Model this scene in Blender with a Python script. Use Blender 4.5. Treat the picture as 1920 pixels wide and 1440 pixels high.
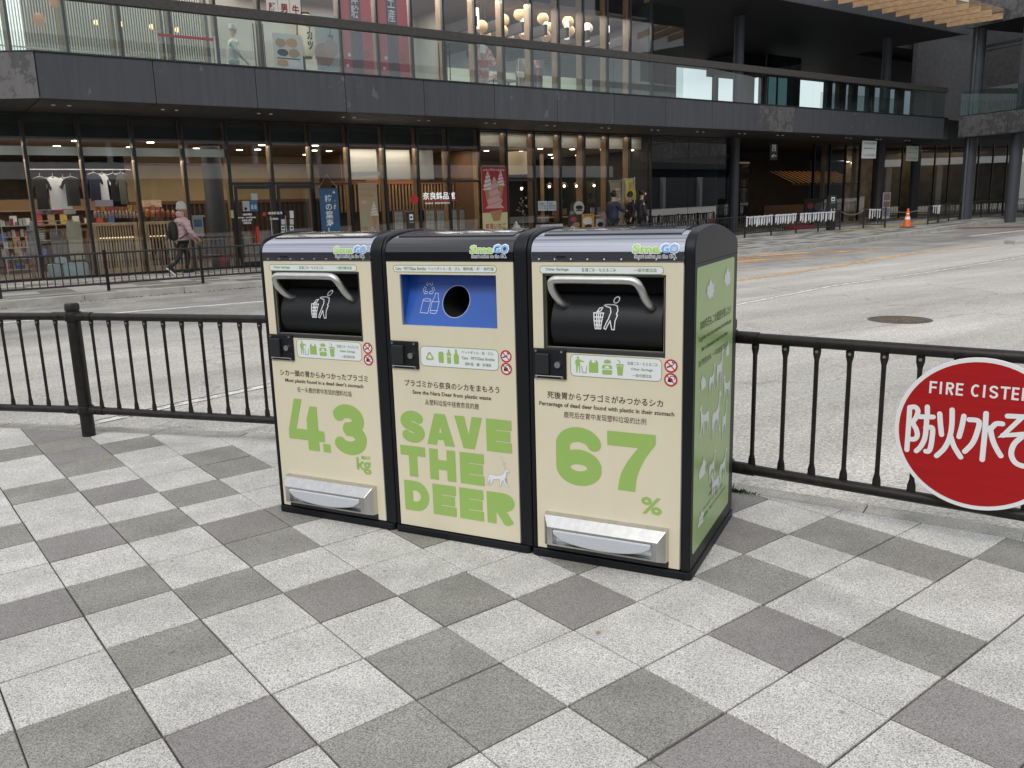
import bpy, bmesh, math, random
from mathutils import Vector, Matrix, Quaternion
import numpy as np
R_=random.Random(7)
sc=bpy.context.scene
for o in list(bpy.data.objects): bpy.data.objects.remove(o)
# ------------------------------------------------------------------ camera
F_PX=1570.126; CAMZ=1.345
RW=np.array([[0.9996014497883519,-0.005820372261961859,-0.027623628427205338],[-0.02823015374975575,-0.20609354817034797,-0.9781249960106114],[0.0,0.9785149833642013,-0.20617571954711644]])
cam=bpy.data.cameras.new('camera'); camo=bpy.data.objects.new('camera',cam); sc.collection.objects.link(camo); sc.camera=camo
cam.sensor_fit='HORIZONTAL'; cam.sensor_width=36.0; cam.lens=F_PX/1920*36; cam.clip_start=.05; cam.clip_end=2000
M=Matrix.Identity(4)
for r,(row,sg) in enumerate(((0,1),(1,-1),(2,-1))):
    for k in range(3): M[k][r]=RW[row][k]*sg
M.translation=(0,0,CAMZ); camo.matrix_world=M
# ------------------------------------------------------------------ world: bright overcast sky
SUN_EL,SUN_AZ=math.radians(48),math.radians(205)   # azimuth clockwise from +Y
w=bpy.data.worlds.new('World'); sc.world=w; w.use_nodes=True; nt=w.node_tree; N=nt.nodes; L=nt.links
bg=N['Background']; bg.inputs['Strength'].default_value=.10
sky=N.new('ShaderNodeTexSky'); sky.sky_type='NISHITA'; sky.sun_disc=False; sky.sun_elevation=SUN_EL; sky.sun_rotation=SUN_AZ; sky.air_density=1.0; sky.dust_density=2.0
hs=N.new('ShaderNodeHueSaturation'); hs.inputs['Saturation'].default_value=.45; L.new(sky.outputs[0],hs.inputs['Color'])
tc=N.new('ShaderNodeTexCoord'); mp=N.new('ShaderNodeMapping'); mp.inputs['Scale'].default_value=(1,1,2.2); L.new(tc.outputs['Generated'],mp.inputs[0])
nz=N.new('ShaderNodeTexNoise'); nz.inputs['Scale'].default_value=3.2; nz.inputs['Detail'].default_value=7; nz.inputs['Roughness'].default_value=.55; L.new(mp.outputs[0],nz.inputs['Vector'])
rp=N.new('ShaderNodeValToRGB'); rp.color_ramp.elements[0].position=.32; rp.color_ramp.elements[1].position=.6; rp.color_ramp.elements[0].color=(.25,.25,.25,1); L.new(nz.outputs['Fac'],rp.inputs[0])
cl=N.new('ShaderNodeMixRGB'); L.new(rp.outputs[0],cl.inputs[0]); L.new(hs.outputs[0],cl.inputs[1]); cl.inputs[2].default_value=(9.6,9.9,10.3,1)
L.new(cl.outputs[0],bg.inputs['Color'])
sun=bpy.data.lights.new('sun','SUN'); sun.energy=1.2; sun.angle=math.radians(16); sun.color=(1,.96,.9)
suno=bpy.data.objects.new('sun',sun); sc.collection.objects.link(suno)
sd=Vector((math.sin(SUN_AZ)*math.cos(SUN_EL),math.cos(SUN_AZ)*math.cos(SUN_EL),math.sin(SUN_EL)))
suno.rotation_euler=sd.to_track_quat('Z','Y').to_euler()
sc.view_settings.view_transform='Standard'; sc.view_settings.look='None'; sc.view_settings.exposure=0.16; sc.view_settings.gamma=1; sc.view_settings.use_curve_mapping=False
sc.cycles.max_bounces=8; sc.cycles.transparent_max_bounces=24; sc.cycles.diffuse_bounces=3; sc.cycles.glossy_bounces=4
# ------------------------------------------------------------------ surveying: a photo pixel's ray meets a real surface
TH=math.radians(35.5); FD=np.array([math.cos(TH),math.sin(TH)]); FI=np.array([-FD[1],FD[0]]); FO=np.array([-10.639,19.417])
CW=np.array([0,0,CAMZ])
def ray(u,v): return RW.T@np.array([(u-960)/F_PX,(v-720)/F_PX,1.0])
def gzs(s): return max(0.0,s-14)*.014
def gz(x,y): return gzs((np.array([x,y])-FO)@FD)
def hp(u,v,z):
    d=ray(u,v); return CW+d*((z-CW[2])/d[2])
def gp(u,v,off=0.0):
    z=off
    for _ in range(14):
        X=hp(u,v,z); z=off+gz(X[0],X[1])
    return X
def plane(a,b,u,v):
    d=ray(u,v); n=np.array([-(b[1]-a[1]),b[0]-a[0]]); s=(n@np.array(a[:2]))/(n@d[:2]); return CW+s*d
def sy(X): v=np.array(X[:2])-FO; return float(v@FD),float(v@FI)
def W(s,y,z=0.0): q=FO+FD*s+FI*y; return (float(q[0]),float(q[1]),float(z))
def fp(u,v,y=0.0):
    a=FO+FI*y; X=plane(a,a+FD,u,v); return float((X[:2]-FO)@FD),float(X[2])
# ------------------------------------------------------------------ materials
MATS={}
def mat(name,col,rough=.6,metal=0,noise=None,bump=None,emit=None,spec=None,coat=0,rnd=0,stretch=None,col2=None):
    if name in MATS: return MATS[name]
    m=bpy.data.materials.new(name); m.use_nodes=True; nt=m.node_tree; N=nt.nodes; L=nt.links; p=N['Principled BSDF']
    c=tuple(col)+(1,); p.inputs['Base Color'].default_value=c; p.inputs['Roughness'].default_value=rough; p.inputs['Metallic'].default_value=metal
    if spec is not None: p.inputs['Specular IOR Level'].default_value=spec
    if coat: p.inputs['Coat Weight'].default_value=coat; p.inputs['Coat Roughness'].default_value=.08
    if emit: p.inputs['Emission Color'].default_value=tuple(emit[0])+(1,); p.inputs['Emission Strength'].default_value=emit[1]
    g=N.new('ShaderNodeNewGeometry'); vec=g.outputs['Position']
    if stretch:
        mp=N.new('ShaderNodeMapping'); mp.inputs['Scale'].default_value=stretch; L.new(vec,mp.inputs[0]); vec=mp.outputs[0]
    last=None
    if noise:
        scl,amt=noise; nz=N.new('ShaderNodeTexNoise'); nz.inputs['Scale'].default_value=scl; nz.inputs['Detail'].default_value=6; nz.inputs['Roughness'].default_value=.6; L.new(vec,nz.inputs['Vector'])
        r=N.new('ShaderNodeMapRange'); r.inputs['From Min'].default_value=.3; r.inputs['From Max'].default_value=.7; L.new(nz.outputs['Fac'],r.inputs['Value'])
        mx=N.new('ShaderNodeMixRGB'); L.new(r.outputs[0],mx.inputs[0])
        c2=tuple(col2) if col2 else tuple(min(1,x*(1+amt)) for x in col)
        mx.inputs[1].default_value=tuple(x*(1-amt) for x in col)+(1,); mx.inputs[2].default_value=c2+(1,); last=mx.outputs[0]
    if rnd:
        oi=N.new('ShaderNodeObjectInfo'); mr=N.new('ShaderNodeMapRange'); L.new(oi.outputs['Random'],mr.inputs['Value']); mr.inputs['To Min'].default_value=1-rnd; mr.inputs['To Max'].default_value=1+rnd
        mu=N.new('ShaderNodeMixRGB'); mu.blend_type='MULTIPLY'; mu.inputs[0].default_value=1
        if last: L.new(last,mu.inputs[1])
        else: mu.inputs[1].default_value=c
        L.new(mr.outputs[0],mu.inputs[2]); last=mu.outputs[0]
    if last: L.new(last,p.inputs['Base Color'])
    if bump:
        nb=N.new('ShaderNodeTexNoise'); nb.inputs['Scale'].default_value=bump[0]; nb.inputs['Detail'].default_value=4; L.new(vec,nb.inputs['Vector'])
        b=N.new('ShaderNodeBump'); b.inputs['Strength'].default_value=bump[1]; b.inputs['Distance'].default_value=bump[2] if len(bump)>2 else .002; L.new(nb.outputs['Fac'],b.inputs['Height']); L.new(b.outputs[0],p.inputs['Normal'])
    MATS[name]=m; return m
def glassmat(name,tint=(.8,.85,.84),ior=1.5,rough=0.0,boost=1.0):
    if name in MATS: return MATS[name]
    m=bpy.data.materials.new(name); m.use_nodes=True; nt=m.node_tree; N=nt.nodes; L=nt.links
    N.remove(N['Principled BSDF']); out=N['Material Output']
    t=N.new('ShaderNodeBsdfTransparent'); t.inputs[0].default_value=tuple(tint)+(1,)
    g=N.new('ShaderNodeBsdfGlossy'); g.inputs['Roughness'].default_value=rough; g.inputs[0].default_value=(1,1,1,1)
    f=N.new('ShaderNodeFresnel'); f.inputs[0].default_value=ior
    mu=N.new('ShaderNodeMath'); mu.operation='MULTIPLY'; mu.inputs[1].default_value=boost; gg=N.new('ShaderNodeNewGeometry'); m0=N.new('ShaderNodeMath'); m0.operation='SUBTRACT'; m0.inputs[0].default_value=1; L.new(gg.outputs['Backfacing'],m0.inputs[1]); m1=N.new('ShaderNodeMath'); m1.operation='MULTIPLY'; L.new(f.outputs[0],m1.inputs[0]); L.new(m0.outputs[0],m1.inputs[1]); L.new(m1.outputs[0],mu.inputs[0])
    x=N.new('ShaderNodeMixShader'); L.new(mu.outputs[0],x.inputs[0]); L.new(t.outputs[0],x.inputs[1]); L.new(g.outputs[0],x.inputs[2]); L.new(x.outputs[0],out.inputs[0])
    MATS[name]=m; return m
def speckle(name,a,b,c_,sc1=420,rnd=.05,blot=.12,rough=.85):
    """granite-faced concrete: three-tone aggregate plus broad stains"""
    m=bpy.data.materials.new(name); m.use_nodes=True; nt=m.node_tree; N=nt.nodes; L=nt.links; p=N['Principled BSDF']; p.inputs['Roughness'].default_value=rough; p.inputs['Specular IOR Level'].default_value=.3
    g=N.new('ShaderNodeNewGeometry')
    v=N.new('ShaderNodeTexVoronoi'); v.inputs['Scale'].default_value=sc1; L.new(g.outputs['Position'],v.inputs['Vector'])
    n1=N.new('ShaderNodeTexNoise'); n1.inputs['Scale'].default_value=sc1*.55; n1.inputs['Detail'].default_value=3; n1.inputs['Roughness'].default_value=.7; L.new(g.outputs['Position'],n1.inputs['Vector'])
    sep=N.new('ShaderNodeSeparateColor'); L.new(v.outputs['Color'],sep.inputs[0])
    ad=N.new('ShaderNodeMath'); ad.operation='MULTIPLY_ADD'; L.new(n1.outputs['Fac'],ad.inputs[0]); ad.inputs[1].default_value=1.1
    sm=N.new('ShaderNodeMath'); sm.operation='MULTIPLY'; L.new(sep.outputs[0],sm.inputs[0]); sm.inputs[1].default_value=.50; L.new(sm.outputs[0],ad.inputs[2])
    r=N.new('ShaderNodeValToRGB'); e=r.color_ramp.elements; e[0].position=.46; e[0].color=tuple(c_)+(1,); e[1].position=1.0; e[1].color=tuple(b)+(1,); k=e.new(.72); k.color=tuple(a)+(1,); L.new(ad.outputs[0],r.inputs[0])
    n2=N.new('ShaderNodeTexNoise'); n2.inputs['Scale'].default_value=5; n2.inputs['Detail'].default_value=5; L.new(g.outputs['Position'],n2.inputs['Vector'])
    mr=N.new('ShaderNodeMapRange'); mr.inputs['From Min'].default_value=.3; mr.inputs['From Max'].default_value=.7; mr.inputs['To Min'].default_value=1-blot; mr.inputs['To Max'].default_value=1+blot; L.new(n2.outputs['Fac'],mr.inputs['Value'])
    oi=N.new('ShaderNodeObjectInfo'); mr2=N.new('ShaderNodeMapRange'); mr2.inputs['To Min'].default_value=1-rnd; mr2.inputs['To Max'].default_value=1+rnd; L.new(oi.outputs['Random'],mr2.inputs['Value'])
    mm=N.new('ShaderNodeMath'); mm.operation='MULTIPLY'; L.new(mr.outputs[0],mm.inputs[0]); L.new(mr2.outputs[0],mm.inputs[1])
    mu=N.new('ShaderNodeMixRGB'); mu.blend_type='MULTIPLY'; mu.inputs[0].default_value=1; L.new(r.outputs[0],mu.inputs[1]); L.new(mm.outputs[0],mu.inputs[2]); L.new(mu.outputs[0],p.inputs['Base Color'])
    sv=N.new('ShaderNodeTexVoronoi'); sv.inputs['Scale'].default_value=3.1; sv.inputs['Randomness'].default_value=1; L.new(g.outputs['Position'],sv.inputs['Vector']); ss_=N.new('ShaderNodeMapRange'); ss_.inputs['From Min'].default_value=.018; ss_.inputs['From Max'].default_value=.045; ss_.inputs['To Min'].default_value=.62; ss_.inputs['To Max'].default_value=1; L.new(sv.outputs['Distance'],ss_.inputs['Value'])
    n4=N.new('ShaderNodeTexNoise'); n4.inputs['Scale'].default_value=1.3; n4.inputs['Detail'].default_value=8; n4.inputs['Roughness'].default_value=.65; L.new(g.outputs['Position'],n4.inputs['Vector']); r4=N.new('ShaderNodeMapRange'); r4.inputs['From Min'].default_value=.52; r4.inputs['From Max'].default_value=.68; r4.inputs['To Min'].default_value=1; r4.inputs['To Max'].default_value=.84; L.new(n4.outputs['Fac'],r4.inputs['Value'])
    m4=N.new('ShaderNodeMath'); m4.operation='MULTIPLY'; L.new(ss_.outputs[0],m4.inputs[0]); L.new(r4.outputs[0],m4.inputs[1]); m5=N.new('ShaderNodeMixRGB'); m5.blend_type='MULTIPLY'; m5.inputs[0].default_value=1; L.new(mu.outputs[0],m5.inputs[1]); L.new(m4.outputs[0],m5.inputs[2]); L.new(m5.outputs[0],p.inputs['Base Color'])
    b_=N.new('ShaderNodeBump'); b_.inputs['Strength'].default_value=.5; b_.inputs['Distance'].default_value=.002; L.new(ad.outputs[0],b_.inputs['Height']); L.new(b_.outputs[0],p.inputs['Normal'])
    MATS[name]=m; return m
# ------------------------------------------------------------------ mesh builder
class MB:
    def __init__(s): s.v=[]; s.f=[]
    def add(s,vs,fs):
        k=len(s.v); s.v+= [tuple(map(float,x)) for x in vs]; s.f+=[tuple(i+k for i in f) for f in fs]; return s
    def box(s,x0,y0,z0,x1,y1,z1,M=None):
        vs=[(x,y,z) for z in (z0,z1) for y in (y0,y1) for x in (x0,x1)]
        if M is not None: vs=[M@Vector(q) for q in vs]
        return s.add(vs,[(0,2,3,1),(4,5,7,6),(0,1,5,4),(2,6,7,3),(0,4,6,2),(1,3,7,5)])
    def prism(s,poly,h0,h1,axis='z'):
        n=len(poly); A={'z':lambda p,h:(p[0],p[1],h),'y':lambda p,h:(p[0],h,p[1]),'x':lambda p,h:(h,p[0],p[1])}[axis]
        return s.add([A(p,h0) for p in poly]+[A(p,h1) for p in poly],[tuple(range(n))[::-1],tuple(range(n,2*n))]+[(i,(i+1)%n,n+(i+1)%n,n+i) for i in range(n)])
    def cone(s,p0,p1,r0,r1,n=12,caps=True):
        p0=Vector(p0);p1=Vector(p1); q=(p1-p0).to_track_quat('Z','Y'); vs=[]
        for p,r in ((p0,r0),(p1,r1)):
            for i in range(n):
                a=2*math.pi*i/n; vs.append(p+q@Vector((r*math.cos(a),r*math.sin(a),0)))
        fs=[(i,(i+1)%n,n+(i+1)%n,n+i) for i in range(n)]
        if caps: fs+=[tuple(range(n))[::-1],tuple(range(n,2*n))]
        return s.add(vs,fs)
    def tube(s,pts,r,n=10,caps=True):
        pts=[Vector(p) for p in pts]; m=len(pts); rr=r if hasattr(r,'__len__') else [r]*m; vs=[]
        t=(pts[1]-pts[0]).normalized(); up=Vector((0,0,1)) if abs(t.z)<.9 else Vector((1,0,0)); a=t.cross(up).normalized()
        for i,p in enumerate(pts):
            t=((pts[min(i+1,m-1)]-p).normalized()+(p-pts[max(i-1,0)]).normalized()).normalized() if 0<i<m-1 else (pts[1]-pts[0] if i==0 else pts[-1]-pts[-2]).normalized()
            a=(a-t*a.dot(t)).normalized(); b=t.cross(a)
            for k in range(n):
                w_=2*math.pi*k/n; vs.append(p+(a*math.cos(w_)+b*math.sin(w_))*rr[i])
        fs=[(i*n+k,i*n+(k+1)%n,(i+1)*n+(k+1)%n,(i+1)*n+k) for i in range(m-1) for k in range(n)]
        if caps: fs+=[tuple(range(n))[::-1],tuple(range((m-1)*n,m*n))]
        return s.add(vs,fs)
    def lathe(s,prof,n=16,cx=0,cy=0,sx=1,sy_=1):
        vs=[(cx+r*sx*math.cos(2*math.pi*k/n),cy+r*sy_*math.sin(2*math.pi*k/n),z) for r,z in prof for k in range(n)]
        m=len(prof); fs=[(i*n+k,i*n+(k+1)%n,(i+1)*n+(k+1)%n,(i+1)*n+k) for i in range(m-1) for k in range(n)]
        fs+=[tuple(range(n))[::-1],tuple(range((m-1)*n,m*n))]
        return s.add(vs,fs)
    def ball(s,c,r,n=12,m=8,sz=1):
        return s.lathe_at([(r*math.sin(math.pi*i/m)+1e-5,-r*sz*math.cos(math.pi*i/m)) for i in range(m+1)],n,c)
    def lathe_at(s,prof,n,c):
        k=len(s.v); s.lathe(prof,n); 
        for i in range(k,len(s.v)): s.v[i]=(s.v[i][0]+c[0],s.v[i][1]+c[1],s.v[i][2]+c[2])
        return s
    def build(s,name,m,parent=None,loc=(0,0,0),rotz=0,smooth=False,bevel=0,seg=2):
        me=bpy.data.meshes.new(name); me.from_pydata(s.v,[],s.f); me.validate(); 
        bm=bmesh.new(); bm.from_mesh(me); bmesh.ops.recalc_face_normals(bm,faces=bm.faces); bm.to_mesh(me); bm.free()
        for mm in (m if isinstance(m,(list,tuple)) else [m]): me.materials.append(mm)
        return link(name,me,parent,loc,rotz,smooth,bevel,seg)
def link(name,me,parent=None,loc=(0,0,0),rotz=0,smooth=False,bevel=0,seg=2):
    if smooth:
        me.polygons.foreach_set('use_smooth',[True]*len(me.polygons))
        try: me.set_sharp_from_angle(angle=math.radians(42))
        except Exception: pass
    o=bpy.data.objects.new(name,me); sc.collection.objects.link(o); o.location=loc; o.rotation_euler=(0,0,rotz)
    if parent: o.parent=parent
    if bevel:
        b=o.modifiers.new('bevel','BEVEL'); b.width=bevel; b.segments=seg; b.limit_method='ANGLE'; b.angle_limit=math.radians(40); b.harden_normals=False
    return o
def tag(o,label=None,cat=None,group=None,kind=None):
    if label: o['label']=label
    if cat: o['category']=cat
    if group: o['group']=group
    if kind: o['kind']=kind
    return o
def thing(name,label,cat,loc=(0,0,0),rotz=0,group=None):
    o=bpy.data.objects.new(name,None); o.empty_display_size=.1; sc.collection.objects.link(o); o.location=loc; o.rotation_euler=(0,0,rotz); return tag(o,label,cat,group)
def dup(root,loc,rotz=None,label=None):
    r=root.copy(); sc.collection.objects.link(r); r.location=loc
    if rotz is not None: r.rotation_euler=(0,0,rotz)
    if label: r['label']=label
    for ch in list(root.children):
        c=ch.copy(); sc.collection.objects.link(c); c.parent=r
        for g in ch.children:
            d=g.copy(); sc.collection.objects.link(d); d.parent=c
    return r
# text as flat print; fitted to a box in a frame given by map(x,z)->(x,y,z)
def glyphs(s,bold=0.0,res=2):
    c=bpy.data.curves.new('t','FONT'); c.body=s; c.size=1; c.offset=bold; c.resolution_u=res; c.fill_mode='FRONT'
    o=bpy.data.objects.new('t',c); sc.collection.objects.link(o); dg=bpy.context.evaluated_depsgraph_get()
    me=bpy.data.meshes.new_from_object(o.evaluated_get(dg)); bpy.data.objects.remove(o); bpy.data.curves.remove(c)
    return me
def text(s,x0,z0,x1,z1,m,parent,mp=None,bold=.01,name='lettering',y=-.001,vertical=False,keep=False,res=2):
    if vertical: s='\n'.join(s)
    me=glyphs(s,bold,res); co=[v.co.copy() for v in me.vertices]
    if not co: return None
    ax=min(c.x for c in co);bx=max(c.x for c in co);ay=min(c.y for c in co);by=max(c.y for c in co)
    kx=(x1-x0)/(bx-ax); kz=(z1-z0)/(by-ay); ox=0
    if keep:
        k=min(kx,kz); ox=((x1-x0)-k*(bx-ax))/2; kx=k; kz=k
    for v in me.vertices:
        X=x0+ox+(v.co.x-ax)*kx; Z=z0+(v.co.y-ay)*kz
        v.co=mp(X,Z) if mp else (X,y,Z)
    me.materials.clear(); me.materials.append(m); me.name=name
    return link(name,me,parent)
# strokes: ribbons of constant width (for lettering, pictograms)
def ribbons(strokes,wd,mp,z0=0.0,cap='butt',step=.00015):
    mb=MB()
    for si,st in enumerate(strokes):
        ww=wd
        pts=[Vector((p[0],p[1])) for p in st]; closed=(pts[0]-pts[-1]).length<1e-6 and len(pts)>3
        n=len(pts); Ls=[];Rs=[]
        for i,p in enumerate(pts):
            a=pts[i-1] if i>0 else (pts[-2] if closed else None); b=pts[i+1] if i<n-1 else (pts[1] if closed else None)
            t1=(p-a).normalized() if a is not None else (b-p).normalized(); t2=(b-p).normalized() if b is not None else t1
            t=(t1+t2); t=t.normalized() if t.length>1e-6 else t1; nn=Vector((-t.y,t.x)); k=1/max(.45,nn.dot(Vector((-t1.y,t1.x))))
            q=p.copy()
            Ls.append(q+nn*ww/2*k); Rs.append(q-nn*ww/2*k)
        off=z0+si*step
        vs=[mp(q.x,q.y,off) for q in Ls]+[mp(q.x,q.y,off) for q in Rs]
        mb.add(vs,[(i,i+1,n+i+1,n+i) for i in range(n-1)])
        if cap=='round':
            for c in (pts[0],pts[-1]):
                mb.add([mp(c.x+ww/2*math.cos(2*math.pi*k/12),c.y+ww/2*math.sin(2*math.pi*k/12),off+step*.4) for k in range(12)],[tuple(range(12))])
    return mb
def spl(pts,n=6):
    P=[Vector(p) for p in pts]; out=[]
    for i in range(len(P)-1):
        p0=P[max(i-1,0)];p1=P[i];p2=P[i+1];p3=P[min(i+2,len(P)-1)]
        for k in range(n):
            t=k/n; out.append(.5*((2*p1)+(p2-p0)*t+(2*p0-5*p1+4*p2-p3)*t*t+(3*p1-p0-3*p2+p3)*t**3))
    out.append(P[-1]); return out
def arc(cx,cy,rx,ry,a0,a1,n=14): return [(cx+rx*math.cos(math.radians(a0+(a1-a0)*i/n)),cy+ry*math.sin(math.radians(a0+(a1-a0)*i/n))) for i in range(n+1)]
def circ(cx,cy,r,n=20,ry=None): return [(cx+r*math.cos(2*math.pi*i/n),cy+(ry or r)*math.sin(2*math.pi*i/n)) for i in range(n)]
def rrect(x0,z0,x1,z1,r,n=5):
    o=[]
    for cx,cz,a in ((x1-r,z1-r,0),(x0+r,z1-r,90),(x0+r,z0+r,180),(x1-r,z0+r,270)): o+=arc(cx,cz,r,r,a,a+90,n)
    return o
def flat(poly,mp,off=0.0):
    return MB().add([mp(x,z,off) for x,z in poly],[tuple(range(len(poly)))])
# heavy sans capitals and figures from centre lines; w,h = glyph box, t = stroke
def heavy(ch,w_,h,t):
    a=t/2; x0,x1=a,w_-a; y0,y1=a,h-a; cx=w_/2; m=h/2
    if ch=='E': return [[(a,0),(a,h)],[(t*.9,y0),(w_,y0)],[(t*.9,m),(w_*.95,m)],[(t*.9,y1),(w_,y1)]]
    if ch=='F': return [[(a,0),(a,h)],[(t*.9,m),(w_*.95,m)],[(t*.9,y1),(w_,y1)]]
    if ch=='T': return [[(cx,0),(cx,h-t*.9)],[(0,y1),(w_,y1)]]
    if ch=='I': return [[(cx,0),(cx,h)]]
    if ch=='H': return [[(a,0),(a,h)],[(w_-a,0),(w_-a,h)],[(t*.9,m),(w_-t*.9,m)]]
    if ch=='N': return [[(a,0),(a,h)],[(w_-a,0),(w_-a,h)],[(a*1.1,h-a*.7),(w_-a*1.1,a*.7)]]
    if ch=='D': return [[(a,0),(a,h)],[(t*.9,y1),(w_*.45,y1)]+arc(w_*.45,m,w_*.55-a,m-a,90,-90,16)+[(t*.9,y0)]]
    if ch=='R': return [[(a,0),(a,h)],[(t*.9,y1),(w_*.55,y1)]+arc(w_*.58,h*.5+(h*.5-a)/2+a*.2,w_*.42-a,(h*.5-a)/2-a*.2,90,-90,12)+[(t*.9,h*.5+a*.4)],[(w_*.45,h*.5),(w_-a*1.05,0)]]
    if ch=='S':
        q=(h-t)/4
        return [arc(cx,y1-q,cx-a,q,22,180,14)[:-1]+spl([(x0,y1-q),(x0+(cx-x0)*.22,m+q*.45),(cx,m),(x1-(x1-cx)*.22,m-q*.45),(x1,y0+q)],6)+arc(cx,y0+q,cx-a,q,0,-158,14)[1:]]
    if ch=='C': return [arc(cx,m,cx-a,m-a,50,310,20)]
    if ch=='3':
        q=(h-t)/4; k=w_*.02
        return [arc(cx-k,y1-q*.96,cx-a-k*1.5,q*.96,158,-88,18)+[(cx*.80,m+q*.04)],arc(cx,y0+q*1.04,cx-a,q*1.04,-158,88,18)+[(cx*.80,m+q*.06)]]
    if ch=='6':
        rb=.31*h-a; return [circ(cx,a+rb,cx-a,30,rb)+[circ(cx,a+rb,cx-a,30,rb)[0]],[(x0,a+rb)]+arc(cx,.685*h,cx-a,.315*h-a,180,8,22)]
    if ch=='7': return [[(0,y1),(w_*.99,y1)],spl([(w_-a,h-t*.55),(w_*.62,h*.55),(w_*.45,h*.25),(w_*.4,0)],6)]
    return []
def sdf_glyph(strokes,t,x0,z0,w_,h,W_,H_,mp,N=64,off=.0004):
    """heavy rounded glyph: union of butt-ended strokes, contoured on a fine grid (marching squares). strokes live in a W_ x H_ box mapped to (x0,z0,w_,h)"""
    nx=int(N*W_/H_)+3; ny=N+3; dx=W_/(nx-3); dy=H_/(ny-3)
    gx=(np.arange(nx)-1)*dx; gy=(np.arange(ny)-1)*dy; X,Y=np.meshgrid(gx,gy); D=np.full(X.shape,9.0)
    for st in strokes:
        P=[np.array((p[0],p[1]),float) for p in st]
        for i,(a,b) in enumerate(zip(P[:-1],P[1:])):
            d=b-a; l=np.linalg.norm(d)
            if l<1e-9: continue
            d=d/l; u=(X-a[0])*d[0]+(Y-a[1])*d[1]; v=np.abs(-(X-a[0])*d[1]+(Y-a[1])*d[0]); e=np.maximum(v-t/2,np.maximum(-u,u-l)); D=np.minimum(D,e)
            if i<len(P)-2: D=np.minimum(D,np.hypot(X-b[0],Y-b[1])-t/2)
    vs=[];fs=[];idx={}
    def vid(p):
        k=(round(p[0],7),round(p[1],7))
        if k not in idx: idx[k]=len(vs); vs.append(mp(x0+p[0]/W_*w_,z0+p[1]/H_*h,off))
        return idx[k]
    for j in range(ny-1):
        i=0
        while i<nx-1:
            c=[(j,i),(j,i+1),(j+1,i+1),(j+1,i)]; s_=[D[q] for q in c]
            if max(s_)<=0:
                k=i
                while k+1<nx-1 and max(D[j,k+1],D[j,k+2],D[j+1,k+1],D[j+1,k+2])<=0: k+=1
                fs.append(tuple(vid(p) for p in ((gx[i],gy[j]),(gx[k+1],gy[j]),(gx[k+1],gy[j+1]),(gx[i],gy[j+1])))); i=k+1; continue
            if min(s_)<=0:
                pl=[]
                for q in range(4):
                    a,b=c[q],c[(q+1)%4]; sa,sb=D[a],D[b]; A=(gx[a[1]],gy[a[0]]); B=(gx[b[1]],gy[b[0]])
                    if sa<=0: pl.append(A)
                    if (sa<=0)!=(sb<=0): f=sa/(sa-sb); pl.append((A[0]+(B[0]-A[0])*f,A[1]+(B[1]-A[1])*f))
                f_=tuple(dict.fromkeys(vid(p) for p in pl))
                if len(f_)>2: fs.append(f_)
            i+=1
    return MB().add(vs,fs)
def letters(s,x,z,cw,h,t,gap,mp,skew=None,cap='butt'):
    """s is a list of (char,width); returns one MB per glyph"""
    out=[]
    for ch,w_ in s:
        if ch!=' ':
            st=heavy(ch,w_,h,t); 
            if st: out.append(ribbons(st,t,lambda X,Z,o,x=x: mp(x+X,z+Z,o),0,cap))
        x+=w_+gap
    return out
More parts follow.
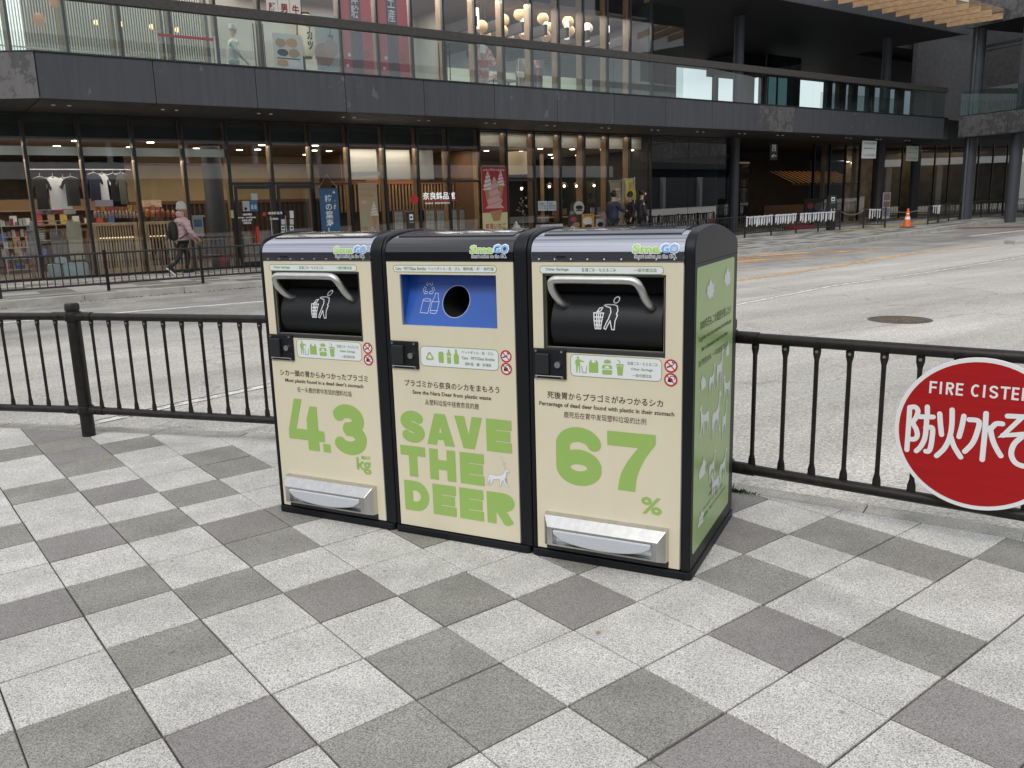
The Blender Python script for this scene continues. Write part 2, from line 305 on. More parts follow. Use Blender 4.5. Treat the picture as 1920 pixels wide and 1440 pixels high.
# ================================================================== GROUND
road_m=None
def road_material():
    m=bpy.data.materials.new('worn_asphalt'); m.use_nodes=True; nt=m.node_tree; N=nt.nodes; L=nt.links; p=N['Principled BSDF']; p.inputs['Roughness'].default_value=.9; p.inputs['Specular IOR Level'].default_value=.25
    g=N.new('ShaderNodeNewGeometry')
    def noise(sc_,det=5,rough=.6,stretch=None,rot=0):
        v=g.outputs['Position']
        if stretch:
            mp=N.new('ShaderNodeMapping'); mp.vector_type='TEXTURE'; mp.inputs['Rotation'].default_value=(0,0,rot); mp.inputs['Scale'].default_value=stretch; L.new(v,mp.inputs[0]); v=mp.outputs[0]
        n=N.new('ShaderNodeTexNoise'); n.inputs['Scale'].default_value=sc_; n.inputs['Detail'].default_value=det; n.inputs['Roughness'].default_value=rough; L.new(v,n.inputs['Vector']); return n.outputs['Fac']
    def rng(x,a,b,c,d):
        r=N.new('ShaderNodeMapRange'); r.inputs['From Min'].default_value=a; r.inputs['From Max'].default_value=b; r.inputs['To Min'].default_value=c; r.inputs['To Max'].default_value=d; L.new(x,r.inputs['Value']); return r.outputs[0]
    def mul(a,b):
        k=N.new('ShaderNodeMath'); k.operation='MULTIPLY'; L.new(a,k.inputs[0]); L.new(b,k.inputs[1]); return k.outputs[0]
    v=N.new('ShaderNodeTexVoronoi'); v.inputs['Scale'].default_value=95; L.new(g.outputs['Position'],v.inputs['Vector']); sp=N.new('ShaderNodeSeparateColor'); L.new(v.outputs['Color'],sp.inputs[0])
    agg=mul(rng(sp.outputs[0],0,1,.72,1.25),rng(noise(60,3,.7),.3,.7,.72,1.28))
    st1=rng(noise(1.1,6,.65,(9,1.0,1),TH),.3,.7,.74,1.18)      # tyre streaks along the lane
    st2=rng(noise(.55,5,.6,(5,.8,1),math.radians(8)),.3,.7,.88,1.1)
    blot=rng(noise(.22,4,.5),.35,.65,.9,1.08)
    tot=mul(mul(agg,st1),mul(st2,blot))
    # the lane in front of the kerb is newer, greyer asphalt
    sep=N.new('ShaderNodeSeparateXYZ'); mp=N.new('ShaderNodeMapping'); mp.vector_type='TEXTURE'; mp.inputs['Location'].default_value=(FO[0],FO[1],0); mp.inputs['Rotation'].default_value=(0,0,TH); L.new(g.outputs['Position'],mp.inputs[0]); L.new(mp.outputs[0],sep.inputs[0])
    lane=rng(sep.outputs['Y'],-11.5,-9.0,0,1)
    n5=noise(.8,4,.6)
    c1=N.new('ShaderNodeMixRGB'); L.new(lane,c1.inputs[0]); c1.inputs[1].default_value=(.50,.478,.445,1); c1.inputs[2].default_value=(.27,.262,.252,1)
    c2=N.new('ShaderNodeMixRGB'); L.new(rng(n5,.45,.7,0,.5),c2.inputs[0]); L.new(c1.outputs[0],c2.inputs[1]); c2.inputs[2].default_value=(.57,.53,.475,1)
    mu=N.new('ShaderNodeMixRGB'); mu.blend_type='MULTIPLY'; mu.inputs[0].default_value=1; L.new(c2.outputs[0],mu.inputs[1]); L.new(tot,mu.inputs[2]); L.new(mu.outputs[0],p.inputs['Base Color'])
    wz=N.new('ShaderNodeTexNoise'); wz.inputs['Scale'].default_value=1.6; wz.inputs['Detail'].default_value=5; L.new(g.outputs['Position'],wz.inputs['Vector']); wm=N.new('ShaderNodeVectorMath'); wm.operation='MULTIPLY_ADD'; L.new(wz.outputs['Color'],wm.inputs[0]); wm.inputs[1].default_value=(.9,.9,0); L.new(g.outputs['Position'],wm.inputs[2])
    cv=N.new('ShaderNodeTexVoronoi'); cv.feature='DISTANCE_TO_EDGE'; cv.inputs['Scale'].default_value=.24; L.new(wm.outputs[0],cv.inputs['Vector'])
    ck=N.new('ShaderNodeMapRange'); ck.inputs['From Min'].default_value=.0015; ck.inputs['From Max'].default_value=.005; ck.inputs['To Min'].default_value=.80; ck.inputs['To Max'].default_value=1; L.new(cv.outputs['Distance'],ck.inputs['Value'])
    mc_=N.new('ShaderNodeMixRGB'); mc_.blend_type='MULTIPLY'; mc_.inputs[0].default_value=1; L.new(mu.outputs[0],mc_.inputs[1]); L.new(ck.outputs[0],mc_.inputs[2])
    ov=N.new('ShaderNodeTexVoronoi'); ov.inputs['Scale'].default_value=.55; L.new(g.outputs['Position'],ov.inputs['Vector']); oo=N.new('ShaderNodeMapRange'); oo.inputs['From Min'].default_value=.03; oo.inputs['From Max'].default_value=.16; oo.inputs['To Min'].default_value=.90; oo.inputs['To Max'].default_value=1; L.new(ov.outputs['Distance'],oo.inputs['Value'])
    md=N.new('ShaderNodeMixRGB'); md.blend_type='MULTIPLY'; md.inputs[0].default_value=1; L.new(mc_.outputs[0],md.inputs[1]); L.new(oo.outputs[0],md.inputs[2]); L.new(md.outputs[0],p.inputs['Base Color'])
    b=N.new('ShaderNodeBump'); b.inputs['Strength'].default_value=.6; b.inputs['Distance'].default_value=.004; L.new(agg,b.inputs['Height']); L.new(b.outputs[0],p.inputs['Normal'])
    return m
road_m=road_material()
def ground_sheet(name,pts_s,pts_y,off,m,thick=None):
    mb=MB(); ns=len(pts_s); ny=len(pts_y)
    vs=[]
    for y in pts_y:
        for s in pts_s:
            X=W(s,y); vs.append((X[0],X[1],off+gzs(s)))
    mb.add(vs,[(j*ns+i,j*ns+i+1,(j+1)*ns+i+1,(j+1)*ns+i) for j in range(ny-1) for i in range(ns-1)])
    return tag(mb.build(name,m),kind='structure')
SS=[-300,-60,-20,0,8,14,20,26,32,38,44,60,100,300]
ground_sheet('road',SS,[-300,-60,-30,-20,-12,-8,-4.2,0],-.12,road_m)
# near pavement: bed, tiles cut to the kerb line, kerb stones
KL=[(-9,6.35),(-7,6.1),(-3.43,5.44),(-1.47,4.955),(-.1,4.38),(1.1,3.735),(2.01,3.11),(4,1.6),(6,-.5),(7.2,-2.2)]
bed=MB(); poly=KL+[(7.2,-7),(-9,-7)]
bed.prism(poly,-.16,-.008); pav=tag(bed.build('pavement',mat('mortar_joint',(.085,.078,.068),.95,noise=(35,.6))),kind='structure')
A_=np.array([.235,.186]); A_=A_/np.linalg.norm(A_); B_=np.array([A_[1],-A_[0]]); T0=np.array([-2.067,3.395])
def node(i,j): return T0+.3*(A_*i+B_*j)
tm={'L':speckle('light_granite_paver',(.475,.465,.443),(.72,.70,.67),(.19,.184,.172),sc1=330),
    'M':speckle('olive_grey_granite_paver',(.240,.233,.210),(.37,.36,.33),(.118,.114,.102),sc1=330),
    'D':speckle('dark_mauve_granite_paver',(.230,.216,.209),(.335,.316,.308),(.138,.130,.127),sc1=340,blot=.07)}
TP={}
def row(j,i0,s_):
    for k,c in enumerate(s_): TP[(i0+k,j)]=c
row(-8,-1,'LLMLL'); row(-7,-1,'LLDLL'); row(-6,-1,'LMMLL'); row(-5,-1,'LLDMLL'); row(-4,-1,'LLMLLL'); row(-3,-1,'LMLLMLL')
row(-2,-1,'LLDLMLL'); row(-1,-1,'MLLMLLL'); row(0,-1,'LDMLLM'); row(1,-1,'LLLDMLL'); row(2,-1,'DMLMLL'); row(3,-1,'LLMLLMLL')
row(4,-2,'LLMLDLLM'); row(5,-2,'MMLLLMLMLD'); row(6,-2,'LLDLMLDLLDL'); row(7,-2,'LMLMMLLLMLMLLD'); row(8,-1,'LMLLMLDLLMLM'); row(9,0,'LLMDLLMLLMLL'); row(10,1,'MLLLDLLDML')
rt=random.Random(3)
def tcol(i,j):
    if (i,j) in TP: return TP[(i,j)]
    return rt.choice('LLLLMD') if not (i==-2 and j<3) else rt.choice('LLM')
def clip(poly,p,q):
    o=[]; nx,ny=(q[1]-p[1]),-(q[0]-p[0])
    def side(a): return (a[0]-p[0])*nx+(a[1]-p[1])*ny
    for k in range(len(poly)):
        a,b=poly[k],poly[(k+1)%len(poly)]; sa,sb=side(a),side(b)
        if sa>=0: o.append(a)
        if sa*sb<0: t=sa/(sa-sb); o.append((a[0]+(b[0]-a[0])*t,a[1]+(b[1]-a[1])*t))
    return o
def tile_mesh(poly,m):
    c=np.mean(poly,axis=0); inn=[tuple(np.array(p)+(c-np.array(p))/np.linalg.norm(c-np.array(p))*.0035) for p in poly]; n=len(poly)
    mb=MB().add([(p[0],p[1],-.02) for p in poly]+[(p[0],p[1],-.0025) for p in poly]+[(p[0],p[1],0) for p in inn],
      [(i,(i+1)%n,n+(i+1)%n,n+i) for i in range(n)]+[(n+i,n+(i+1)%n,2*n+(i+1)%n,2*n+i) for i in range(n)]+[tuple(range(2*n,3*n))])
    me=bpy.data.meshes.new('paving_tile'); me.from_pydata(mb.v,[],mb.f); me.materials.append(m); return me
h=.1482; base={}
for c,m in tm.items():
    q=[tuple((A_*a*.9925+B_*b*.9885)*h) for a,b in ((-1,-1),(1,-1),(1,1),(-1,1))][::-1]; base[c]=tile_mesh(q,m)

camv=np.array([0,0])
for i in range(-7,18):
    for j in range(-13,15):
        c=(node(i,j)+node(i+1,j+1))/2
        if c[1]<.55 or c[0]>5.5 or c[0]<-5.5: continue
        # only where the photo can see
        q=RW@np.array([c[0],c[1],-CAMZ]); 
        if q[2]<.2: continue
        u,v=q[0]/q[2]*F_PX+960,q[1]/q[2]*F_PX+720
        if u<-330 or u>2300 or v>1800: continue
        cr=[tuple(c+(A_*a+B_*b)*h) for a,b in ((-1,-1),(1,-1),(1,1),(-1,1))][::-1]
        full=True; pl_=cr
        for a,b in zip(KL[:-1],KL[1:]):
            # keep a 3 mm joint to the kerb
            dxy=np.array(b)-np.array(a); nn=np.array([dxy[1],-dxy[0]])/np.linalg.norm(dxy)*.003
            a2,b2=tuple(np.array(a)+nn),tuple(np.array(b)+nn)
            p2=clip(pl_,a2,b2)
            if len(p2)!=len(pl_) or any(abs(x[0]-y[0])+abs(x[1]-y[1])>1e-9 for x,y in zip(p2,pl_)): full=False
            pl_=p2
            if len(pl_)<3: break
        if len(pl_)<3: continue
        k=tcol(i,j)
        if full: me=base[k]
        else:
            d=[(p[0]-c[0],p[1]-c[1]) for p in pl_]
            if abs(sum(d[a][0]*d[(a+1)%len(d)][1]-d[(a+1)%len(d)][0]*d[a][1] for a in range(len(d))))/2<.0006: continue
            me=tile_mesh(d,tm[k])
        o=bpy.data.objects.new('paving_tile',me); sc.collection.objects.link(o); o.parent=pav
        o.location=(c[0]+rt.uniform(-.0008,.0008),c[1]+rt.uniform(-.0008,.0008),rt.uniform(-.0008,.0008)); o.rotation_euler=(rt.uniform(-.003,.003),rt.uniform(-.003,.003),rt.uniform(-.002,.002))
# kerb stones
kerb=tag(bpy.data.objects.new('kerb',None),kind='structure'); sc.collection.objects.link(kerb)
km=speckle('kerb_concrete',(.36,.345,.31),(.48,.46,.42),(.19,.18,.16),sc1=260,blot=.2)
def kerb_run(line,width,h0,h1,m,parent,stone=.6,name='kerb_stone',z=lambda x,y:0,flip=1,gap=.006):
    P=[np.array(p) for p in line]; L_=[0]
    for a,b in zip(P[:-1],P[1:]): L_.append(L_[-1]+np.linalg.norm(b-a))
    def at(t):
        for i in range(len(P)-1):
            if t<=L_[i+1] or i==len(P)-2: f=(t-L_[i])/(L_[i+1]-L_[i]); return P[i]+(P[i+1]-P[i])*f
    t=0
    while t<L_[-1]-.1:
        a=at(t+gap/2); b=at(min(t+stone,L_[-1])-gap/2); dd=(b-a)/np.linalg.norm(b-a); nn=np.array([-dd[1],dd[0]])*width*flip
        za,zb=z(*a),z(*b); c=(.008 if width>.1 else .004)
        a2,b2=a+nn,b+nn; ci=nn/np.linalg.norm(nn)*c
        vs=[(*a,h0+za),(*b,h0+zb),(*b2,h0+zb),(*a2,h0+za),(*a,h1+za),(*b,h1+zb),(*b2,h1+zb-c),(*a2,h1+za-c),(*(a2-ci),h1+za),(*(b2-ci),h1+zb)]
        MB().add(vs,[(0,1,2,3),(0,4,5,1),(1,5,9,6,2),(2,6,7,3),(3,7,8,4,0),(4,8,9,5),(8,7,6,9)]).build(name,m,parent)
        t+=stone
kerb_run([p for p in KL[1:-1]],.135,-.2,-.0015,km,kerb)
# weeds and dirt in the kerb joint behind the right bin
gm=mat('moss_green',(.06,.115,.035),.9,noise=(40,.4)); gr=MB(); rg=random.Random(5)
for k in range(170):
    x=1.045+rg.gauss(0,.035)+0; y=3.735-.56*(x-1.1)+rg.gauss(.0,.010); hgt=rg.uniform(.006,.022); a=rg.uniform(0,6.28); dx,dy=math.cos(a)*.004,math.sin(a)*.004; lx,ly=rg.uniform(-.012,.012),rg.uniform(-.012,.012)
    gr.add([(x-dx,y-dy,0),(x+dx,y+dy,0),(x+lx,y+ly,hgt)],[(0,1,2)])
tag(gr.build('weed_tuft',gm),kind='stuff')
# ------------------------------------------------------------------ far pavement + kerb (bus bay curve)
FK=[(-30,-5.6),(-8,-5.5),(-1.4,-5.22),(-.1,-5.0),(1.3,-4.87),(3.4,-4.85),(8,-5.6),(12,-6.5),(15.9,-6.85),(19.1,-7.0),(21.2,-6.95),(23.05,-6.7),(26.8,-6.3),(30.4,-5.6),(35.2,-5.2),(40,-5.0),(60,-5.0)]
fpm=None
def paver_far():
    m=bpy.data.materials.new('far_pavement_pavers'); m.use_nodes=True; nt=m.node_tree; N=nt.nodes; L=nt.links; p=N['Principled BSDF']; p.inputs['Roughness'].default_value=.9
    g=N.new('ShaderNodeNewGeometry'); mp=N.new('ShaderNodeMapping'); mp.vector_type='TEXTURE'; mp.inputs['Rotation'].default_value=(0,0,TH); mp.inputs['Scale'].default_value=(.6,.3,1); mp.inputs['Location'].default_value=(FO[0],FO[1],0); L.new(g.outputs['Position'],mp.inputs[0])
    sp=N.new('ShaderNodeSeparateXYZ'); L.new(mp.outputs[0],sp.inputs[0]); cb=N.new('ShaderNodeCombineXYZ')
    for k in 'XY':
        f=N.new('ShaderNodeMath'); f.operation='FLOOR'; L.new(sp.outputs[k],f.inputs[0]); L.new(f.outputs[0],cb.inputs[k])
    wn=N.new('ShaderNodeTexWhiteNoise'); wn.noise_dimensions='2D'; L.new(cb.outputs[0],wn.inputs['Vector'])
    r=N.new('ShaderNodeValToRGB'); r.color_ramp.interpolation='CONSTANT'; e=r.color_ramp.elements; e[0].color=(.34,.33,.31,1); e[1].position=.55; e[1].color=(.19,.185,.17,1); k=e.new(.8); k.color=(.135,.127,.127,1)
    L.new(wn.outputs['Value'],r.inputs[0])
    n=N.new('ShaderNodeTexNoise'); n.inputs['Scale'].default_value=14; n.inputs['Detail'].default_value=5; L.new(g.outputs['Position'],n.inputs['Vector']); mr=N.new('ShaderNodeMapRange'); mr.inputs['To Min'].default_value=.7; mr.inputs['To Max'].default_value=1.3; L.new(n.outputs['Fac'],mr.inputs['Value'])
    mu=N.new('ShaderNodeMixRGB'); mu.blend_type='MULTIPLY'; mu.inputs[0].default_value=1; L.new(r.outputs[0],mu.inputs[1]); L.new(mr.outputs[0],mu.inputs[2]); L.new(mu.outputs[0],p.inputs['Base Color']); return m
fpm=paver_far()
def fky(s):
    for a,b in zip(FK[:-1],FK[1:]):
        if a[0]<=s<=b[0]: return a[1]+(b[1]-a[1])*(s-a[0])/(b[0]-a[0])
    return FK[-1][1]
mb=MB(); ss=[x*1.0 for x in range(-30,61)]; vs=[]
for s in ss:
    for y in (fky(s)+.16,40.0):
        X=W(s,y); vs.append((X[0],X[1],gzs(s)))
mb.add(vs,[(2*i,2*i+2,2*i+3,2*i+1) for i in range(len(ss)-1)]); tag(mb.build('far_pavement',fpm),kind='structure')
fk=tag(bpy.data.objects.new('far_kerb',None),kind='structure'); sc.collection.objects.link(fk)
fkm=mat('pale_kerb_concrete',(.40,.385,.35),.9,noise=(3,.22))
ln=[]
for s in [x*.9 for x in range(-14,56)]: X=W(s,fky(s)); ln.append(np.array(X[:2]))
kerb_run([tuple(p) for p in ln],.17,-.2,.004,fkm,fk,stone=1.8,z=lambda x,y:gz(x,y)-.001,gap=.012)
# dead leaves in the far gutter
lf=MB(); lm_=mat('dry_leaf_brown',(.16,.10,.055),.9,rnd=.2)
for k in range(420):
    s=rg.uniform(-2,24) if rg.random()<.7 else rg.uniform(0,6); y=fky(s)-abs(rg.gauss(0,.05))-.02; X=W(s,y); r=rg.uniform(.01,.028); a=rg.uniform(0,6.28); z=-.115+gzs(s)
    lf.add([(X[0]+r*math.cos(a+q),X[1]+r*math.sin(a+q)*.7,z+(.012 if q>2 else 0)) for q in (0,1.6,3.1,4.7)],[(0,1,2,3)])
tag(lf.build('fallen_leaves',lm_),kind='stuff')
# ------------------------------------------------------------------ road markings
def paint(name,pts,width,m,off=-.116,seg=1.0,wob=0):
    P=[np.array(p[:2]) for p in pts]; Q=[P[0]]
    for a,b in zip(P[:-1],P[1:]):
        n=max(1,int(np.linalg.norm(b-a)/seg)); Q+=[a+(b-a)*(k+1)/n for k in range(n)]
    mb=MB(); vs=[]
    for i,p in enumerate(Q):
        a=Q[max(i-1,0)]; b=Q[min(i+1,len(Q)-1)]; d=(b-a)/np.linalg.norm(b-a); n=np.array([-d[1],d[0]])*width/2*(1+(rg.uniform(-wob,wob)))
        for q in (p+n,p-n): vs.append((q[0],q[1],off+gz(*q)))
    mb.add(vs,[(2*i,2*i+1,2*i+3,2*i+2) for i in range(len(Q)-1)])
    return tag(mb.build(name,m),kind='structure')
def wornpaint(name,col,thr,scale=7,under=(.23,.222,.21),stretch=None):
    m=mat(name,col,.8); nt=m.node_tree; N=nt.nodes; L=nt.links; p=N['Principled BSDF']
    g=N.new('ShaderNodeNewGeometry'); v=g.outputs['Position']
    if stretch:
        mp=N.new('ShaderNodeMapping'); mp.vector_type='TEXTURE'; mp.inputs['Rotation'].default_value=(0,0,stretch[1]); mp.inputs['Scale'].default_value=stretch[0]; L.new(v,mp.inputs[0]); v=mp.outputs[0]
    n=N.new('ShaderNodeTexNoise'); n.inputs['Scale'].default_value=scale; n.inputs['Detail'].default_value=9; n.inputs['Roughness'].default_value=.72; L.new(v,n.inputs['Vector'])
    r=N.new('ShaderNodeMapRange'); r.inputs['From Min'].default_value=thr-.07; r.inputs['From Max'].default_value=thr+.07; L.new(n.outputs['Fac'],r.inputs['Value'])
    t=N.new('ShaderNodeBsdfTransparent'); mx=N.new('ShaderNodeMixShader'); L.new(r.outputs[0],mx.inputs[0]); L.new(p.outputs[0],mx.inputs[1]); L.new(t.outputs[0],mx.inputs[2]); L.new(mx.outputs[0],N['Material Output'].inputs[0])
    return m
whp=wornpaint('worn_white_road_paint',(.74,.73,.71),.60); whw=wornpaint('faded_white_road_paint',(.72,.70,.65),.565,scale=9); orp=wornpaint('worn_orange_road_paint',(.70,.42,.17),.535,scale=6)
ors=wornpaint('faded_orange_road_paint',(.70,.40,.17),.49,scale=2.2,stretch=((3,1,1),math.radians(12))); redp=wornpaint('brick_red_road_paint',(.20,.075,.06),.68,scale=5)
g_=lambda u,v:gp(u,v,-.12)
paint('white_line',[g_(-120,617),g_(0,606),g_(255,584),g_(497,565),g_(1385,472),g_(1620,447),g_(1786,433)],.13,whp)
paint('white_line',[g_(1820,443),g_(1921,432),g_(2100,414)],.16,whp)
paint('orange_line',[g_(900,600),g_(1382,526),g_(1600,494),g_(1740,471),g_(1858,461)],.19,orp,off=-.1155)
for (u,v,wd,ln_) in [(1400,490,.8,3.2),(1470,478,.7,3.4),(1565,472,.6,2.6),(1380,507,.25,1.6),(1440,483,.4,2.2)]:
    a=g_(u,v); d=np.array([math.cos(.30),math.sin(.30)]); paint('orange_hatching',[a[:2]-d*ln_/2,a[:2]+d*ln_/2],wd,ors,off=-.1145+rg.uniform(0,.001),wob=.3)
paint('white_edge_line',[g_(60,822),g_(150,800),g_(330,760),g_(512,722),g_(900,650),g_(1381,572),g_(1564,536),g_(1921,481),g_(2200,440)],.10,whw,off=-.114)
dk=mat('road_joint_tar',(.10,.095,.09),.8,noise=(9,.4))
paint('road_seam',[g_(60,819),g_(150,797),g_(330,757),g_(512,719),g_(900,647.5),g_(1381,570),g_(1564,534.5),g_(1921,479.5)],.018,dk,off=-.1125,wob=.5)
paint('red_lane',[g_(1735,428.5),g_(1810,427.8),g_(2050,423)],1.0,redp,off=-.1135)
# yellow tactile strip on the far pavement
ylm=wornpaint('worn_yellow_paving',(.45,.34,.09),.55,scale=6)
paint('tactile_strip',[gp(1575,433),gp(1655,426.5),gp(1700,421),gp(1745,416)],.55,ylm,off=.004)
# manhole
mc=gp(1687,599.5,-.12); mh=thing('manhole_cover','round rusty iron manhole cover set in the pale road surface','manhole cover',(mc[0],mc[1],-.119))
irn=mat('rusty_iron',(.085,.068,.05),.75,noise=(14,.4),bump=(40,.6,.003)); yst=mat('ochre_worn_enamel',(.17,.13,.055),.7,noise=(10,.5))
MB().lathe([(.365,-.02),(.365,.002),(.335,.003),(.335,-.004)],40).build('frame',irn,mh,smooth=True)
MB().lathe([(.33,-.02),(.33,.003),(.30,.0045),(.001,.0045)],40).build('lid',irn,mh,smooth=True)
rib=MB()
for k in range(8):
    a=k*math.pi/4; rib.box(.06,-.012,.0045,.27,.012,.0075,Matrix.Rotation(a,4,'Z'))
rib.build('rib',yst,mh)
mk2=gp(1430,456.5,-.12); MB().lathe([(.3,0),(.3,.005),(.01,.005)],28).build('frame',irn,None)
bpy.data.objects.remove(bpy.data.objects[-1]) if False else None
o=[x for x in sc.objects if x.name.startswith('frame') and x.parent is None][0]; o.name='drain_cover'; o.location=(mk2[0]-2.2,mk2[1]-.2,-.118); tag(o,'dark flat round cover in the grey lane near the far kerb','drain cover')
mkx=gp(1432,453,-.12); o.location=(mkx[0],mkx[1],-.119+gz(mkx[0],mkx[1]))
# kerb island at the right edge
isl=gp(1915,457,-.12); tag(MB().prism([(isl[0]-.25,isl[1]-.15),(isl[0]+3,isl[1]+.5),(isl[0]+3,isl[1]+1.2),(isl[0]-.35,isl[1]+.25)],-.12,.10).build('traffic_island',fkm,bevel=.03),kind='structure')
lt=MB(); 
for k in range(26):
    q=node(rg.uniform(-2,12),rg.uniform(-6,9)); r=rg.uniform(.004,.011); a=rg.uniform(0,6.28)
    if q[1]<1 or q[1]>3.2+abs(q[0])*.2: continue
    lt.add([(q[0]+r*math.cos(a+b)*(1 if b%2 else .6),q[1]+r*math.sin(a+b),.0035) for b in (0,1.2,2.6,3.9,5)],[(0,1,2,3,4)])
tag(lt.build('leaf_litter',mat('pale_leaf_bits',(.38,.25,.13),.9)),kind='stuff')
# ================================================================== RAILINGS
blk=mat('dark_brown_painted_steel',(.014,.0115,.0105),.42,noise=(26,.6),spec=.35,bump=(55,.25,.0015)); bolt=mat('galvanised_bolt',(.45,.45,.44),.35,metal=1)
def railing(pa,pb,first,label,endpost=True,nb=None):
    a=np.array(pa);b=np.array(pb); Ld=np.linalg.norm(b-a); an=math.atan2(b[1]-a[1],b[0]-a[0])
    t=thing('railing',label,'railing',(a[0],a[1],0),an,'near railing bays along the kerb')
    def post(x):
        o=MB().lathe([(.040,-.02),(.040,.80),(.043,.802),(.043,.832),(.037,.843),(.001,.845)],20,x,0).build('post',blk,t,smooth=True)
        MB().lathe([(.048,.735),(.050,.74),(.050,.785),(.048,.79)],20,x,0).build('collar',blk,o,smooth=True); MB().lathe([(.048,.145),(.050,.15),(.050,.19),(.048,.195)],20,x,0).build('collar',blk,o,smooth=True)
    if first: post(0)
    if endpost: post(Ld)
    for z,r in ((.762,.0235),(.168,.0235)):
        n=5; MB().tube([(.045+(Ld-.09)*k/n,0,z) for k in range(n+1)],r,14).build('rail',blk,t,smooth=True)
        for x0,x1 in ((.04,.145),(Ld-.145,Ld-.04)):
            o=MB().tube([(x0,0,z),(x1,0,z)],r+.004,14).build('sleeve',blk,t,smooth=True)
            xm=(x0+x1)/2; MB().tube([(xm,-r-.009,z),(xm,-r,z)],.009,10).build('bolt',blk,o,smooth=True)
    n=nb or int(round(Ld/.1355))
    for k in range(1,n):
        x=Ld*k/n; prof=[(.752,.018,.004),(.715,.017,.0045),(.69,.010,.0095),(.66,.0095,.0095),(.27,.0095,.0095),(.24,.010,.0095),(.215,.017,.0045),(.176,.019,.004)]
        vs=[];nn=8
        for z,rx,ry in prof:
            for q in range(nn): w_=2*math.pi*q/nn+.39; vs.append((x+rx*math.cos(w_),ry*math.sin(w_),z))
        m_=len(prof); o=MB().add(vs,[(i*nn+q,i*nn+(q+1)%nn,(i+1)*nn+(q+1)%nn,(i+1)*nn+q) for i in range(m_-1) for q in range(nn)]).build('baluster',blk,t,smooth=True)
        MB().tube([(x,-.007,.725),(x,-.004,.725)],.0065,8).build('bolt',bolt,o)
    return t
P0=np.array([-2.70,5.165]); P1=np.array([-.80,4.56]); P2=np.array([.955,3.66]); P3=P2+np.array([1.575,-1.19]); Pm=P0+np.array([-1.95,.44])
railing(Pm,P0,True,'dark railing bay at the left edge, left of the round post')
railing(P0,P1,False,'dark brown railing bay running from the round post to behind the left bin')
railing(P1,P2,False,'dark brown railing bay hidden behind the three bins')
railing(P2,P3,False,'dark railing bay right of the bins carrying the red round sign')
# ------------------------------------------------------------------ FIRE CISTERN sign
fr=np.array([.79,-.61]); fr/=np.linalg.norm(fr); fn=np.array([fr[1],-fr[0]])   # towards camera
if fn@np.array([0,-1])<0: fn=-fn
aa=np.array([.988,3.63]); 
def sgn(u,v): X=plane(aa+fn*.035,aa+fn*.035+fr,u,v); return float((X[:2]-aa)@fr),float(X[2])
l_=sgn(1678,790); t_=sgn(1850,671); b_=sgn(1850,959); rad=(t_[1]-b_[1])/2; cz=(t_[1]+b_[1])/2; cx_=l_[0]+rad
so=aa+fn*.035+fr*cx_; san=math.atan2(fr[1],fr[0])
sg=thing('round_sign','big red round sign with white rim lettered FIRE CISTERN hung on the railing','sign',(so[0],so[1],cz),san)
whs=mat('white_sign_sheeting',(.78,.79,.80),.35,spec=.5); 
reds=mat('red_reflective_sheeting',(.37,.008,.010),.5,noise=(3,.10),stretch=(1,1,26),spec=.25)
def disc(r,y0,y1,n=64): return MB().prism([(r*math.cos(2*math.pi*k/n),r*math.sin(2*math.pi*k/n)) for k in range(n)],y0,y1,'y')
disc(rad,-.004,.004).build('plate',whs,sg,bevel=.0015); disc(rad*.943,-.0052,-.0042).build('face',reds,sg)
MB().box(-.02,.004,-rad*.95,.02,.012,rad*.98).build('bracket',mat('galvanised_steel',(.4,.4,.4),.4,metal=1),sg)
smp=lambda x,z,o:(x,-.0056-o,z)
def sp(x,y):  # crop coordinates of the photographed sign
    a,b=sgn(1380+x/3.272,560+y/3.272); return (a-cx_,b-cz)
ltw=.0085; hh=sp(1205,500)[1]-sp(1205,575)[1]
x=sp(1186,540)[0]; zb=sp(1190,578)[1]; 
tx=MB()
for ch,xa,xb in (('F',1186,1232),('I',1249,1261),('R',1287,1336),('E',1348,1393),('C',1440,1500),('I',1514,1526),('S',1552,1608),('T',1620,1680),('E',1690,1735),('R',1752,1804),('N',1820,1872)):
    yb=577+(xa-1186)*.083; a=sp(xa,yb); b=sp(xb,yb); 
    if ch in 'SCR': sdf_glyph(heavy(ch,b[0]-a[0],hh,.0075),.0075,a[0],a[1],b[0]-a[0],hh,b[0]-a[0],hh,lambda X,Z,o:(X,-.0056-o,Z),40,.0001).build('letter',whs,sg)
    else: ribbons(heavy(ch,max(.0075,b[0]-a[0]),hh,.0075),.0075,lambda X,Z,o:(a[0]+X,-.0056-o,a[1]+Z)).build('letter',whs,sg)
K=[[(1068,665),(1062,760),(1050,925)],[(1068,665),(1100,663),(1118,685),(1108,725),(1088,758),(1108,800),(1114,835),(1100,858),(1072,860)],
   [(1176,662),(1176,715)],[(1128,722),(1212,724)],[(1172,724),(1168,800),(1158,860),(1135,905),(1108,932)],[(1166,790),(1206,792),(1204,860),(1194,915),(1182,934),(1166,934)],
   [(1252,704),(1256,765),(1263,832)],[(1400,718),(1388,780),(1370,845)],[(1328,680),(1326,770),(1312,850),(1280,915),(1232,962)],[(1320,845),(1340,905),(1380,970)],
   [(1536,702),(1530,800),(1512,985)],[(1432,740),(1492,752),(1480,820),(1452,885),(1405,935)],[(1560,790),(1575,860),(1598,915),(1626,962)],[(1562,800),(1596,766),(1636,766)],
   [(1668,718),(1762,722),(1640,836),(1782,828)],[(1750,850),(1706,892),(1690,950),(1712,1000),(1760,1024),(1800,1022)],
   [(1850,735),(1905,742)],[(1835,800),(1890,780),(1935,800),(1945,870),(1920,950),(1870,1010)]]
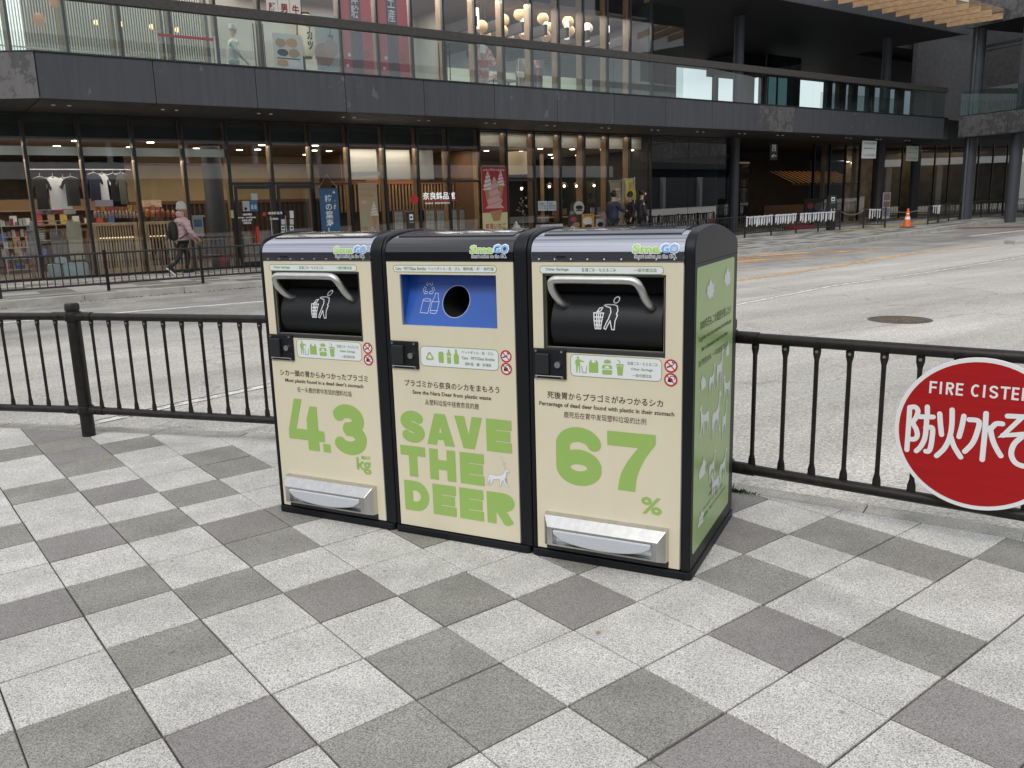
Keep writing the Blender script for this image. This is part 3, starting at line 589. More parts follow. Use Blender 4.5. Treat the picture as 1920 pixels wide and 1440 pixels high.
for i,st in enumerate(K):
    q=[sp(*p) for p in st]; sharp=i in (14,3,2,10)
    q2=[tuple(v) for v in (spl(q,5) if not sharp else q)]; r_=ribbons([q2],.0185,lambda X,Z,o,i=i:(X,-.0056-i*.00004-o,Z),cap='round'); kk=MB(); kk.add(r_.v,r_.f)
    if sharp:
        for c in q2[1:-1]: kk.add([(c[0]+.00925*math.cos(a*math.pi/6),-.0057-i*.00004,c[1]+.00925*math.sin(a*math.pi/6)) for a in range(12)],[tuple(range(12))])
    kk.build('character_stroke',whs,sg)
# ================================================================== BINS
bA=np.array([-1.08,3.687]); bB=np.array([.628,2.832]); bdx=(bB-bA)/np.linalg.norm(bB-bA); ban=math.atan2(bdx[1],bdx[0])
cream=mat('cream_printed_panel',(.685,.628,.47),.40,spec=.4,noise=(2.3,.045),stretch=(1,1,.35),bump=(3,.12,.004)); blk2=mat('black_powder_coat',(.0065,.0075,.010),.45,noise=(300,.2),bump=(500,.15,.0005),spec=.28); blkm=mat('matt_black_steel',(.008,.009,.011),.45,spec=.35)
lidm=mat('metallised_lid',(.50,.50,.56),.13,metal=1.0,bump=(4,.03,.002)); lidb=mat('gloss_black_lid',(.006,.006,.009),.13,spec=1.0,bump=(4,.03,.002)); solar=mat('solar_glass',(.035,.035,.052),.13,spec=.5)
stl=mat('brushed_steel',(.60,.595,.585),.30,metal=1,noise=(60,.10),stretch=(1,1,.05)); pad=mat('pale_plastic_pedal',(.50,.52,.56),.4,noise=(200,.1)); blu=mat('blue_painted_steel',(.018,.095,.43),.30,spec=.6,noise=(1.5,.15)); grn=mat('leaf_green_print',(.30,.47,.115),.5); brn=mat('dark_brown_print',(.075,.035,.02),.6)
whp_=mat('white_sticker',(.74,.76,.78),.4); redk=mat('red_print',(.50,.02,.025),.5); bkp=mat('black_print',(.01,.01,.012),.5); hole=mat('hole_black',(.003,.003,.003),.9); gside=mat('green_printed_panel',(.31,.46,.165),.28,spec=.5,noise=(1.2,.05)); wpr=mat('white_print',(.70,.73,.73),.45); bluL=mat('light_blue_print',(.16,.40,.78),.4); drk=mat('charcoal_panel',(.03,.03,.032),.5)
YF=-.0045  # face of the door panel
def fmp(x,z,o=0): return (x,YF-.0006-o,z)
def deerpoly():
    return [(0,.30),(.02,.50),(.06,.60),(.16,.64),(.34,.60),(.52,.62),(.66,.68),(.74,.80),(.78,.98),(.84,1.02),(.92,.98),(1.0,.92),(.98,.87),(.88,.86),(.86,.72),(.82,.56),(.76,.44),(.80,.30),(.88,.14),(.98,.06),(.94,.02),(.82,.08),(.72,.28),(.68,.38),(.62,.22),(.58,.04),(.53,.0),(.54,.24),(.56,.40),(.36,.38),(.24,.34),(.22,.20),(.14,.02),(.08,.0),(.12,.18),(.12,.32),(.05,.20),(.0,.02),(-.04,.02),(.0,.22)]
def polyprint(pts,x,z,w_,h,m,parent,mp,name='printed_figure',off=.0003,flip=False):
    P=[(x+(w_*(1-a) if flip else w_*a),z+h*b) for a,b in pts]
    me=bpy.data.meshes.new(name); bm=bmesh.new(); vs=[bm.verts.new(mp(p[0],p[1],off)) for p in P]; f=bm.faces.new(vs); bmesh.ops.triangulate(bm,faces=[f],ngon_method='EAR_CLIP'); bm.to_mesh(me); bm.free(); me.materials.append(m); return link(name,me,parent)
def border(poly,wd,m,parent,mp,name,off=.0005):
    P=poly+[poly[0]]; return ribbons([P],wd,mp,off).build(name,m,parent)
TM=dict(head=[circ(.62,.90,.085,18)+[circ(.62,.90,.085,18)[0]]],
 body=[[(.30,.745),(.36,.765),(.60,.770),(.72,.735),(.77,.60),(.74,.50),(.78,.47),(.72,.30),(.70,.03),(.62,.03),(.56,.30),(.42,.03),(.36,.06),(.50,.36),(.555,.55),(.51,.68),(.36,.715),(.30,.745)]],
 )
def densify(q,d):
    o=[q[0]]
    for a,b in zip(q[:-1],q[1:]):
        n=max(1,int(math.hypot(b[0]-a[0],b[1]-a[1])/d)); o+=[(a[0]+(b[0]-a[0])*i/n,a[1]+(b[1]-a[1])*i/n) for i in range(1,n+1)]
    return o
def tidyman(x,z,h,m,parent,mp,wd,name='printed_pictogram'):
    s=h; st=[]
    st+= [[(x+a*s,z+b*s) for a,b in q] for q in TM['head']]+[[(x+(a-.02)*s,z+b*s) for a,b in TM['body'][0]]]
    st+=[[(x+a*s,z+b*s) for a,b in q] for q in ([(-.02,.52),(.30,.52),(.24,.04),(.06,.04),(-.02,.52)],[(.02,.40),(.28,.40)],[(.03,.28),(.27,.28)],[(.05,.16),(.26,.16)],[(.08,.50),(.11,.06)],[(.145,.50),(.15,.06)],[(.21,.50),(.19,.06)],[(.08,.56),(.14,.66),(.24,.68),(.20,.58),(.08,.56)])]
    st=[densify(q,.006) for q in st]; ribbons(st,wd,mp,0,step=.00003).build(name,m,parent)
def nosmoke(x,z,r,parent,kind):
    c=circ(x,z,r,28); flat(c,fmp,.0002).build('sticker',whp_,parent)
    if kind==0:
        ribbons([[(x-.6*r,z-.25*r),(x+.25*r,z+.1*r)]],r*.2,fmp,.0005).build('sticker_print',bkp,parent); ribbons([spl([(x+.3*r,z+.2*r),(x+.5*r,z+.45*r),(x+.2*r,z+.5*r),(x+.35*r,z+.75*r)],4)],r*.12,fmp,.0005).build('sticker_print',bkp,parent)
    else:
        flat([(x-.45*r,z-.35*r),(x+.25*r,z-.35*r),(x+.3*r,z+.05*r),(x-.1*r,z+.35*r),(x-.4*r,z+.1*r)],fmp,.0005).build('sticker_print',bkp,parent); ribbons([arc(x+.2*r,z+.25*r,.4*r,.3*r,-40,150,8)],r*.1,fmp,.0006).build('sticker_print',bkp,parent)
    ribbons([[(x+.86*r*math.cos(2*math.pi*k/28),z+.86*r*math.sin(2*math.pi*k/28)) for k in range(29)]],r*.24,fmp,.0008).build('sticker_print',redk,parent)
    ribbons([[(x-.62*r,z+.62*r),(x+.62*r,z-.62*r)]],r*.17,fmp,.0011).build('sticker_print',redk,parent)
def logo(parent,x0,z0,x1,z1,lx):
    # curved lid face: y(z)
    mp=lambda x,z:(x,lidy(z)-.0012,z); mp2=lambda x,z:(x,lidy(z)-.0016,z); xm=x0+(x1-x0)*.60; zz=z0+(z1-z0)*.34
    text('Sma',x0-.003,zz-.003,xm+.002,z1+.001,whp_,parent,mp,bold=.075); text('GO',xm-.002,zz-.003,x1+.004,z1+.004,whp_,parent,mp,bold=.08)
    text('Sma',x0,zz,xm,z1-.001,mat('lime_logo_print',(.36,.60,.10),.4),parent,mp2,bold=.03); text('GO',xm+.003,zz,x1,z1,bluL,parent,mp2,bold=.035)
    text('Smart action on the GO.',x0+.006,z0-.002,x1-.006,z0+(z1-z0)*.26+.001,whp_,parent,mp,bold=.07); text('Smart action on the GO.',x0+.008,z0,x1-.008,z0+(z1-z0)*.24,bkp,parent,mp2,bold=.005)
PR=[(0.0,1.148),(-.004,1.155),(-.006,1.19),(0.0,1.205),(.015,1.222),(.045,1.238),(.10,1.250),(.18,1.257),(.27,1.258),(.36,1.252),(.45,1.240),(.55,1.222),(.63,1.203),(.668,1.190),(.672,1.15)]
LF=[(-.0075,1.150),(-.0063,1.172),(-.0058,1.181),(-.0056,1.185)]+[tuple(q) for q in spl([(-.005,1.188),(.001,1.206),(.016,1.223),(.046,1.238),(.10,1.250),(.18,1.2568)],6)]
def lidy(z):
    for (y0,z0),(y1,z1) in zip(LF[:-1],LF[1:]):
        if z0<=z<=z1: return y0+(y1-y0)*(z-z0)/(z1-z0)
    return 0
def lidz(y):
    for (y0,z0),(y1,z1) in zip(PR[3:],PR[4:]):
        if y0<=y<=y1: return z0+(z1-z0)*(y-y0)/(y1-y0)
    return 1.2
def make_bin(k,kind,label):
    o=bA+bdx*(.643*k); t=thing('trash_bin',label,'trash bin',(o[0],o[1],0),ban,'bins standing side by side on the pavement')
    MB().prism(rrect(-.006,-.014,.630,.712,.018,3),.0,.031).build('plinth',blk2,t,bevel=.004)
    MB().box(.014,.22,.031,.604,.68,1.14).build('cabinet',blkm,t)
    # end cheeks with the arched head
    out=[(-.008,.031)]+[(y-.004*(1 if y<.3 else -1),z+.0045) for y,z in [(-.002,1.15),(-.002,1.185),(.006,1.207),(.022,1.228),(.05,1.243),(.11,1.254),(.20,1.262),(.28,1.263),(.36,1.257),(.45,1.245),(.55,1.227),(.63,1.208),(.672,1.192),(.682,1.165)]]+[(.700,.031)]
    xr=.624 if k==2 else .6408
    out=[tuple(q) for q in ([out[0]]+spl(out[1:-1],4)+[out[-1]])]
    for x0,x1 in ((-.0,.0165),(.588,xr)):
        o_=MB().prism(out,x0,x1,'x').build('side_panel',blk2,t,bevel=.0055,seg=3,smooth=True)
    for x0,x1 in ((-.0008,-.0002),(xr+.0002,xr+.0006)): MB().box(x0,-.004,1.1405,x1,.69,1.1425).build('seam',hole,t)
    # lid
    inn=[(y,z) for y,z in PR]; lo=[(y,z-.012) for y,z in PR[::-1]]
    prof=LF+PR[8:-1]+[(.672,1.15)]
    lid=MB().prism([(y,z) for y,z in prof],.0175,.587,'x').build('lid',lidb if kind=='bottle' else lidm,t,smooth=True,bevel=.0015)
    n=10; ys=[.055+(.56)*i/n for i in range(n+1)]; vs=[];
    for y in ys:
        for x in (.045,.56): vs.append((x,y,lidz(y)+.0045))
    for y in ys:
        for x in (.045,.56): vs.append((x,y,lidz(y)-.01))
    m_=2*(n+1); MB().add(vs,[(2*i,2*i+1,2*i+3,2*i+2) for i in range(n)]+[(2*i,2*i+2,m_+2*i+2,m_+2*i) for i in range(n)]+[(2*i+1,2*i+3,m_+2*i+3,m_+2*i+1) for i in range(n)]+[(0,1,m_+1,m_),(2*n,2*n+1,m_+2*n+1,m_+2*n)]).build('solar_panel',solar,lid,smooth=True)
    if kind!='bottle':
        for i in range(9): MB().lathe_at([(.0035,-.002),(.003,.0015),(.0005,.0025)],8,(0,0,0)).build('rivet',bolt,lid,loc=(.05+i*.063,-.0105,1.157)).rotation_euler=(math.pi/2,0,0)
        MB().box(.12,-.0125,1.163,.152,-.005,1.170).build('latch_slot',hole,lid)
    logo(lid,.405,1.163,.567,1.210,None)
    # door
    if kind=='bottle': hx0,hx1,hz0,hz1=.079,.512,.893,1.097
    else: hx0,hx1,hz0,hz1=.071,.518,.835,1.097
    X0,X1,Z0,Z1=.019,.5845,.036,1.147; y0,y1=YF,.012
    vs=[]
    for y in (y0,y1):
        vs+=[(X0,y,Z0),(X1,y,Z0),(X1,y,Z1),(X0,y,Z1),(hx0,y,hz0),(hx1,y,hz0),(hx1,y,hz1),(hx0,y,hz1)]
    fs=[(0,1,5,4),(1,2,6,5),(2,3,7,6),(3,0,4,7)]; fs+=[tuple(i+8 for i in f[::-1]) for f in fs]; fs+=[(0,8,9,1),(1,9,10,2),(2,10,11,3),(3,11,8,0),(4,5,13,12),(5,6,14,13),(6,7,15,14),(7,4,12,15)]
    door=MB().add(vs,fs).build('door',cream,t)
    dt=MB().tube([(.5863,-.004,.04),(.5863,-.004,1.14)],.0022,6).build('hinge',bolt,door)
    if kind=='bottle':
        # blue throat: sloping plate with a round opening
        rx,rz=.306,.988; rr_=.0605; n=40
        def py(z): return .012+(z-hz0)/(hz1-hz0)*.0+max(0,(z-hz0))/(hz1-.035-hz0)*.062
        sq=[]
        zt=hz1-.040
        for i in range(n):
            a=2*math.pi*i/n; c_,s_=math.cos(a),math.sin(a); kx=(hx1-rx)/c_ if c_>0 else (hx0-rx)/c_ if c_<0 else 9; kz=(zt-rz)/s_ if s_>0 else (hz0-rz)/s_ if s_<0 else 9
            k_=min(abs(kx),abs(kz)); sq.append((rx+c_*k_,rz+s_*k_))
        # put corners in
        cor=[(hx1,zt),(hx0,zt),(hx0,hz0),(hx1,hz0)]
        for c in cor:
            j=min(range(n),key=lambda i:(sq[i][0]-c[0])**2+(sq[i][1]-c[1])**2); sq[j]=c
        ci=[(rx+rr_*math.cos(2*math.pi*i/n),rz+rr_*math.sin(2*math.pi*i/n)) for i in range(n)]
        throat=MB().add([(x,py(z),z) for x,z in sq]+[(x,py(z),z) for x,z in ci]+[(x,py(z)+.12,z) for x,z in ci],[(i,(i+1)%n,n+(i+1)%n,n+i) for i in range(n)]).build('throat',blu,t)
        yt=py(zt); MB().box(hx0-.004,yt,zt,hx1+.004,yt+.004,hz1+.004).build('throat_top',blu,throat); MB().box(hx0-.004,.008,hz1,hx1+.004,yt,hz1+.004).build('throat_ceiling',blu,throat)
        for xx in (hx0-.004,hx1): MB().prism([(.004,hz0),(.014,hz0),(yt,zt),(yt,hz1),(.004,hz1)],xx,xx+.004,'x').build('throat_cheek',blu,throat)
        MB().add([(x,py(z)+.0005,z) for x,z in ci]+[(x,py(z)+.16,z) for x,z in ci],[(i,(i+1)%n,n+(i+1)%n,n+i) for i in range(n)]+[tuple(range(n,2*n))]).build('opening',hole,throat)
        border([(rx+(rr_+.001)*math.cos(2*math.pi*i/n),rz+(rr_+.001)*math.sin(2*math.pi*i/n)) for i in range(n)],.003,mat('pale_rim',(.35,.40,.6),.4),throat,lambda x,z,o:(x,py(z)-.0008,z),'rim')
        bmpp=lambda x,z,o:(x,py(z)-.001-o,z); wl=mat('pale_blue_line_print',(.55,.66,.85),.5)
        def rec(x,z,s,m,mp,wd,par):
            st=[]
            for a in (90,210,330):
                R=lambda px,pz,a=a:(x+s*(px*math.cos(math.radians(a-90))-pz*math.sin(math.radians(a-90))),z+s*(px*math.sin(math.radians(a-90))+pz*math.cos(math.radians(a-90))))
                q=[(-.42,.42),(-.25,.72),(.25,.72),(.42,.42),(.22,.30),(.05,.52),(-.10,.52),(-.24,.30),(-.42,.42)]; st.append([R(*p) for p in q])
            ribbons(st,wd,mp,0).build('printed_pictogram',m,par)
        rec(.172,1.036,.036,wl,bmpp,.0026,throat)
        ribbons([[(.152,.990),(.146,.942),(.182,.940),(.189,.988)],[(.1705+.0185*math.cos(a*.524),.991+.005*math.sin(a*.524)) for a in range(13)],[(.205,1.018),(.205,1.005),(.195,.985),(.192,.945),(.198,.940),(.218,.940),(.224,.947),(.228,.985),(.220,1.005),(.219,1.018),(.205,1.018)],[(.194,.951),(.224,.951)],[(.196,.985),(.228,.985)]],.0022,bmpp,0).build('printed_pictogram',wl,throat)
    else:
        # drum hopper and bent tube handle
        cy,cz,r=.150,.915,.150; pr=[]
        for i in range(17):
            a=math.radians(118+(250-118)*i/16); pr.append((cy+r*math.cos(a)*1.0,cz+r*math.sin(a)*.86))
        pr=[(y,z) for y,z in pr if z>hz0-.002 or True]
        body=MB().prism(pr+[(.16,.80),(.16,1.02)],hx0+.016,hx1-.006,'x').build('hopper',blkm,t,smooth=True,bevel=.004)
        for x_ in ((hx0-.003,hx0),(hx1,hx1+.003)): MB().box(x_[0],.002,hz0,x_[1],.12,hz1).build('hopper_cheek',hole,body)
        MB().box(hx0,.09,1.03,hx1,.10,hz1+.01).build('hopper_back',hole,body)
        MB().box(hx0-.004,-.006,hz0-.018,hx1+.004,.008,hz0+.0).build('sill',drk,t,bevel=.002)
        MB().box(hx0-.009,-.006,hz0-.018,hx0-.0,.0,hz1+.008).build('frame_edge',drk,t); MB().box(hx0-.009,-.006,hz1,hx1+.006,.0,hz1+.008).build('frame_edge',drk,t); MB().box(hx1+.001,-.006,hz0-.018,hx1+.006,.0,hz1+.008).build('frame_edge',drk,t)
        def dy(z):
            s_=max(-1,min(1,(z-cz)/(r*.86))); return cy-r*math.sqrt(1-s_*s_)
        hp_=spl([(.142,.035,.988),(.130,.0,1.004),(.116,-.03,1.040),(.113,-.045,1.072),(.125,-.05,1.086),(.16,-.05,1.089),(.27,-.05,1.089),(.395,-.05,1.089),(.43,-.048,1.082),(.446,-.040,1.060),(.455,-.015,1.022),(.466,.005,.998),(.472,.035,.986)],6)
        MB().tube(hp_,.0142,14).build('handle',mat('satin_steel_tube',(.62,.615,.60),.42,metal=1,noise=(40,.08)),t,smooth=True)
        tidyman(.257,.905,.116,whp_,body,lambda x,z,o:(x,dy(z)-.0012-o,z),.0036)
    # latch
    la=MB().box(.018,YF-.009,.716,.152,YF+.002,.829).build('latch_plate',blkm,t,bevel=.003)
    MB().box(.034,YF-.022,.735,.088,YF-.008,.812).build('paddle',mat('black_plastic',(.02,.021,.023),.3),la,bevel=.003)
    MB().tube([(.122,YF-.008,.772),(.122,YF-.020,.772)],.012,18).build('lock_cylinder',stl,la,smooth=True)
    MB().tube([(.030,YF-.013,.727),(.140,YF-.013,.727)],.0022,8).build('latch_bar',bolt,la)
    for x,z in ((.032,.820),(.136,.820),(.032,.723),(.138,.723)): MB().tube([(x,YF-.008,z),(x,YF-.0125,z)],.0048,10).build('screw',bolt,la)
    # prints
    g2=mat('sticker_green_rim',(.18,.30,.10),.5)
    lb=rrect(.052,1.107,.515,1.133,.011); flat(lb,fmp,.0001).build('label_strip',whp_,door); border(lb,.0022,g2,door,fmp,'label_rim',.0003)
    tp=lambda x,z:(x,YF-.0012,z); gk=mat('grey_green_print',(.16,.27,.10),.5)
    if kind=='bottle':
        text('Cans · PET/Glass Bottles',.062,1.114,.205,1.1265,gk,door,tp,.02); text('ペットボトル・缶・びん',.215,1.114,.36,1.127,gk,door,tp,.01); text('塑料瓶・罐・玻璃瓶',.372,1.114,.505,1.127,gk,door,tp,.012)
        ib=(.160,.732,.512,.812)
    else:
        text('Other Garbage',.075,1.114,.165,1.1265,gk,door,tp,.02); text('普通ごみ・もえるごみ',.215,1.114,.345,1.127,gk,door,tp,.01); text('一般可燃垃圾',.41,1.114,.492,1.127,gk,door,tp,.01)
        ib=(.168,.732,.512,.812)
    lb=rrect(*ib,.018); flat(lb,fmp,.0001).build('info_label',whp_,door); border(lb,.0022,g2,door,fmp,'label_rim',.0003)
    if kind=='bottle':
        rs=[]
        for a in (90,210,330):
            ca,sa=math.cos(math.radians(a-90)),math.sin(math.radians(a-90)); q=[(-.52,.25),(-.20,.80),(.15,.80),(.45,.35),(.18,.20),(.0,.50),(-.25,.12)]
            P=[(.203+.024*(p[0]*ca-p[1]*sa),.770+.024*(p[0]*sa+p[1]*ca)) for p in q]; flat(P,fmp,.0004).build('printed_pictogram',grn,door)
        for q in ([(.244,.752),(.244,.788),(.248,.793),(.264,.793),(.268,.788),(.268,.752),(.264,.748),(.248,.748)],[(.283,.750),(.283,.772),(.281,.784),(.288,.795),(.288,.803),(.296,.803),(.296,.795),(.303,.784),(.301,.772),(.301,.750),(.298,.747),(.286,.747)],[(.314,.750),(.314,.780),(.321,.792),(.321,.806),(.330,.806),(.330,.792),(.337,.780),(.337,.750),(.334,.747),(.317,.747)]): flat(q,fmp,.0004).build('printed_pictogram',grn,door)
        flat([(.281,.776),(.303,.774),(.303,.777),(.281,.779)],fmp,.0006).build('printed_pictogram',whp_,door)
        text('ペットボトル・缶・びん',.350,.790,.492,.803,gk,door,tp,.008); text('Cans · PET/Glass Bottles',.350,.768,.496,.780,gk,door,tp,.018); text('塑料瓶・罐・玻璃瓶',.364,.744,.480,.757,gk,door,tp,.008)
    else:
        for q in ([(.187,.775),(.187,.790),(.193,.795),(.203,.795),(.222,.788),(.221,.784),(.206,.787),(.206,.745),(.202,.745),(.200,.768),(.197,.768),(.195,.745),(.190,.745),(.190,.775)],circ(.197,.801,.0048,12),
                  [(.240,.748),(.240,.784),(.246,.796),(.249,.796),(.252,.785),(.264,.785),(.267,.796),(.270,.796),(.276,.784),(.276,.748)],
                  [(.291,.748),(.291,.762),(.329,.762),(.329,.748),(.325,.744),(.295,.744)],[(.289,.766),(.294,.780),(.326,.780),(.331,.766)],[(.296,.788),(.300,.796),(.310,.800),(.322,.797),(.326,.790),(.318,.785),(.304,.785)],
                  [(.346,.778),(.372,.778),(.368,.744),(.350,.744)],[(.343,.780),(.375,.780),(.372,.786),(.346,.786)]): flat(q,fmp,.0004).build('printed_pictogram',grn,door)
        flat([(.300,.768),(.305,.776),(.315,.776),(.320,.768)],fmp,.0006).build('printed_pictogram',whp_,door)
        ribbons([[(.212,.772),(.215,.746),(.229,.746),(.232,.772)],[(.359,.786),(.357,.797),(.349,.801)]],.0022,fmp,.0006).build('printed_pictogram',gk,door)
        text('普通ごみ・もえるごみ',.386,.785,.498,.797,gk,door,tp,.008); text('Other Garbage',.40,.764,.480,.7755,gk,door,tp,.018); text('一般可燃垃圾',.406,.742,.476,.754,gk,door,tp,.008)
    nosmoke(.545,.790,.0245,door,0); nosmoke(.545,.741,.0245,door,1)
    head={0:('シカ一頭の胃からみつかったプラゴミ',"Most plastic found in a dead deer's stomach",'在一头鹿的胃中发现的塑料垃圾'),1:('プラゴミから奈良のシカをまもろう','Save the Nara Deer from plastic waste','从塑料垃圾中拯救奈良的鹿'),2:('死後胃からプラゴミがみつかるシカ','Percentage of dead deer found with plastic in their stomach','鹿死后在胃中发现塑料垃圾的比例')}[k]
    sp_={0:((.061,.535,.6445),(.087,.510,.6165),(.151,.447,.577)),1:((.076,.512,.6415),(.112,.475,.611),(.170,.419,.572)),2:((.072,.518,.639),(.038,.559,.609),(.138,.457,.5715))}[k]
    text(head[0],sp_[0][0],sp_[0][2],sp_[0][1],sp_[0][2]+.0285,brn,door,tp,.010); text(head[1],sp_[1][0],sp_[1][2]-.004,sp_[1][1],sp_[1][2]+.017,brn,door,tp,.018); text(head[2],sp_[2][0],sp_[2][2]-.002,sp_[2][1],sp_[2][2]+.022,brn,door,tp,.0)
    def big(ch,x0,z0,x1,z1,bold,nm='big_letter'): text(ch,x0,z0,x1,z1,grn,door,lambda x,z:(x,YF-.0012,z),bold,nm,res=6)
    if k==0:
        Q=lambda P,o: flat(P,fmp,o).build('big_numeral',grn,door)
        Q([(.0837,.398),(.127,.5435),(.170,.5435),(.127,.405)],.0004); Q([(.0837,.406),(.2821,.406),(.2821,.358),(.0837,.358)],.0006); Q([(.190,.3132),(.250,.3132),(.250,.515),(.212,.515),(.190,.455)],.0008); Q([(.272,.3125),(.311,.3125),(.311,.350),(.272,.350)],.0004)
        sdf_glyph(heavy('3',.182,.225,.060),.060,.327,.3145,.182,.225,.182,.225,fmp,72).build('big_numeral',grn,door)
        text('kg',.447,.236,.523,.309,grn,door,tp,.028,res=5); text('MAX',.475,.302,.523,.319,grn,door,tp,.02)
    elif k==1:
        def AV(x,z,w_,h,t,inv):
            f=(lambda p:(x+p[0],z+(h-p[1] if inv else p[1])))
            for i,q in enumerate(([(0,0),(t*1.12,0),(w_/2+t*.30,h),(w_/2-t*.62,h)],[(w_,0),(w_-t*1.12,0),(w_/2-t*.30,h),(w_/2+t*.62,h)])): flat([f(p) for p in q],fmp,.0004+.0002*i).build('big_letter',grn,door)
            if not inv: flat([f(p) for p in [(w_*.25,h*.18),(w_*.75,h*.18),(w_*.70,h*.40),(w_*.30,h*.40)]],fmp,.0008).build('big_letter',grn,door)
        H=.132; t_=.041
        for (word,x,z,wd) in (('E',.448,.405,.111),('T',.0364,.2555,.1215),('H',.1774,.2555,.1237),('E',.3215,.2555,.1108),('E',.185,.104,.111),('E',.313,.104,.111)):
            ribbons(heavy(word,wd,H,t_),t_,lambda X,Z,o:fmp(x+X,z+Z,.0004+o)).build('big_letter',grn,door)
        for ch,xa,xb,z in (('S',.0447,.1606,.405),('D',.0455,.1663,.104),('R',.4395,.5633,.104)):
            hh_=.135 if ch=='S' else H; sdf_glyph(heavy(ch,xb-xa,hh_,t_),t_,xa,z-(.0015 if ch=='S' else 0),xb-xa,hh_,xb-xa,hh_,fmp,60).build('big_letter',grn,door)
        AV(.1707,.405,.1304,H,t_,False); AV(.3041,.405,.126,H,t_,True)
        gl=mat('grey_outline_print',(.40,.42,.44),.5); 
        polyprint(deerpoly(),.447,.262,.100,.075,whp_,door,fmp,'printed_deer',.0006)
        ribbons([[(.447+.100*a,.262+.075*b) for a,b in deerpoly()+[deerpoly()[0]]],[(.530,.338),(.522,.352),(.518,.370),(.508,.390)],[(.522,.354),(.530,.366)]],.0014,fmp,.0009).build('printed_outline',gl,door)
    else:
        sdf_glyph(heavy('6',.184,.228,.0565),.0565,.1036,.309,.184,.228,.184,.228,fmp,72).build('big_numeral',grn,door)
        flat([(.3094,.535),(.4927,.535),(.4927,.500)]+[tuple(v) for v in spl([(.4927,.500),(.452,.440),(.425,.375),(.4165,.3125)],5)][1:]+[(.350,.3125)]+[tuple(v) for v in spl([(.350,.3125),(.362,.375),(.392,.432),(.428,.481)],5)][1:]+[(.3094,.481)],fmp,.0004).build('big_numeral',grn,door)
        text('%',.440,.234,.517,.299,grn,door,tp,.022,res=4)
    if kind!='bottle':
        # stainless foot pedal housing
        rings=[(.057,.545,.062,.190,0),(.061,.541,.064,.185,.028),(.086,.518,.077,.150,.060),(.108,.497,.083,.143,.060),(.108,.497,.083,.143,.028)]
        vs=[];fs=[]
        for r_ in rings: vs+=[(r_[0],YF-r_[4],r_[2]),(r_[1],YF-r_[4],r_[2]),(r_[1],YF-r_[4],r_[3]),(r_[0],YF-r_[4],r_[3])]
        for i in range(4):
            for q in range(4): fs.append((4*i+q,4*i+(q+1)%4,4*i+4+(q+1)%4,4*i+4+q))
        fs.append((16,17,18,19)); hs_=MB().add(vs,fs).build('pedal_housing',stl,t,bevel=.0012)
        n=14; bow=[(.109,.141),(.496,.141),(.494,.122)]+[(.490-.375*q/n,.118-.034*math.sin(math.pi*q/n)**.55) for q in range(1,n)]+[(.111,.124)]
        MB().prism(bow[::-1],YF-.066,YF-.03,'y').build('pedal',pad,t,bevel=.006,seg=3)
        MB().box(.058,YF-.0018,.036,.545,YF,.0615).build('kick_plate',drk,t)
        for x in (.12,.30,.48): MB().tube([(x,YF-.010,.070),(x,YF-.013,.070)],.004,8).build('screw',bolt,hs_)
    return t,door
for k,kind,lb in ((0,'garbage','left cream and black trash bin printed 4.3 kg with bent steel handle'),(1,'bottle','middle bin with blue bottle opening printed SAVE THE DEER in green'),(2,'garbage','right trash bin printed 67 % with a green picture panel on its side')):
    bt,bd=make_bin(k,kind,lb)
# green poster on the exposed right cheek
sx=.6252; smap=lambda a,z,o=0:(sx+.0004+o,a,z)
pp=rrect(.020,.088,.620,1.128,.016)
po=MB().prism(pp,sx-.0006,sx+.0002,'x').build('side_poster',gside,bt)
spm=lambda x,z:(sx+.0012,x,z); tg=mat('dark_green_print',(.075,.12,.03),.6)
text('1000年先もこの風景を残したい',.075,.905,.575,.942,tg,po,spm,.008); text('Together we can preserve this landscape',.05,.862,.585,.885,tg,po,spm,.012); text('for a thousand years to come',.10,.822,.52,.845,tg,po,spm,.03); text('我们希望在未来，一千年也能保留这片风景',.06,.775,.56,.800,tg,po,spm,.003)
for i,z in enumerate((.265,.235,.205,.175)): text(('奈良市','一般社団法人','プラゴミゼロのまちへ奈良の鹿を守る','奈良の鹿愛護会 · SMART ACTION ON THE GO')[i],(.27,.24,.16,.10)[i],z,(.34,.40,.50,.56)[i],z+.014,tg,po,spm,.003)
lotus=[(.5,0),(.62,.1),(.85,.05),(.78,.22),(1,.35),(.85,.45),(.92,.72),(.74,.66),(.62,.82),(.5,1),(.38,.82),(.26,.66),(.08,.72),(.15,.45),(0,.35),(.22,.22),(.15,.05),(.38,.1)]
rabbit=[(.0,.05),(.05,.35),(.2,.55),(.4,.6),(.5,.7),(.5,1),(.6,.72),(.7,.98),(.7,.68),(.85,.6),(.95,.45),(.8,.38),(.8,.15),(.9,0),(.3,0)]
for (pl_,x,z,w_,h,fl) in [(lotus,.15,1.00,.13,.075,0),(lotus,.43,1.02,.13,.075,0),(rabbit,.50,.70,.07,.075,0),(rabbit,.09,.645,.08,.065,1),(deerpoly(),.22,.60,.10,.11,0),(deerpoly(),.34,.60,.12,.15,0),(deerpoly(),.46,.52,.13,.11,1),(deerpoly(),.08,.47,.15,.12,1),(deerpoly(),.28,.41,.15,.17,0),(deerpoly(),.46,.36,.09,.16,0),(rabbit,.09,.31,.12,.08,0),(deerpoly(),.25,.25,.11,.11,0),(deerpoly(),.28,.155,.16,.12,1),(deerpoly(),.43,.19,.14,.12,0),(rabbit,.09,.125,.10,.06,0)]:
    polyprint(pl_,x,z+.04 if z<.9 else z,w_,h,wpr,po,smap,'printed_animal',.0008,bool(fl))
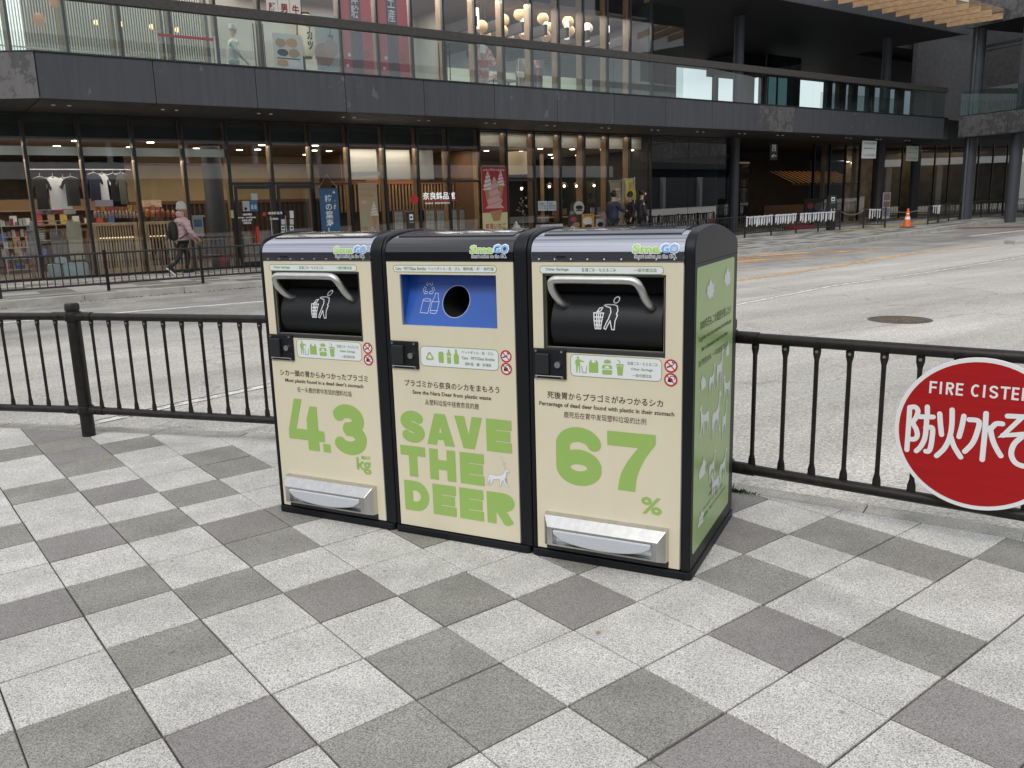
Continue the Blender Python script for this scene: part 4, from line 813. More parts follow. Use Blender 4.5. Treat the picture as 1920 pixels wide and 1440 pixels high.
# ================================================================== BUILDING
BF=thing('shop_building','long two storey charcoal building with glazed shops and a balcony across the road','building',W(0,0,0),TH)
stone=mat('charcoal_fascia_panel',(.062,.063,.070),.55,noise=(2.5,.10),rnd=.06,bump=(90,.15,.001))
def stained(name,base,stain,thr,scale,soft=.04):
    m=mat(name,base,.6); nt=m.node_tree; N=nt.nodes; L=nt.links; p=N['Principled BSDF']; g=N.new('ShaderNodeNewGeometry')
    n=N.new('ShaderNodeTexNoise'); n.inputs['Scale'].default_value=scale; n.inputs['Detail'].default_value=9; n.inputs['Roughness'].default_value=.68; L.new(g.outputs['Position'],n.inputs['Vector'])
    n2=N.new('ShaderNodeTexNoise'); n2.inputs['Scale'].default_value=.55; n2.inputs['Detail'].default_value=2; L.new(g.outputs['Position'],n2.inputs['Vector'])
    ad=N.new('ShaderNodeMath'); ad.operation='MULTIPLY_ADD'; ad.inputs[1].default_value=.5; L.new(n2.outputs['Fac'],ad.inputs[0]); L.new(n.outputs['Fac'],ad.inputs[2])
    r=N.new('ShaderNodeMapRange'); r.inputs['From Min'].default_value=thr; r.inputs['From Max'].default_value=thr+soft; L.new(ad.outputs[0],r.inputs['Value'])
    mx=N.new('ShaderNodeMixRGB'); L.new(r.outputs[0],mx.inputs[0]); mx.inputs[1].default_value=tuple(base)+(1,); mx.inputs[2].default_value=tuple(stain)+(1,)
    oi=N.new('ShaderNodeObjectInfo'); mr=N.new('ShaderNodeMapRange'); mr.inputs['To Min'].default_value=.93; mr.inputs['To Max'].default_value=1.07; L.new(oi.outputs['Random'],mr.inputs['Value'])
    mu=N.new('ShaderNodeMixRGB'); mu.blend_type='MULTIPLY'; mu.inputs[0].default_value=1; L.new(mx.outputs[0],mu.inputs[1]); L.new(mr.outputs[0],mu.inputs[2])
    mp=N.new('ShaderNodeMapping'); mp.inputs['Scale'].default_value=(7,7,.45); L.new(g.outputs['Position'],mp.inputs[0]); n3=N.new('ShaderNodeTexNoise'); n3.inputs['Scale'].default_value=1.3; n3.inputs['Detail'].default_value=7; L.new(mp.outputs[0],n3.inputs['Vector']); r3=N.new('ShaderNodeMapRange'); r3.inputs['From Min'].default_value=.3; r3.inputs['From Max'].default_value=.7; r3.inputs['To Min'].default_value=.86; r3.inputs['To Max'].default_value=1.16; L.new(n3.outputs['Fac'],r3.inputs['Value']); m3=N.new('ShaderNodeMixRGB'); m3.blend_type='MULTIPLY'; m3.inputs[0].default_value=1; L.new(mu.outputs[0],m3.inputs[1]); L.new(r3.outputs[0],m3.inputs[2]); L.new(m3.outputs[0],p.inputs['Base Color']); return m
fas=stained('fascia_with_lime_stains',(.053,.055,.064),(.105,.108,.118),.93,3.6)
fas2=stained('fascia_heavy_lime_bloom',(.058,.057,.060),(.105,.102,.104),.74,5.5)
fas3=stained('fascia_left_corner_bloom',(.062,.060,.063),(.115,.11,.112),.76,4.0)
blackm=mat('black_window_frame',(.010,.010,.011),.4); dkm=mat('very_dark_lining',(.011,.012,.014),.7); sofm=mat('dark_soffit_panel',(.030,.029,.029),.6,rnd=.10,noise=(3,.15)); raily=mat('bronze_handrail_cladding',(.048,.043,.040),.65,noise=(9,.35),stretch=(1,1,3))
wood=mat('brown_timber_fin',(.21,.13,.07),.55,noise=(8,.35),stretch=(3,3,.4)); woodl=mat('light_oak',(.60,.43,.26),.55,noise=(7,.2),stretch=(3,3,.4)); woodd=mat('dark_cedar',(.085,.042,.022),.6,noise=(9,.4),stretch=(4,4,.4)); woodr=mat('red_brown_beam',(.15,.052,.025),.5)
gl=glassmat('shop_glass',(.90,.915,.91),1.5,boost=2.1); glg=glassmat('balustrade_glass',(.84,.90,.885),1.5,boost=1.3); gld=glassmat('teal_dark_glass',(.25,.34,.35),1.6,boost=1.5)
colm=mat('dark_grey_column',(.050,.054,.064),.55,noise=(4,.12))
wht=mat('white_roller_cloth',(.80,.82,.79),.8); beige=mat('beige_wall',(.40,.30,.17),.8,noise=(2,.08)); ceilw=mat('pale_ceiling',(.30,.28,.25),.9); ceilb=mat('brown_ceiling',(.16,.11,.08),.8,noise=(1.5,.15)); creamw=mat('cream_screen',(.78,.74,.65),.8)
lampw=mat('warm_lamp',(1,.9,.75),.5,emit=((1,.82,.58),14)); flo=mat('shop_floor',(.16,.14,.12),.5)
MS=[-2.28,-1.17,-.06,1.07,2.22,3.35,4.44,5.56,6.66,7.76,8.86,9.94,10.99,12.10,13.12,14.2,15.28,16.31,17.36,18.40,19.40]
# fascia, coping, balustrade, handrail
mesh_cache={}
def cbox(name,sx_,sy_,sz,m,parent,loc,bevel=0,key=None):
    k=(name,round(sx_,3),round(sy_,3),round(sz,3),m.name)
    if k not in mesh_cache:
        o=MB().box(0,0,0,sx_,sy_,sz).build(name,m,parent,loc,bevel=bevel); mesh_cache[k]=o.data; return o
    o=bpy.data.objects.new(name,mesh_cache[k]); sc.collection.objects.link(o); o.parent=parent; o.location=loc
    if bevel: b=o.modifiers.new('bevel','BEVEL'); b.width=bevel; b.segments=2
    return o
FJ=[.05]+[.05+2.19*k for k in range(1,16)]+[34.55]
for a,b in zip(FJ[:-1],FJ[1:]):
    if b-a<.3: continue
    heavyst = abs(a-(.05+2.19*10))<.1
    cbox('fascia_panel',b-a-.014,.06,.86,fas2 if heavyst else fas,BF,(a+.007,-2.46,3.722),bevel=.004)
    cbox('soffit_panel',b-a-.012,1.16,.02,sofm,BF,(a+.006,-2.39,3.715)); cbox('soffit_panel',b-a-.012,1.16,.02,sofm,BF,(a+.006,-1.22,3.715))
    for q in range(2):
        g0=a+q*(b-a)/2; cbox('balustrade_pane',(b-a)/2-.012,.014,1.03,glg,BF,(g0+.006,-2.435,4.622))
MB().box(.04,-2.40,3.74,34.55,-2.30,4.60).build('fascia_backing',dkm,BF)
MB().box(.03,-2.475,4.590,34.56,-2.38,4.622).build('coping',blackm,BF)
MB().box(0,-2.50,5.62,34.6,-2.34,5.83).build('handrail',raily,BF,bevel=.008)
# left return of the balcony
def wingrun(p0,p1,z0,z1,thk,m,name,npan=1,gap=.014,parent=BF,bev=.004):
    p0=np.array(p0,float);p1=np.array(p1,float); Ld=np.linalg.norm(p1-p0); an=math.atan2(p1[1]-p0[1],p1[0]-p0[0])
    for k in range(npan):
        a=Ld*k/npan+gap/2;b=Ld*(k+1)/npan-gap/2; q=p0+(p1-p0)/Ld*a
        o=MB().box(0,0,z0,b-a,thk,z1).build(name,m,parent,(q[0],q[1],0),an,bevel=bev)
wl0,wl1=(-3.2,-.38),(.035,-2.455)
wingrun(wl0,wl1,3.722,4.585,.06,fas3,'fascia_panel',1); wingrun(wl0,wl1,4.59,4.622,.08,blackm,'coping',1,0,bev=0); wingrun(wl0,wl1,4.622,5.65,.014,glg,'balustrade_pane',3,bev=0); wingrun(wl0,wl1,5.62,5.83,.16,raily,'handrail',1,0)
MB().prism([(-3.2,-.34),(.03,-2.39),(.03,-.02),(-3.2,-.02)],3.715,3.735).build('soffit_panel',sofm,BF)
# floor slab between storeys
MB().box(-6,0.02,3.90,19.5,12,4.56).build('floor_slab',dkm,BF); MB().box(.10,-2.28,3.74,36,0.02,4.55).build('floor_slab',dkm,BF); MB().prism([(-3.1,-.28),(.09,-2.26),(.09,.0),(-3.1,.0)],3.74,4.56).build('floor_slab',dkm,BF); MB().box(19.5,.02,3.74,48,13,4.55).build('floor_slab',dkm,BF)
sl=MB().box(.10,-2.30,4.552,62,12,4.575).build('balcony_floor',mat('balcony_tile',(.14,.13,.12),.7),BF)
# soffit downlights in pairs
dl=mat('dim_downlight',(.30,.29,.27),.4,emit=((1,.9,.75),.12))
for a in FJ[:-1]:
    for dx in (.95,1.25):
        MB().lathe([(.042,0),(.042,-.010),(.03,-.012),(.001,-.010)],12).build('downlight',dl,BF,(a+dx-.6,-1.5,3.714))
# shopfront, both storeys
mul=MB(); 
for i,s in enumerate(MS):
    for (z0,z1) in ((0.0,3.715),(4.576,9.2)):
        cbox('mullion',.062,.11,z1-z0,blackm,BF,(s-.031,-.02,z0),key=1); cbox('timber_fin',.062,.26 if i>11 else .2,z1-z0-.04,wood,BF,(s-.031,.095,z0+.02))
for i in range(len(MS)-1):
    a,b=MS[i]+.034,MS[i+1]-.034
    cbox('window_pane',b-a,.010,3.60,gl,BF,(a,.01,.06)); cbox('window_pane',b-a,.010,4.5,gl,BF,(a,.01,4.60))
    cbox('window_sill',b-a,.09,.055,blackm,BF,(a,-.01,0.0)); cbox('window_head',b-a,.08,.05,blackm,BF,(a,.0,3.662)); cbox('window_sill',b-a,.08,.02,blackm,BF,(a,0,4.578))
def trans(i0,i1,z,h=.07):
    for i in range(i0,i1): cbox('transom',MS[i+1]-MS[i]-.064,.09,h,blackm,BF,(MS[i]+.032,-.015,z))
trans(6,8,2.10); trans(11,13,2.13); trans(14,15,2.16); trans(8,9,2.10,.04)
# ---- ground floor interior shell
MB().box(-4,.30,3.16,12.1,8,3.20).build('ceiling',ceilb,BF); MB().box(12.1,.50,3.24,19.4,8,3.28).build('ceiling',mat('cafe_ceiling',(.22,.185,.15),.9),BF); MB().box(12.1,.42,3.24,19.34,.50,3.66).build('bulkhead',mat('pale_bulkhead',(.50,.47,.41),.9),BF)
MB().box(-4,.29,3.17,12.1,.33,3.72).build('bulkhead',dkm,BF)  # dark strip standing in for the soffit mirrored in the upper panes
MB().box(-4,.02,-.005,19.4,9,.012).build('floor',flo,BF)
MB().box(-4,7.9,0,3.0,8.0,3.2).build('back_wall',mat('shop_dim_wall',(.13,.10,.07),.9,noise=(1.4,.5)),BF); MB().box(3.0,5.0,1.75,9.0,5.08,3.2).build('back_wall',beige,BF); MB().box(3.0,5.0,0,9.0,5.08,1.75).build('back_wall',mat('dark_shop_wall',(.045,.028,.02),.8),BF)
k=0
for s in [3.05+.16*q for q in range(37)]: cbox('wall_slat',.05,.05,1.72,woodd,BF,(s,4.93,.02))
MB().box(3.0,4.9,1.72,9.0,5.0,1.82).build('wall_rail',woodr,BF); MB().box(3.0,4.9,2.86,9.0,5.0,2.94).build('wall_rail',woodr,BF)
MB().box(2.95,5.0,0,3.0,7.9,3.2).build('back_wall',dkm,BF); MB().box(9.0,1.66,0,9.05,5.05,3.2).build('back_wall',woodd,BF); MB().box(9.0,3.2,2.0,12.1,3.26,3.2).build('back_wall',beige,BF)
for s in [8.0+.115*q for q in range(36)]: cbox('wall_slat',.045,.05,.82,wood,BF,(s,1.5,1.34))
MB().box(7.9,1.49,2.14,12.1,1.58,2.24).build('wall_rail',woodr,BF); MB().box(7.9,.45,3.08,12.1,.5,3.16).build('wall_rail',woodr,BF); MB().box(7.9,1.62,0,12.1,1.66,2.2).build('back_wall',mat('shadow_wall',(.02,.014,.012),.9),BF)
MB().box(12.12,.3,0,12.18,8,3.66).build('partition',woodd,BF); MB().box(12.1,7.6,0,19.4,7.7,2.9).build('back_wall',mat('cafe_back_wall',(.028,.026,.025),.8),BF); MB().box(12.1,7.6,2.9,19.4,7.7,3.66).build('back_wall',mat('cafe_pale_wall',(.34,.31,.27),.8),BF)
MB().box(19.34,.1,0,19.40,7.7,3.70).build('side_wall',dkm,BF)
for s in (13.2,14.9,16.5,18.2): cbox('timber_post',.10,.10,3.6,wood,BF,(s,2.6,0.01))
# cream screens and roller blinds right behind the glass
for (i0,i1) in ((9,10),(10,11),(11,12)):
    cbox('screen_panel',MS[i1]-MS[i0]-.17-(.25 if i0==11 else 0),.03,.84,creamw,BF,(MS[i0]+.13,.42,2.24),key=1)
for i in range(1,6):
    o=cbox('roller_blind',MS[i+1]-MS[i]-.09,.02,.17,wht,BF,(MS[i]+.045,.16,2.80)); 
    MB().tube([(0,0,0),(MS[i+1]-MS[i]-.09,0,0)],.022,10).build('roller',wht,o,loc=(0,.01,.178))
cbox('roller_blind',.93,.02,.10,wht,BF,(7.84,.16,2.34))
# downlights: (pixel u,v) on the brown / pale ceilings
def ceil_pt(u,v,z): X=hp(u,v,z); return sy(X)
dlm=MB().lathe([(.085,0),(.085,-.012),(.06,-.014),(.001,-.012)],14).build('downlight',lampw,BF,(0,0,-5)).data; bpy.data.objects.remove(bpy.data.objects['downlight.%03d'%0]) if False else None
for o in [o for o in sc.objects if o.data is dlm]: bpy.data.objects.remove(o)
def dlight(s,y,z):
    o=bpy.data.objects.new('downlight',dlm); sc.collection.objects.link(o); o.parent=BF; o.location=(s,y,z)
for (u,v) in [(142,264),(282,267),(367,279),(449,281),(491,272),(573,290),(591,273),(617,283),(665,275),(669,288),(697,284)]: 
    s,y=ceil_pt(u,v,3.155)
    if .4<y<7.8: dlight(s,y,3.158)
for (u,v) in [(912,283),(976,284),(989,296),(1013,279),(1032,290),(1038,296),(1073,280),(1083,291),(1130,281),(1184,282)]:
    s,y=ceil_pt(u,v,3.235); 
    dlight(s,min(y,7.0),3.240)
for s in (-2.5,-.8,.9,2.6,4.3,6.0,7.7,9.4): dlight(s,2.2,3.158)
def area(name,s,y,z,sx_,sy_,e,col=(1,.80,.56)):
    l=bpy.data.lights.new(name,'AREA'); l.shape='RECTANGLE'; l.size=sx_; l.size_y=sy_; l.energy=e; l.color=col; o=bpy.data.objects.new(name,l); sc.collection.objects.link(o); o.parent=BF; o.location=(s,y,z); return o
area('shop_ceiling_light',0.2,1.5,3.12,5.5,1.6,115,(1,.86,.70)); area('shop_ceiling_light',6,2.2,3.12,5,3,80,(1,.84,.64)); area('shop_ceiling_light',10.5,.95,3.12,2.6,.5,60); area('cafe_ceiling_light',15.8,2.4,3.2,6,4,130,(1,.86,.68))
area('window_fill_light',0.8,.20,2.70,6.5,.06,38,(1,.90,.78)); area('window_fill_light',7.4,.20,3.10,5.5,.10,26,(1,.90,.78)); area('cafe_fill_light',15.7,.22,3.62,6.8,.10,14,(1,.90,.78)); area('kimono_fill_light',11.5,.3,7.5,6,.2,110,(1,.94,.86)); area('lattice_fill_light',1.8,.35,7.5,6,.2,60,(1,.92,.82)); area('upper_shop_light',2.2,2.2,7.5,8,3,230,(1,.88,.74)); area('upper_shop_light',8.6,1.8,7.5,6,2.4,230,(1,.92,.82)); area('upper_shop_light',15.6,1.8,7.5,6.5,2.6,380,(1,.95,.88))  # window, cafe, kimono and lattice strips are added fill, not fittings
# ---- upper floor interior
MB().box(-6,.2,7.55,19.4,9,7.6).build('ceiling',mat('upper_ceiling',(.12,.105,.10),.9),BF)
grw=mat('upper_grey_wall',(.27,.27,.25),.85,noise=(1,.1)); MB().box(-6,5.5,4.56,5.2,5.6,7.6).build('back_wall',mat('upper_left_wall',(.16,.15,.14),.8),BF); MB().box(5.2,3.6,4.56,12.2,3.7,7.6).build('back_wall',grw,BF); MB().box(12.3,3.0,4.56,19.3,3.1,5.95).build('back_wall',mat('pale_green_wall',(.46,.50,.44),.85),BF); MB().box(12.2,5.2,5.9,19.4,5.3,7.6).build('back_wall',mat('slate_wall',(.20,.21,.24),.8),BF)
MB().box(4.55,1.2,4.56,4.62,5.5,7.6).build('partition',dkm,BF); MB().box(12.2,2,4.56,12.26,3.6,7.6).build('partition',grw,BF)
for s in [12.4+.9*q for q in range(8)]:
    b=MB().box(0,0,0,.12,4.6,.30).build('ceiling_beam',mat('black_beam',(.012,.011,.011),.7),BF,(s,.5,6.75+.0)); 
    MB().box(.30,.35,.02,.42,.47,.62).build('pendant_tube',mat('pale_tube_lamp',(.7,.68,.62),.6,emit=((1,.92,.8),.55)),b)
# white timber lattice screens behind the left upper windows
lat=mat('pale_lattice_timber',(.72,.69,.60),.7); latf=mat('lattice_frame',(.36,.29,.17),.6)
for (a,b,back) in ((-1.0,-.02,1),(.02,1.10,1),(1.14,2.2,0),(2.26,3.32,0),(3.38,4.40,0)):
    f=MB().box(a,.75,4.98,b,.80,5.06).box(a,.75,7.1,b,.80,7.18).box(b-.06,.75,5.06,b,.80,7.1).build('lattice_screen',latf,BF); n=int((b-a)/.062)
    for q in range(n):
        cbox('slat',.026,.022,2.04,lat,f,(a+.012+q*(b-a-.07)/n,.76,5.06))
    for z in (5.20,): cbox('lattice_rail',b-a-.07,.02,.03,lat,f,(a+.005,.785,z))
MB().box(-1.6,2.9,4.9,.6,2.95,7.3).build('light_wall',mat('backlit_white_blind',(.8,.82,.85),.8,emit=((.85,.92,1),.8)),BF)
# sliding doors' pull bars
barm=mat('black_pull_bar',(.008,.008,.009),.3)
for us in ((478,484,490,496),(822,829,836,842)):
    for u in us:
        s,z=fp(u,100,-.05); o=MB().tube([(s,-.07,4.72),(s,-.07,6.05)],.014,8).build('pull_bar',barm,BF)
trans(12,14,0,0) if False else None
for i in (11,12): cbox('transom',MS[i+1]-MS[i]-.064,.09,.09,blackm,BF,(MS[i]+.032,-.015,6.12))
cbox('transom',MS[14]-MS[13]-.064,.09,.09,blackm,BF,(MS[13]+.032,-.015,6.12)) if False else None
# ---- open terrace and passage on the right
tq=mat('terrace_lining',(.014,.015,.018),.7,noise=(2,.2))
MB().box(19.4,-2.40,8.12,36,3,8.3).build('terrace_ceiling',tq,BF); MB().box(19.4,3,8.121,64,9.6,8.3).build('terrace_ceiling',tq,BF); MB().box(19.0,-2.46,8.08,36,-2.38,9.3).build('roof_fascia',fas,BF); MB().box(-6,-.1,9.2,36,9.6,9.6).build('roof',tq,BF)
MB().box(19.34,.1,4.56,19.42,5.2,8.1).build('side_wall',tq,BF)
for (s,y,r,z0,z1) in [(24.1,.15,.17,0,3.75),(24.1,.1,.19,4.56,8.12),(33.6,-.15,.19,0,3.75),(33.6,-.2,.19,4.56,8.12),(37.4,.3,.20,0,3.75),(4.3,1.0,.24,0,3.2)]:
    zz=gzs(s) if z0==0 else z0; MB().tube([(s,y,zz-.05),(s,y,z1)],r,28).build('column',colm,BF,smooth=True)
# terrace: glass room, shaft, back screens
dg0=fp(1441,100,4.0)[0]; dg1=fp(1503,100,4.0)[0]; MB().box(dg0,4.0,4.56,dg1,4.04,7.9).build('dark_glass_wall',gld,BF)
for q in range(4): MB().box(dg0+(dg1-dg0)*q/3-.03,4.05,4.56,dg0+(dg1-dg0)*q/3+.03,4.12,7.9).build('mullion',blackm,BF)
ls_=fp(1398,165,6.2)[0]; MB().tube([(ls_,6.2,4.56),(ls_,6.2,7.35)],.42,28).build('lift_shaft',mat('cream_shaft',(.42,.37,.29),.7),BF,smooth=True); MB().box(ls_-1.5,5.6,7.35,ls_+1.2,7.4,8.12).build('bulkhead',tq,BF)
MB().box(19.4,9.5,4.56,20.1,9.6,8.12).build('back_wall',tq,BF)
for ua,ub in ((1216,1268),(1343,1347),(1430,1441),(1487,1500),(1552,1561),(1574,1587),(1599,1609),(1630,1641),(1658,1670),(1686,1697),(1727,1756),(1776,1830)):
    sa=fp(ua,165,9.3)[0]; sb=fp(ub,165,9.3)[0]; MB().box(sa,9.3,4.56,sb,9.6,8.12).build('back_pier',tq,BF)
MB().tube([(21.2,9.2,5.6),(62,9.2,5.6)],.02,8).build('back_rail',blackm,BF)
sl0=fp(1606,190,9.2)[0]
for q in range(110): cbox('back_railing_slat',.06,.03,1.5 if q<60 else 1.9,blackm,BF,(sl0+q*.17,9.2,4.57))
sp0=fp(1552,170,12.8)[0]
for (a,b) in ((sp0,66),): MB().box(a,12.8,3.9,b,13,10.5).build('outer_panel',mat('pale_blue_screen',(.50,.56,.66),.7),BF)
MB().box(38.5,1.2,4.56,46,1.4,9.0).build('back_wall',mat('ribbed_dark_wall',(.040,.040,.042),.8,noise=(5,.3)),BF)
# glass leaves edging the terrace interior (pale green)
for (a,b,y) in ((19.5,21.0,.01),(27.9,29.6,-.9),(29.7,31.4,-.9),(31.5,33.2,-.9)): MB().box(a,y,4.58,b,y+.012,5.5 if y<0 else 8.05).build('glass_leaf',glg,BF)
gl2=glassmat('dim_glass',(.6,.64,.64),1.5,boost=5); MB().box(19.44,.0,.02,21.3,.012,3.7).build('window_pane',gl2,BF); MB().box(21.32,.0,.02,23.4,.012,3.7).build('window_pane',gl2,BF)
MB().box(19.6,.6,0,23.5,.7,3.7).build('dark_wall',tq,BF)
# passage below: dark back wall, glazed rooms
MB().box(19.4,11.5,0,60,11.6,3.74).build('back_wall',tq,BF)
for (a,b,y,m,zt) in ((24.6,26.3,3.0,gld,3.5),(26.35,27.6,3.0,gld,3.5),(27.65,30.4,4.5,gl,3.3)): MB().box(a,y,.1,b,y+.012,zt).build('window_pane',m,BF)
MB().box(23.4,3.6,0,30.6,3.7,3.7).build('dark_wall',tq,BF) if False else MB().box(23.4,5.6,0,30.6,5.7,3.7).build('dark_wall',tq,BF)
MB().box(24.2,2.6,.1,25.3,2.7,2.2).build('grey_partition',mat('grey_board',(.05,.048,.045),.7),BF)
for s in (31.0,32.2,33.4,34.6,35.8): cbox('mullion',.06,.12,3.6,blackm,BF,(s,1.4,.15))
for s in (31.03,32.23,33.43,34.63): cbox('window_pane',1.13,.01,3.5,gl,BF,(s+.035,1.45,.2))
for s in (31.1,33.5): cbox('timber_fin',.07,.2,3.5,mat('tan_fin',(.20,.15,.09),.6),BF,(s+.9,1.55,.2))
MB().box(30.7,5.6,.0,36.6,5.7,3.7).build('back_wall',mat('bookshop_wall',(.016,.011,.008),.8,noise=(3,.6)),BF)
# lit timber awning inside the right-hand shop
aw=mat('lit_awning_timber',(.42,.22,.08),.6)
for i,(s0) in enumerate([31.0+.36*q for q in range(15)]):
    MB().box(-.035,0,0,.035,1.5,.03,Matrix.Translation((s0,2.4,2.05))@Matrix.Rotation(math.radians(24),4,'X')).build('awning_rafter',aw,BF)
MB().box(30.8,2.38,1.98,36.3,2.44,2.05).build('awning_beam',woodd,BF); MB().box(30.8,3.9,.1,36.3,4.0,1.1).build('shop_counter',woodd,BF)
area('wing_fill_light',41,1.2,3.5,7,2,60,(1,.85,.65)); area('bookshop_light',33.6,2.9,3.2,5,1.2,15,(1,.70,.42)); area('bookshop_light',33.4,3.4,1.9,4,.5,6,(1,.7,.4))  # wing light is added, lifting bays that are bright only by reflection
for (u,v) in [(1589,303),(1599,305),(1639,299),(1681,299),(1690,296),(1732,297),(1769,291),(1790,292)]:
    s,z=fp(u,v,3.2); o=bpy.data.objects.new('downlight',dlm); sc.collection.objects.link(o); o.parent=BF; o.location=(s,3.2,z)
# bright glazed bays under the right wing
GW=[(36.2,1.2),(38.0,.4),(39.4,-.3),(40.8,-1.0),(42.2,-1.7),(43.6,-2.4),(45.0,-3.1)]
glb=glassmat('wing_glass',(.55,.56,.52),1.6,boost=4.2)
for a,b in zip(GW[:-1],GW[1:]):
    wingrun(a,b,.35,3.62,.012,glb,'window_pane',2,.05,bev=0)
    for q in (0,.5): 
        p=(a[0]+(b[0]-a[0])*q,a[1]+(b[1]-a[1])*q); cbox('mullion',.06,.08,3.4,blackm,BF,(p[0]-.03,p[1]-.04,.3))
MB().prism([(36.4,3.4),(46,-.6),(46.2,-.5),(36.6,3.6)],.2,3.7).build('back_wall',mat('reflection_brown_wall',(.26,.20,.14),.8,noise=(2,.5)),BF)  # wall colour raised to stand in for reflections in the wing glass
# right wing: fascia turning towards the road, columns, pipes
def Lc(x,y): v=np.array([x,y])-FO; return float(v@FD),float(v@FI)
wa=np.array(Lc(19.32,37.05)); wb=np.array(Lc(22.2,30.6)); wd_=(wb-wa)/np.linalg.norm(wb-wa); wn_=np.array([wd_[1],-wd_[0]]); wn_=wn_ if wn_[0]>0 else -wn_
wc=wb+wd_*4
wingrun(wa,wc,3.722,4.585,.06,fas2,'fascia_panel',5); wingrun(wa,wc,4.59,4.622,.08,blackm,'coping',1,0,bev=0); wingrun(wa,wc,8.08,9.6,.06,fas2,'roof_fascia',5)
MB().box(34.56,-2.44,3.72,35.0,-2.38,9.3).build('corner_post',blackm,BF) if False else MB().box(34.57,-2.43,3.70,34.95,-2.36,4.62).build('corner_joint',blackm,BF)
pw=[tuple(wa),tuple(wc),tuple(wc+wn_*16),tuple(wa+wn_*16)]
MB().prism(pw,3.73,3.75).build('soffit_panel',sofm,BF); MB().prism([tuple(np.array(p)+wn_*.1) for p in pw],4.2,4.55).build('floor_slab',dkm,BF); MB().prism([tuple(np.array(p)+wn_*.1) for p in pw],8.12,8.3).build('wing_ceiling',tq,BF)
for (u,v,uz,r,pipe) in ((1809,409,0,.255,1),(1893,404,0,.22,0)):
    X=gp(u,v); 
    c=wa+wd_*(1.0 if u<1850 else 4.35)+wn_*.62
    # choose the point of the ray that lies under the wing
    best=min(((abs((RW@(np.array(W(*(wa+wd_*t+wn_*.62),0.3))-CW))[0]/(RW@(np.array(W(*(wa+wd_*t+wn_*.62),0.3))-CW))[2]*F_PX+960-u),t) for t in np.arange(-2.5,9,.02)))
    c=wa+wd_*best[1]+wn_*.62
    MB().tube([(c[0],c[1],.15),(c[0],c[1],3.75)],r,30).build('column',colm,BF,smooth=True)
    if pipe:
        col2=MB().tube([(c[0],c[1],4.55),(c[0],c[1],8.15)],r,30).build('column',colm,BF,smooth=True)
        q=np.array(c)-wd_*.0-np.array([.36,.05]); 
        for z0,z1 in ((.2,3.72),(4.55,8.15)): MB().tube([(q[0],q[1],z0),(q[0],q[1],z1)],.045,12).build('drain_pipe',mat('grey_pipe',(.09,.095,.11),.5),BF,smooth=True)
        for z in (1.9,3.35,5.0,6.4,7.8): MB().tube([(q[0],q[1],z),(c[0],c[1],z)],.018,8).build('pipe_bracket',colm,BF)
    else:
        MB().box(c[0]-.1,c[1]-.1,4.55,c[0]+.1,c[1]+.1,8.15).build('column',colm,BF)
        MB().tube([(c[0],c[1],7.35),(col2_c[0],col2_c[1],7.35)],.06,8).build('tie_beam',colm,BF); MB().tube([(c[0],c[1],7.18),(col2_c[0],col2_c[1],7.18)],.04,8).build('tie_beam',colm,BF)
    col2_c=c
for q in range(34):
    p=wa+wd_*(.7+q*.13)+wn_*2.2; cbox('slat',.03,.03,1.45,mat('grey_slat',(.12,.12,.13),.6),BF,(p[0],p[1],4.57))
wingrun(wa+wn_*.03,wc+wn_*.03,4.622,5.6,.012,glg,'balustrade_pane',6,bev=0)
MB().prism([tuple(wa+wd_*-4+wn_*6),tuple(wc+wn_*6),tuple(wc+wn_*6.2),tuple(wa+wd_*-4+wn_*6.2)],4.56,9.9).build('back_wall',mat('ribbed_dark_wall',(.04,.04,.042),.8),BF); MB().box(34.0,1.5,8.32,64,9.6,11).build('bulkhead',tq,BF)
# timber pergola beams over the terrace edge
pg=mat('pergola_timber',(.50,.29,.16),.6,noise=(5,.25),stretch=(1,1,2))
st0=[(1572,8.4),(1599,15),(1627.5,20.6),(1654,26.2),(1680,32.2),(1706,36.6),(1730,41.6),(1752,46.5),(1775,51.5)]; en0=[(1699,-14),(1721,-6),(1745,.5),(1768,5.6),(1791.5,11.2),(1816,17.8),(1838.5,23.4),(1860,30),(1880.6,35.6)]
for k in range(-3,9):
    if k<0: a=(st0[0][0]+27*k,st0[0][1]+6*k); b=(en0[0][0]+23*k,en0[0][1]+7*k)
    else: a,b=st0[k],en0[k]
    z=8.15; A2=np.array(sy(hp(a[0],a[1],z))); B2=np.array(sy(hp(b[0],b[1],z))); d=(B2-A2)/np.linalg.norm(B2-A2); an=math.atan2(d[1],d[0])
    MB().box(0,-.035,0,np.linalg.norm(B2-A2),.035,.24).build('pergola_beam',pg,BF,(A2[0],A2[1],z),an,bevel=.006)
A3=np.array(sy(hp(1560,-12,8.42))); B3=np.array(sy(hp(1784,-2,8.42)));
g0=sy(hp(1905,22,8.42)); MB().prism([(g0[0],g0[1]),(g0[0]-9,g0[1]-.4),(g0[0]-9,-2.5),(g0[0]-.5,-2.5)],8.42,8.435).build('glass_roof',glg,BF)
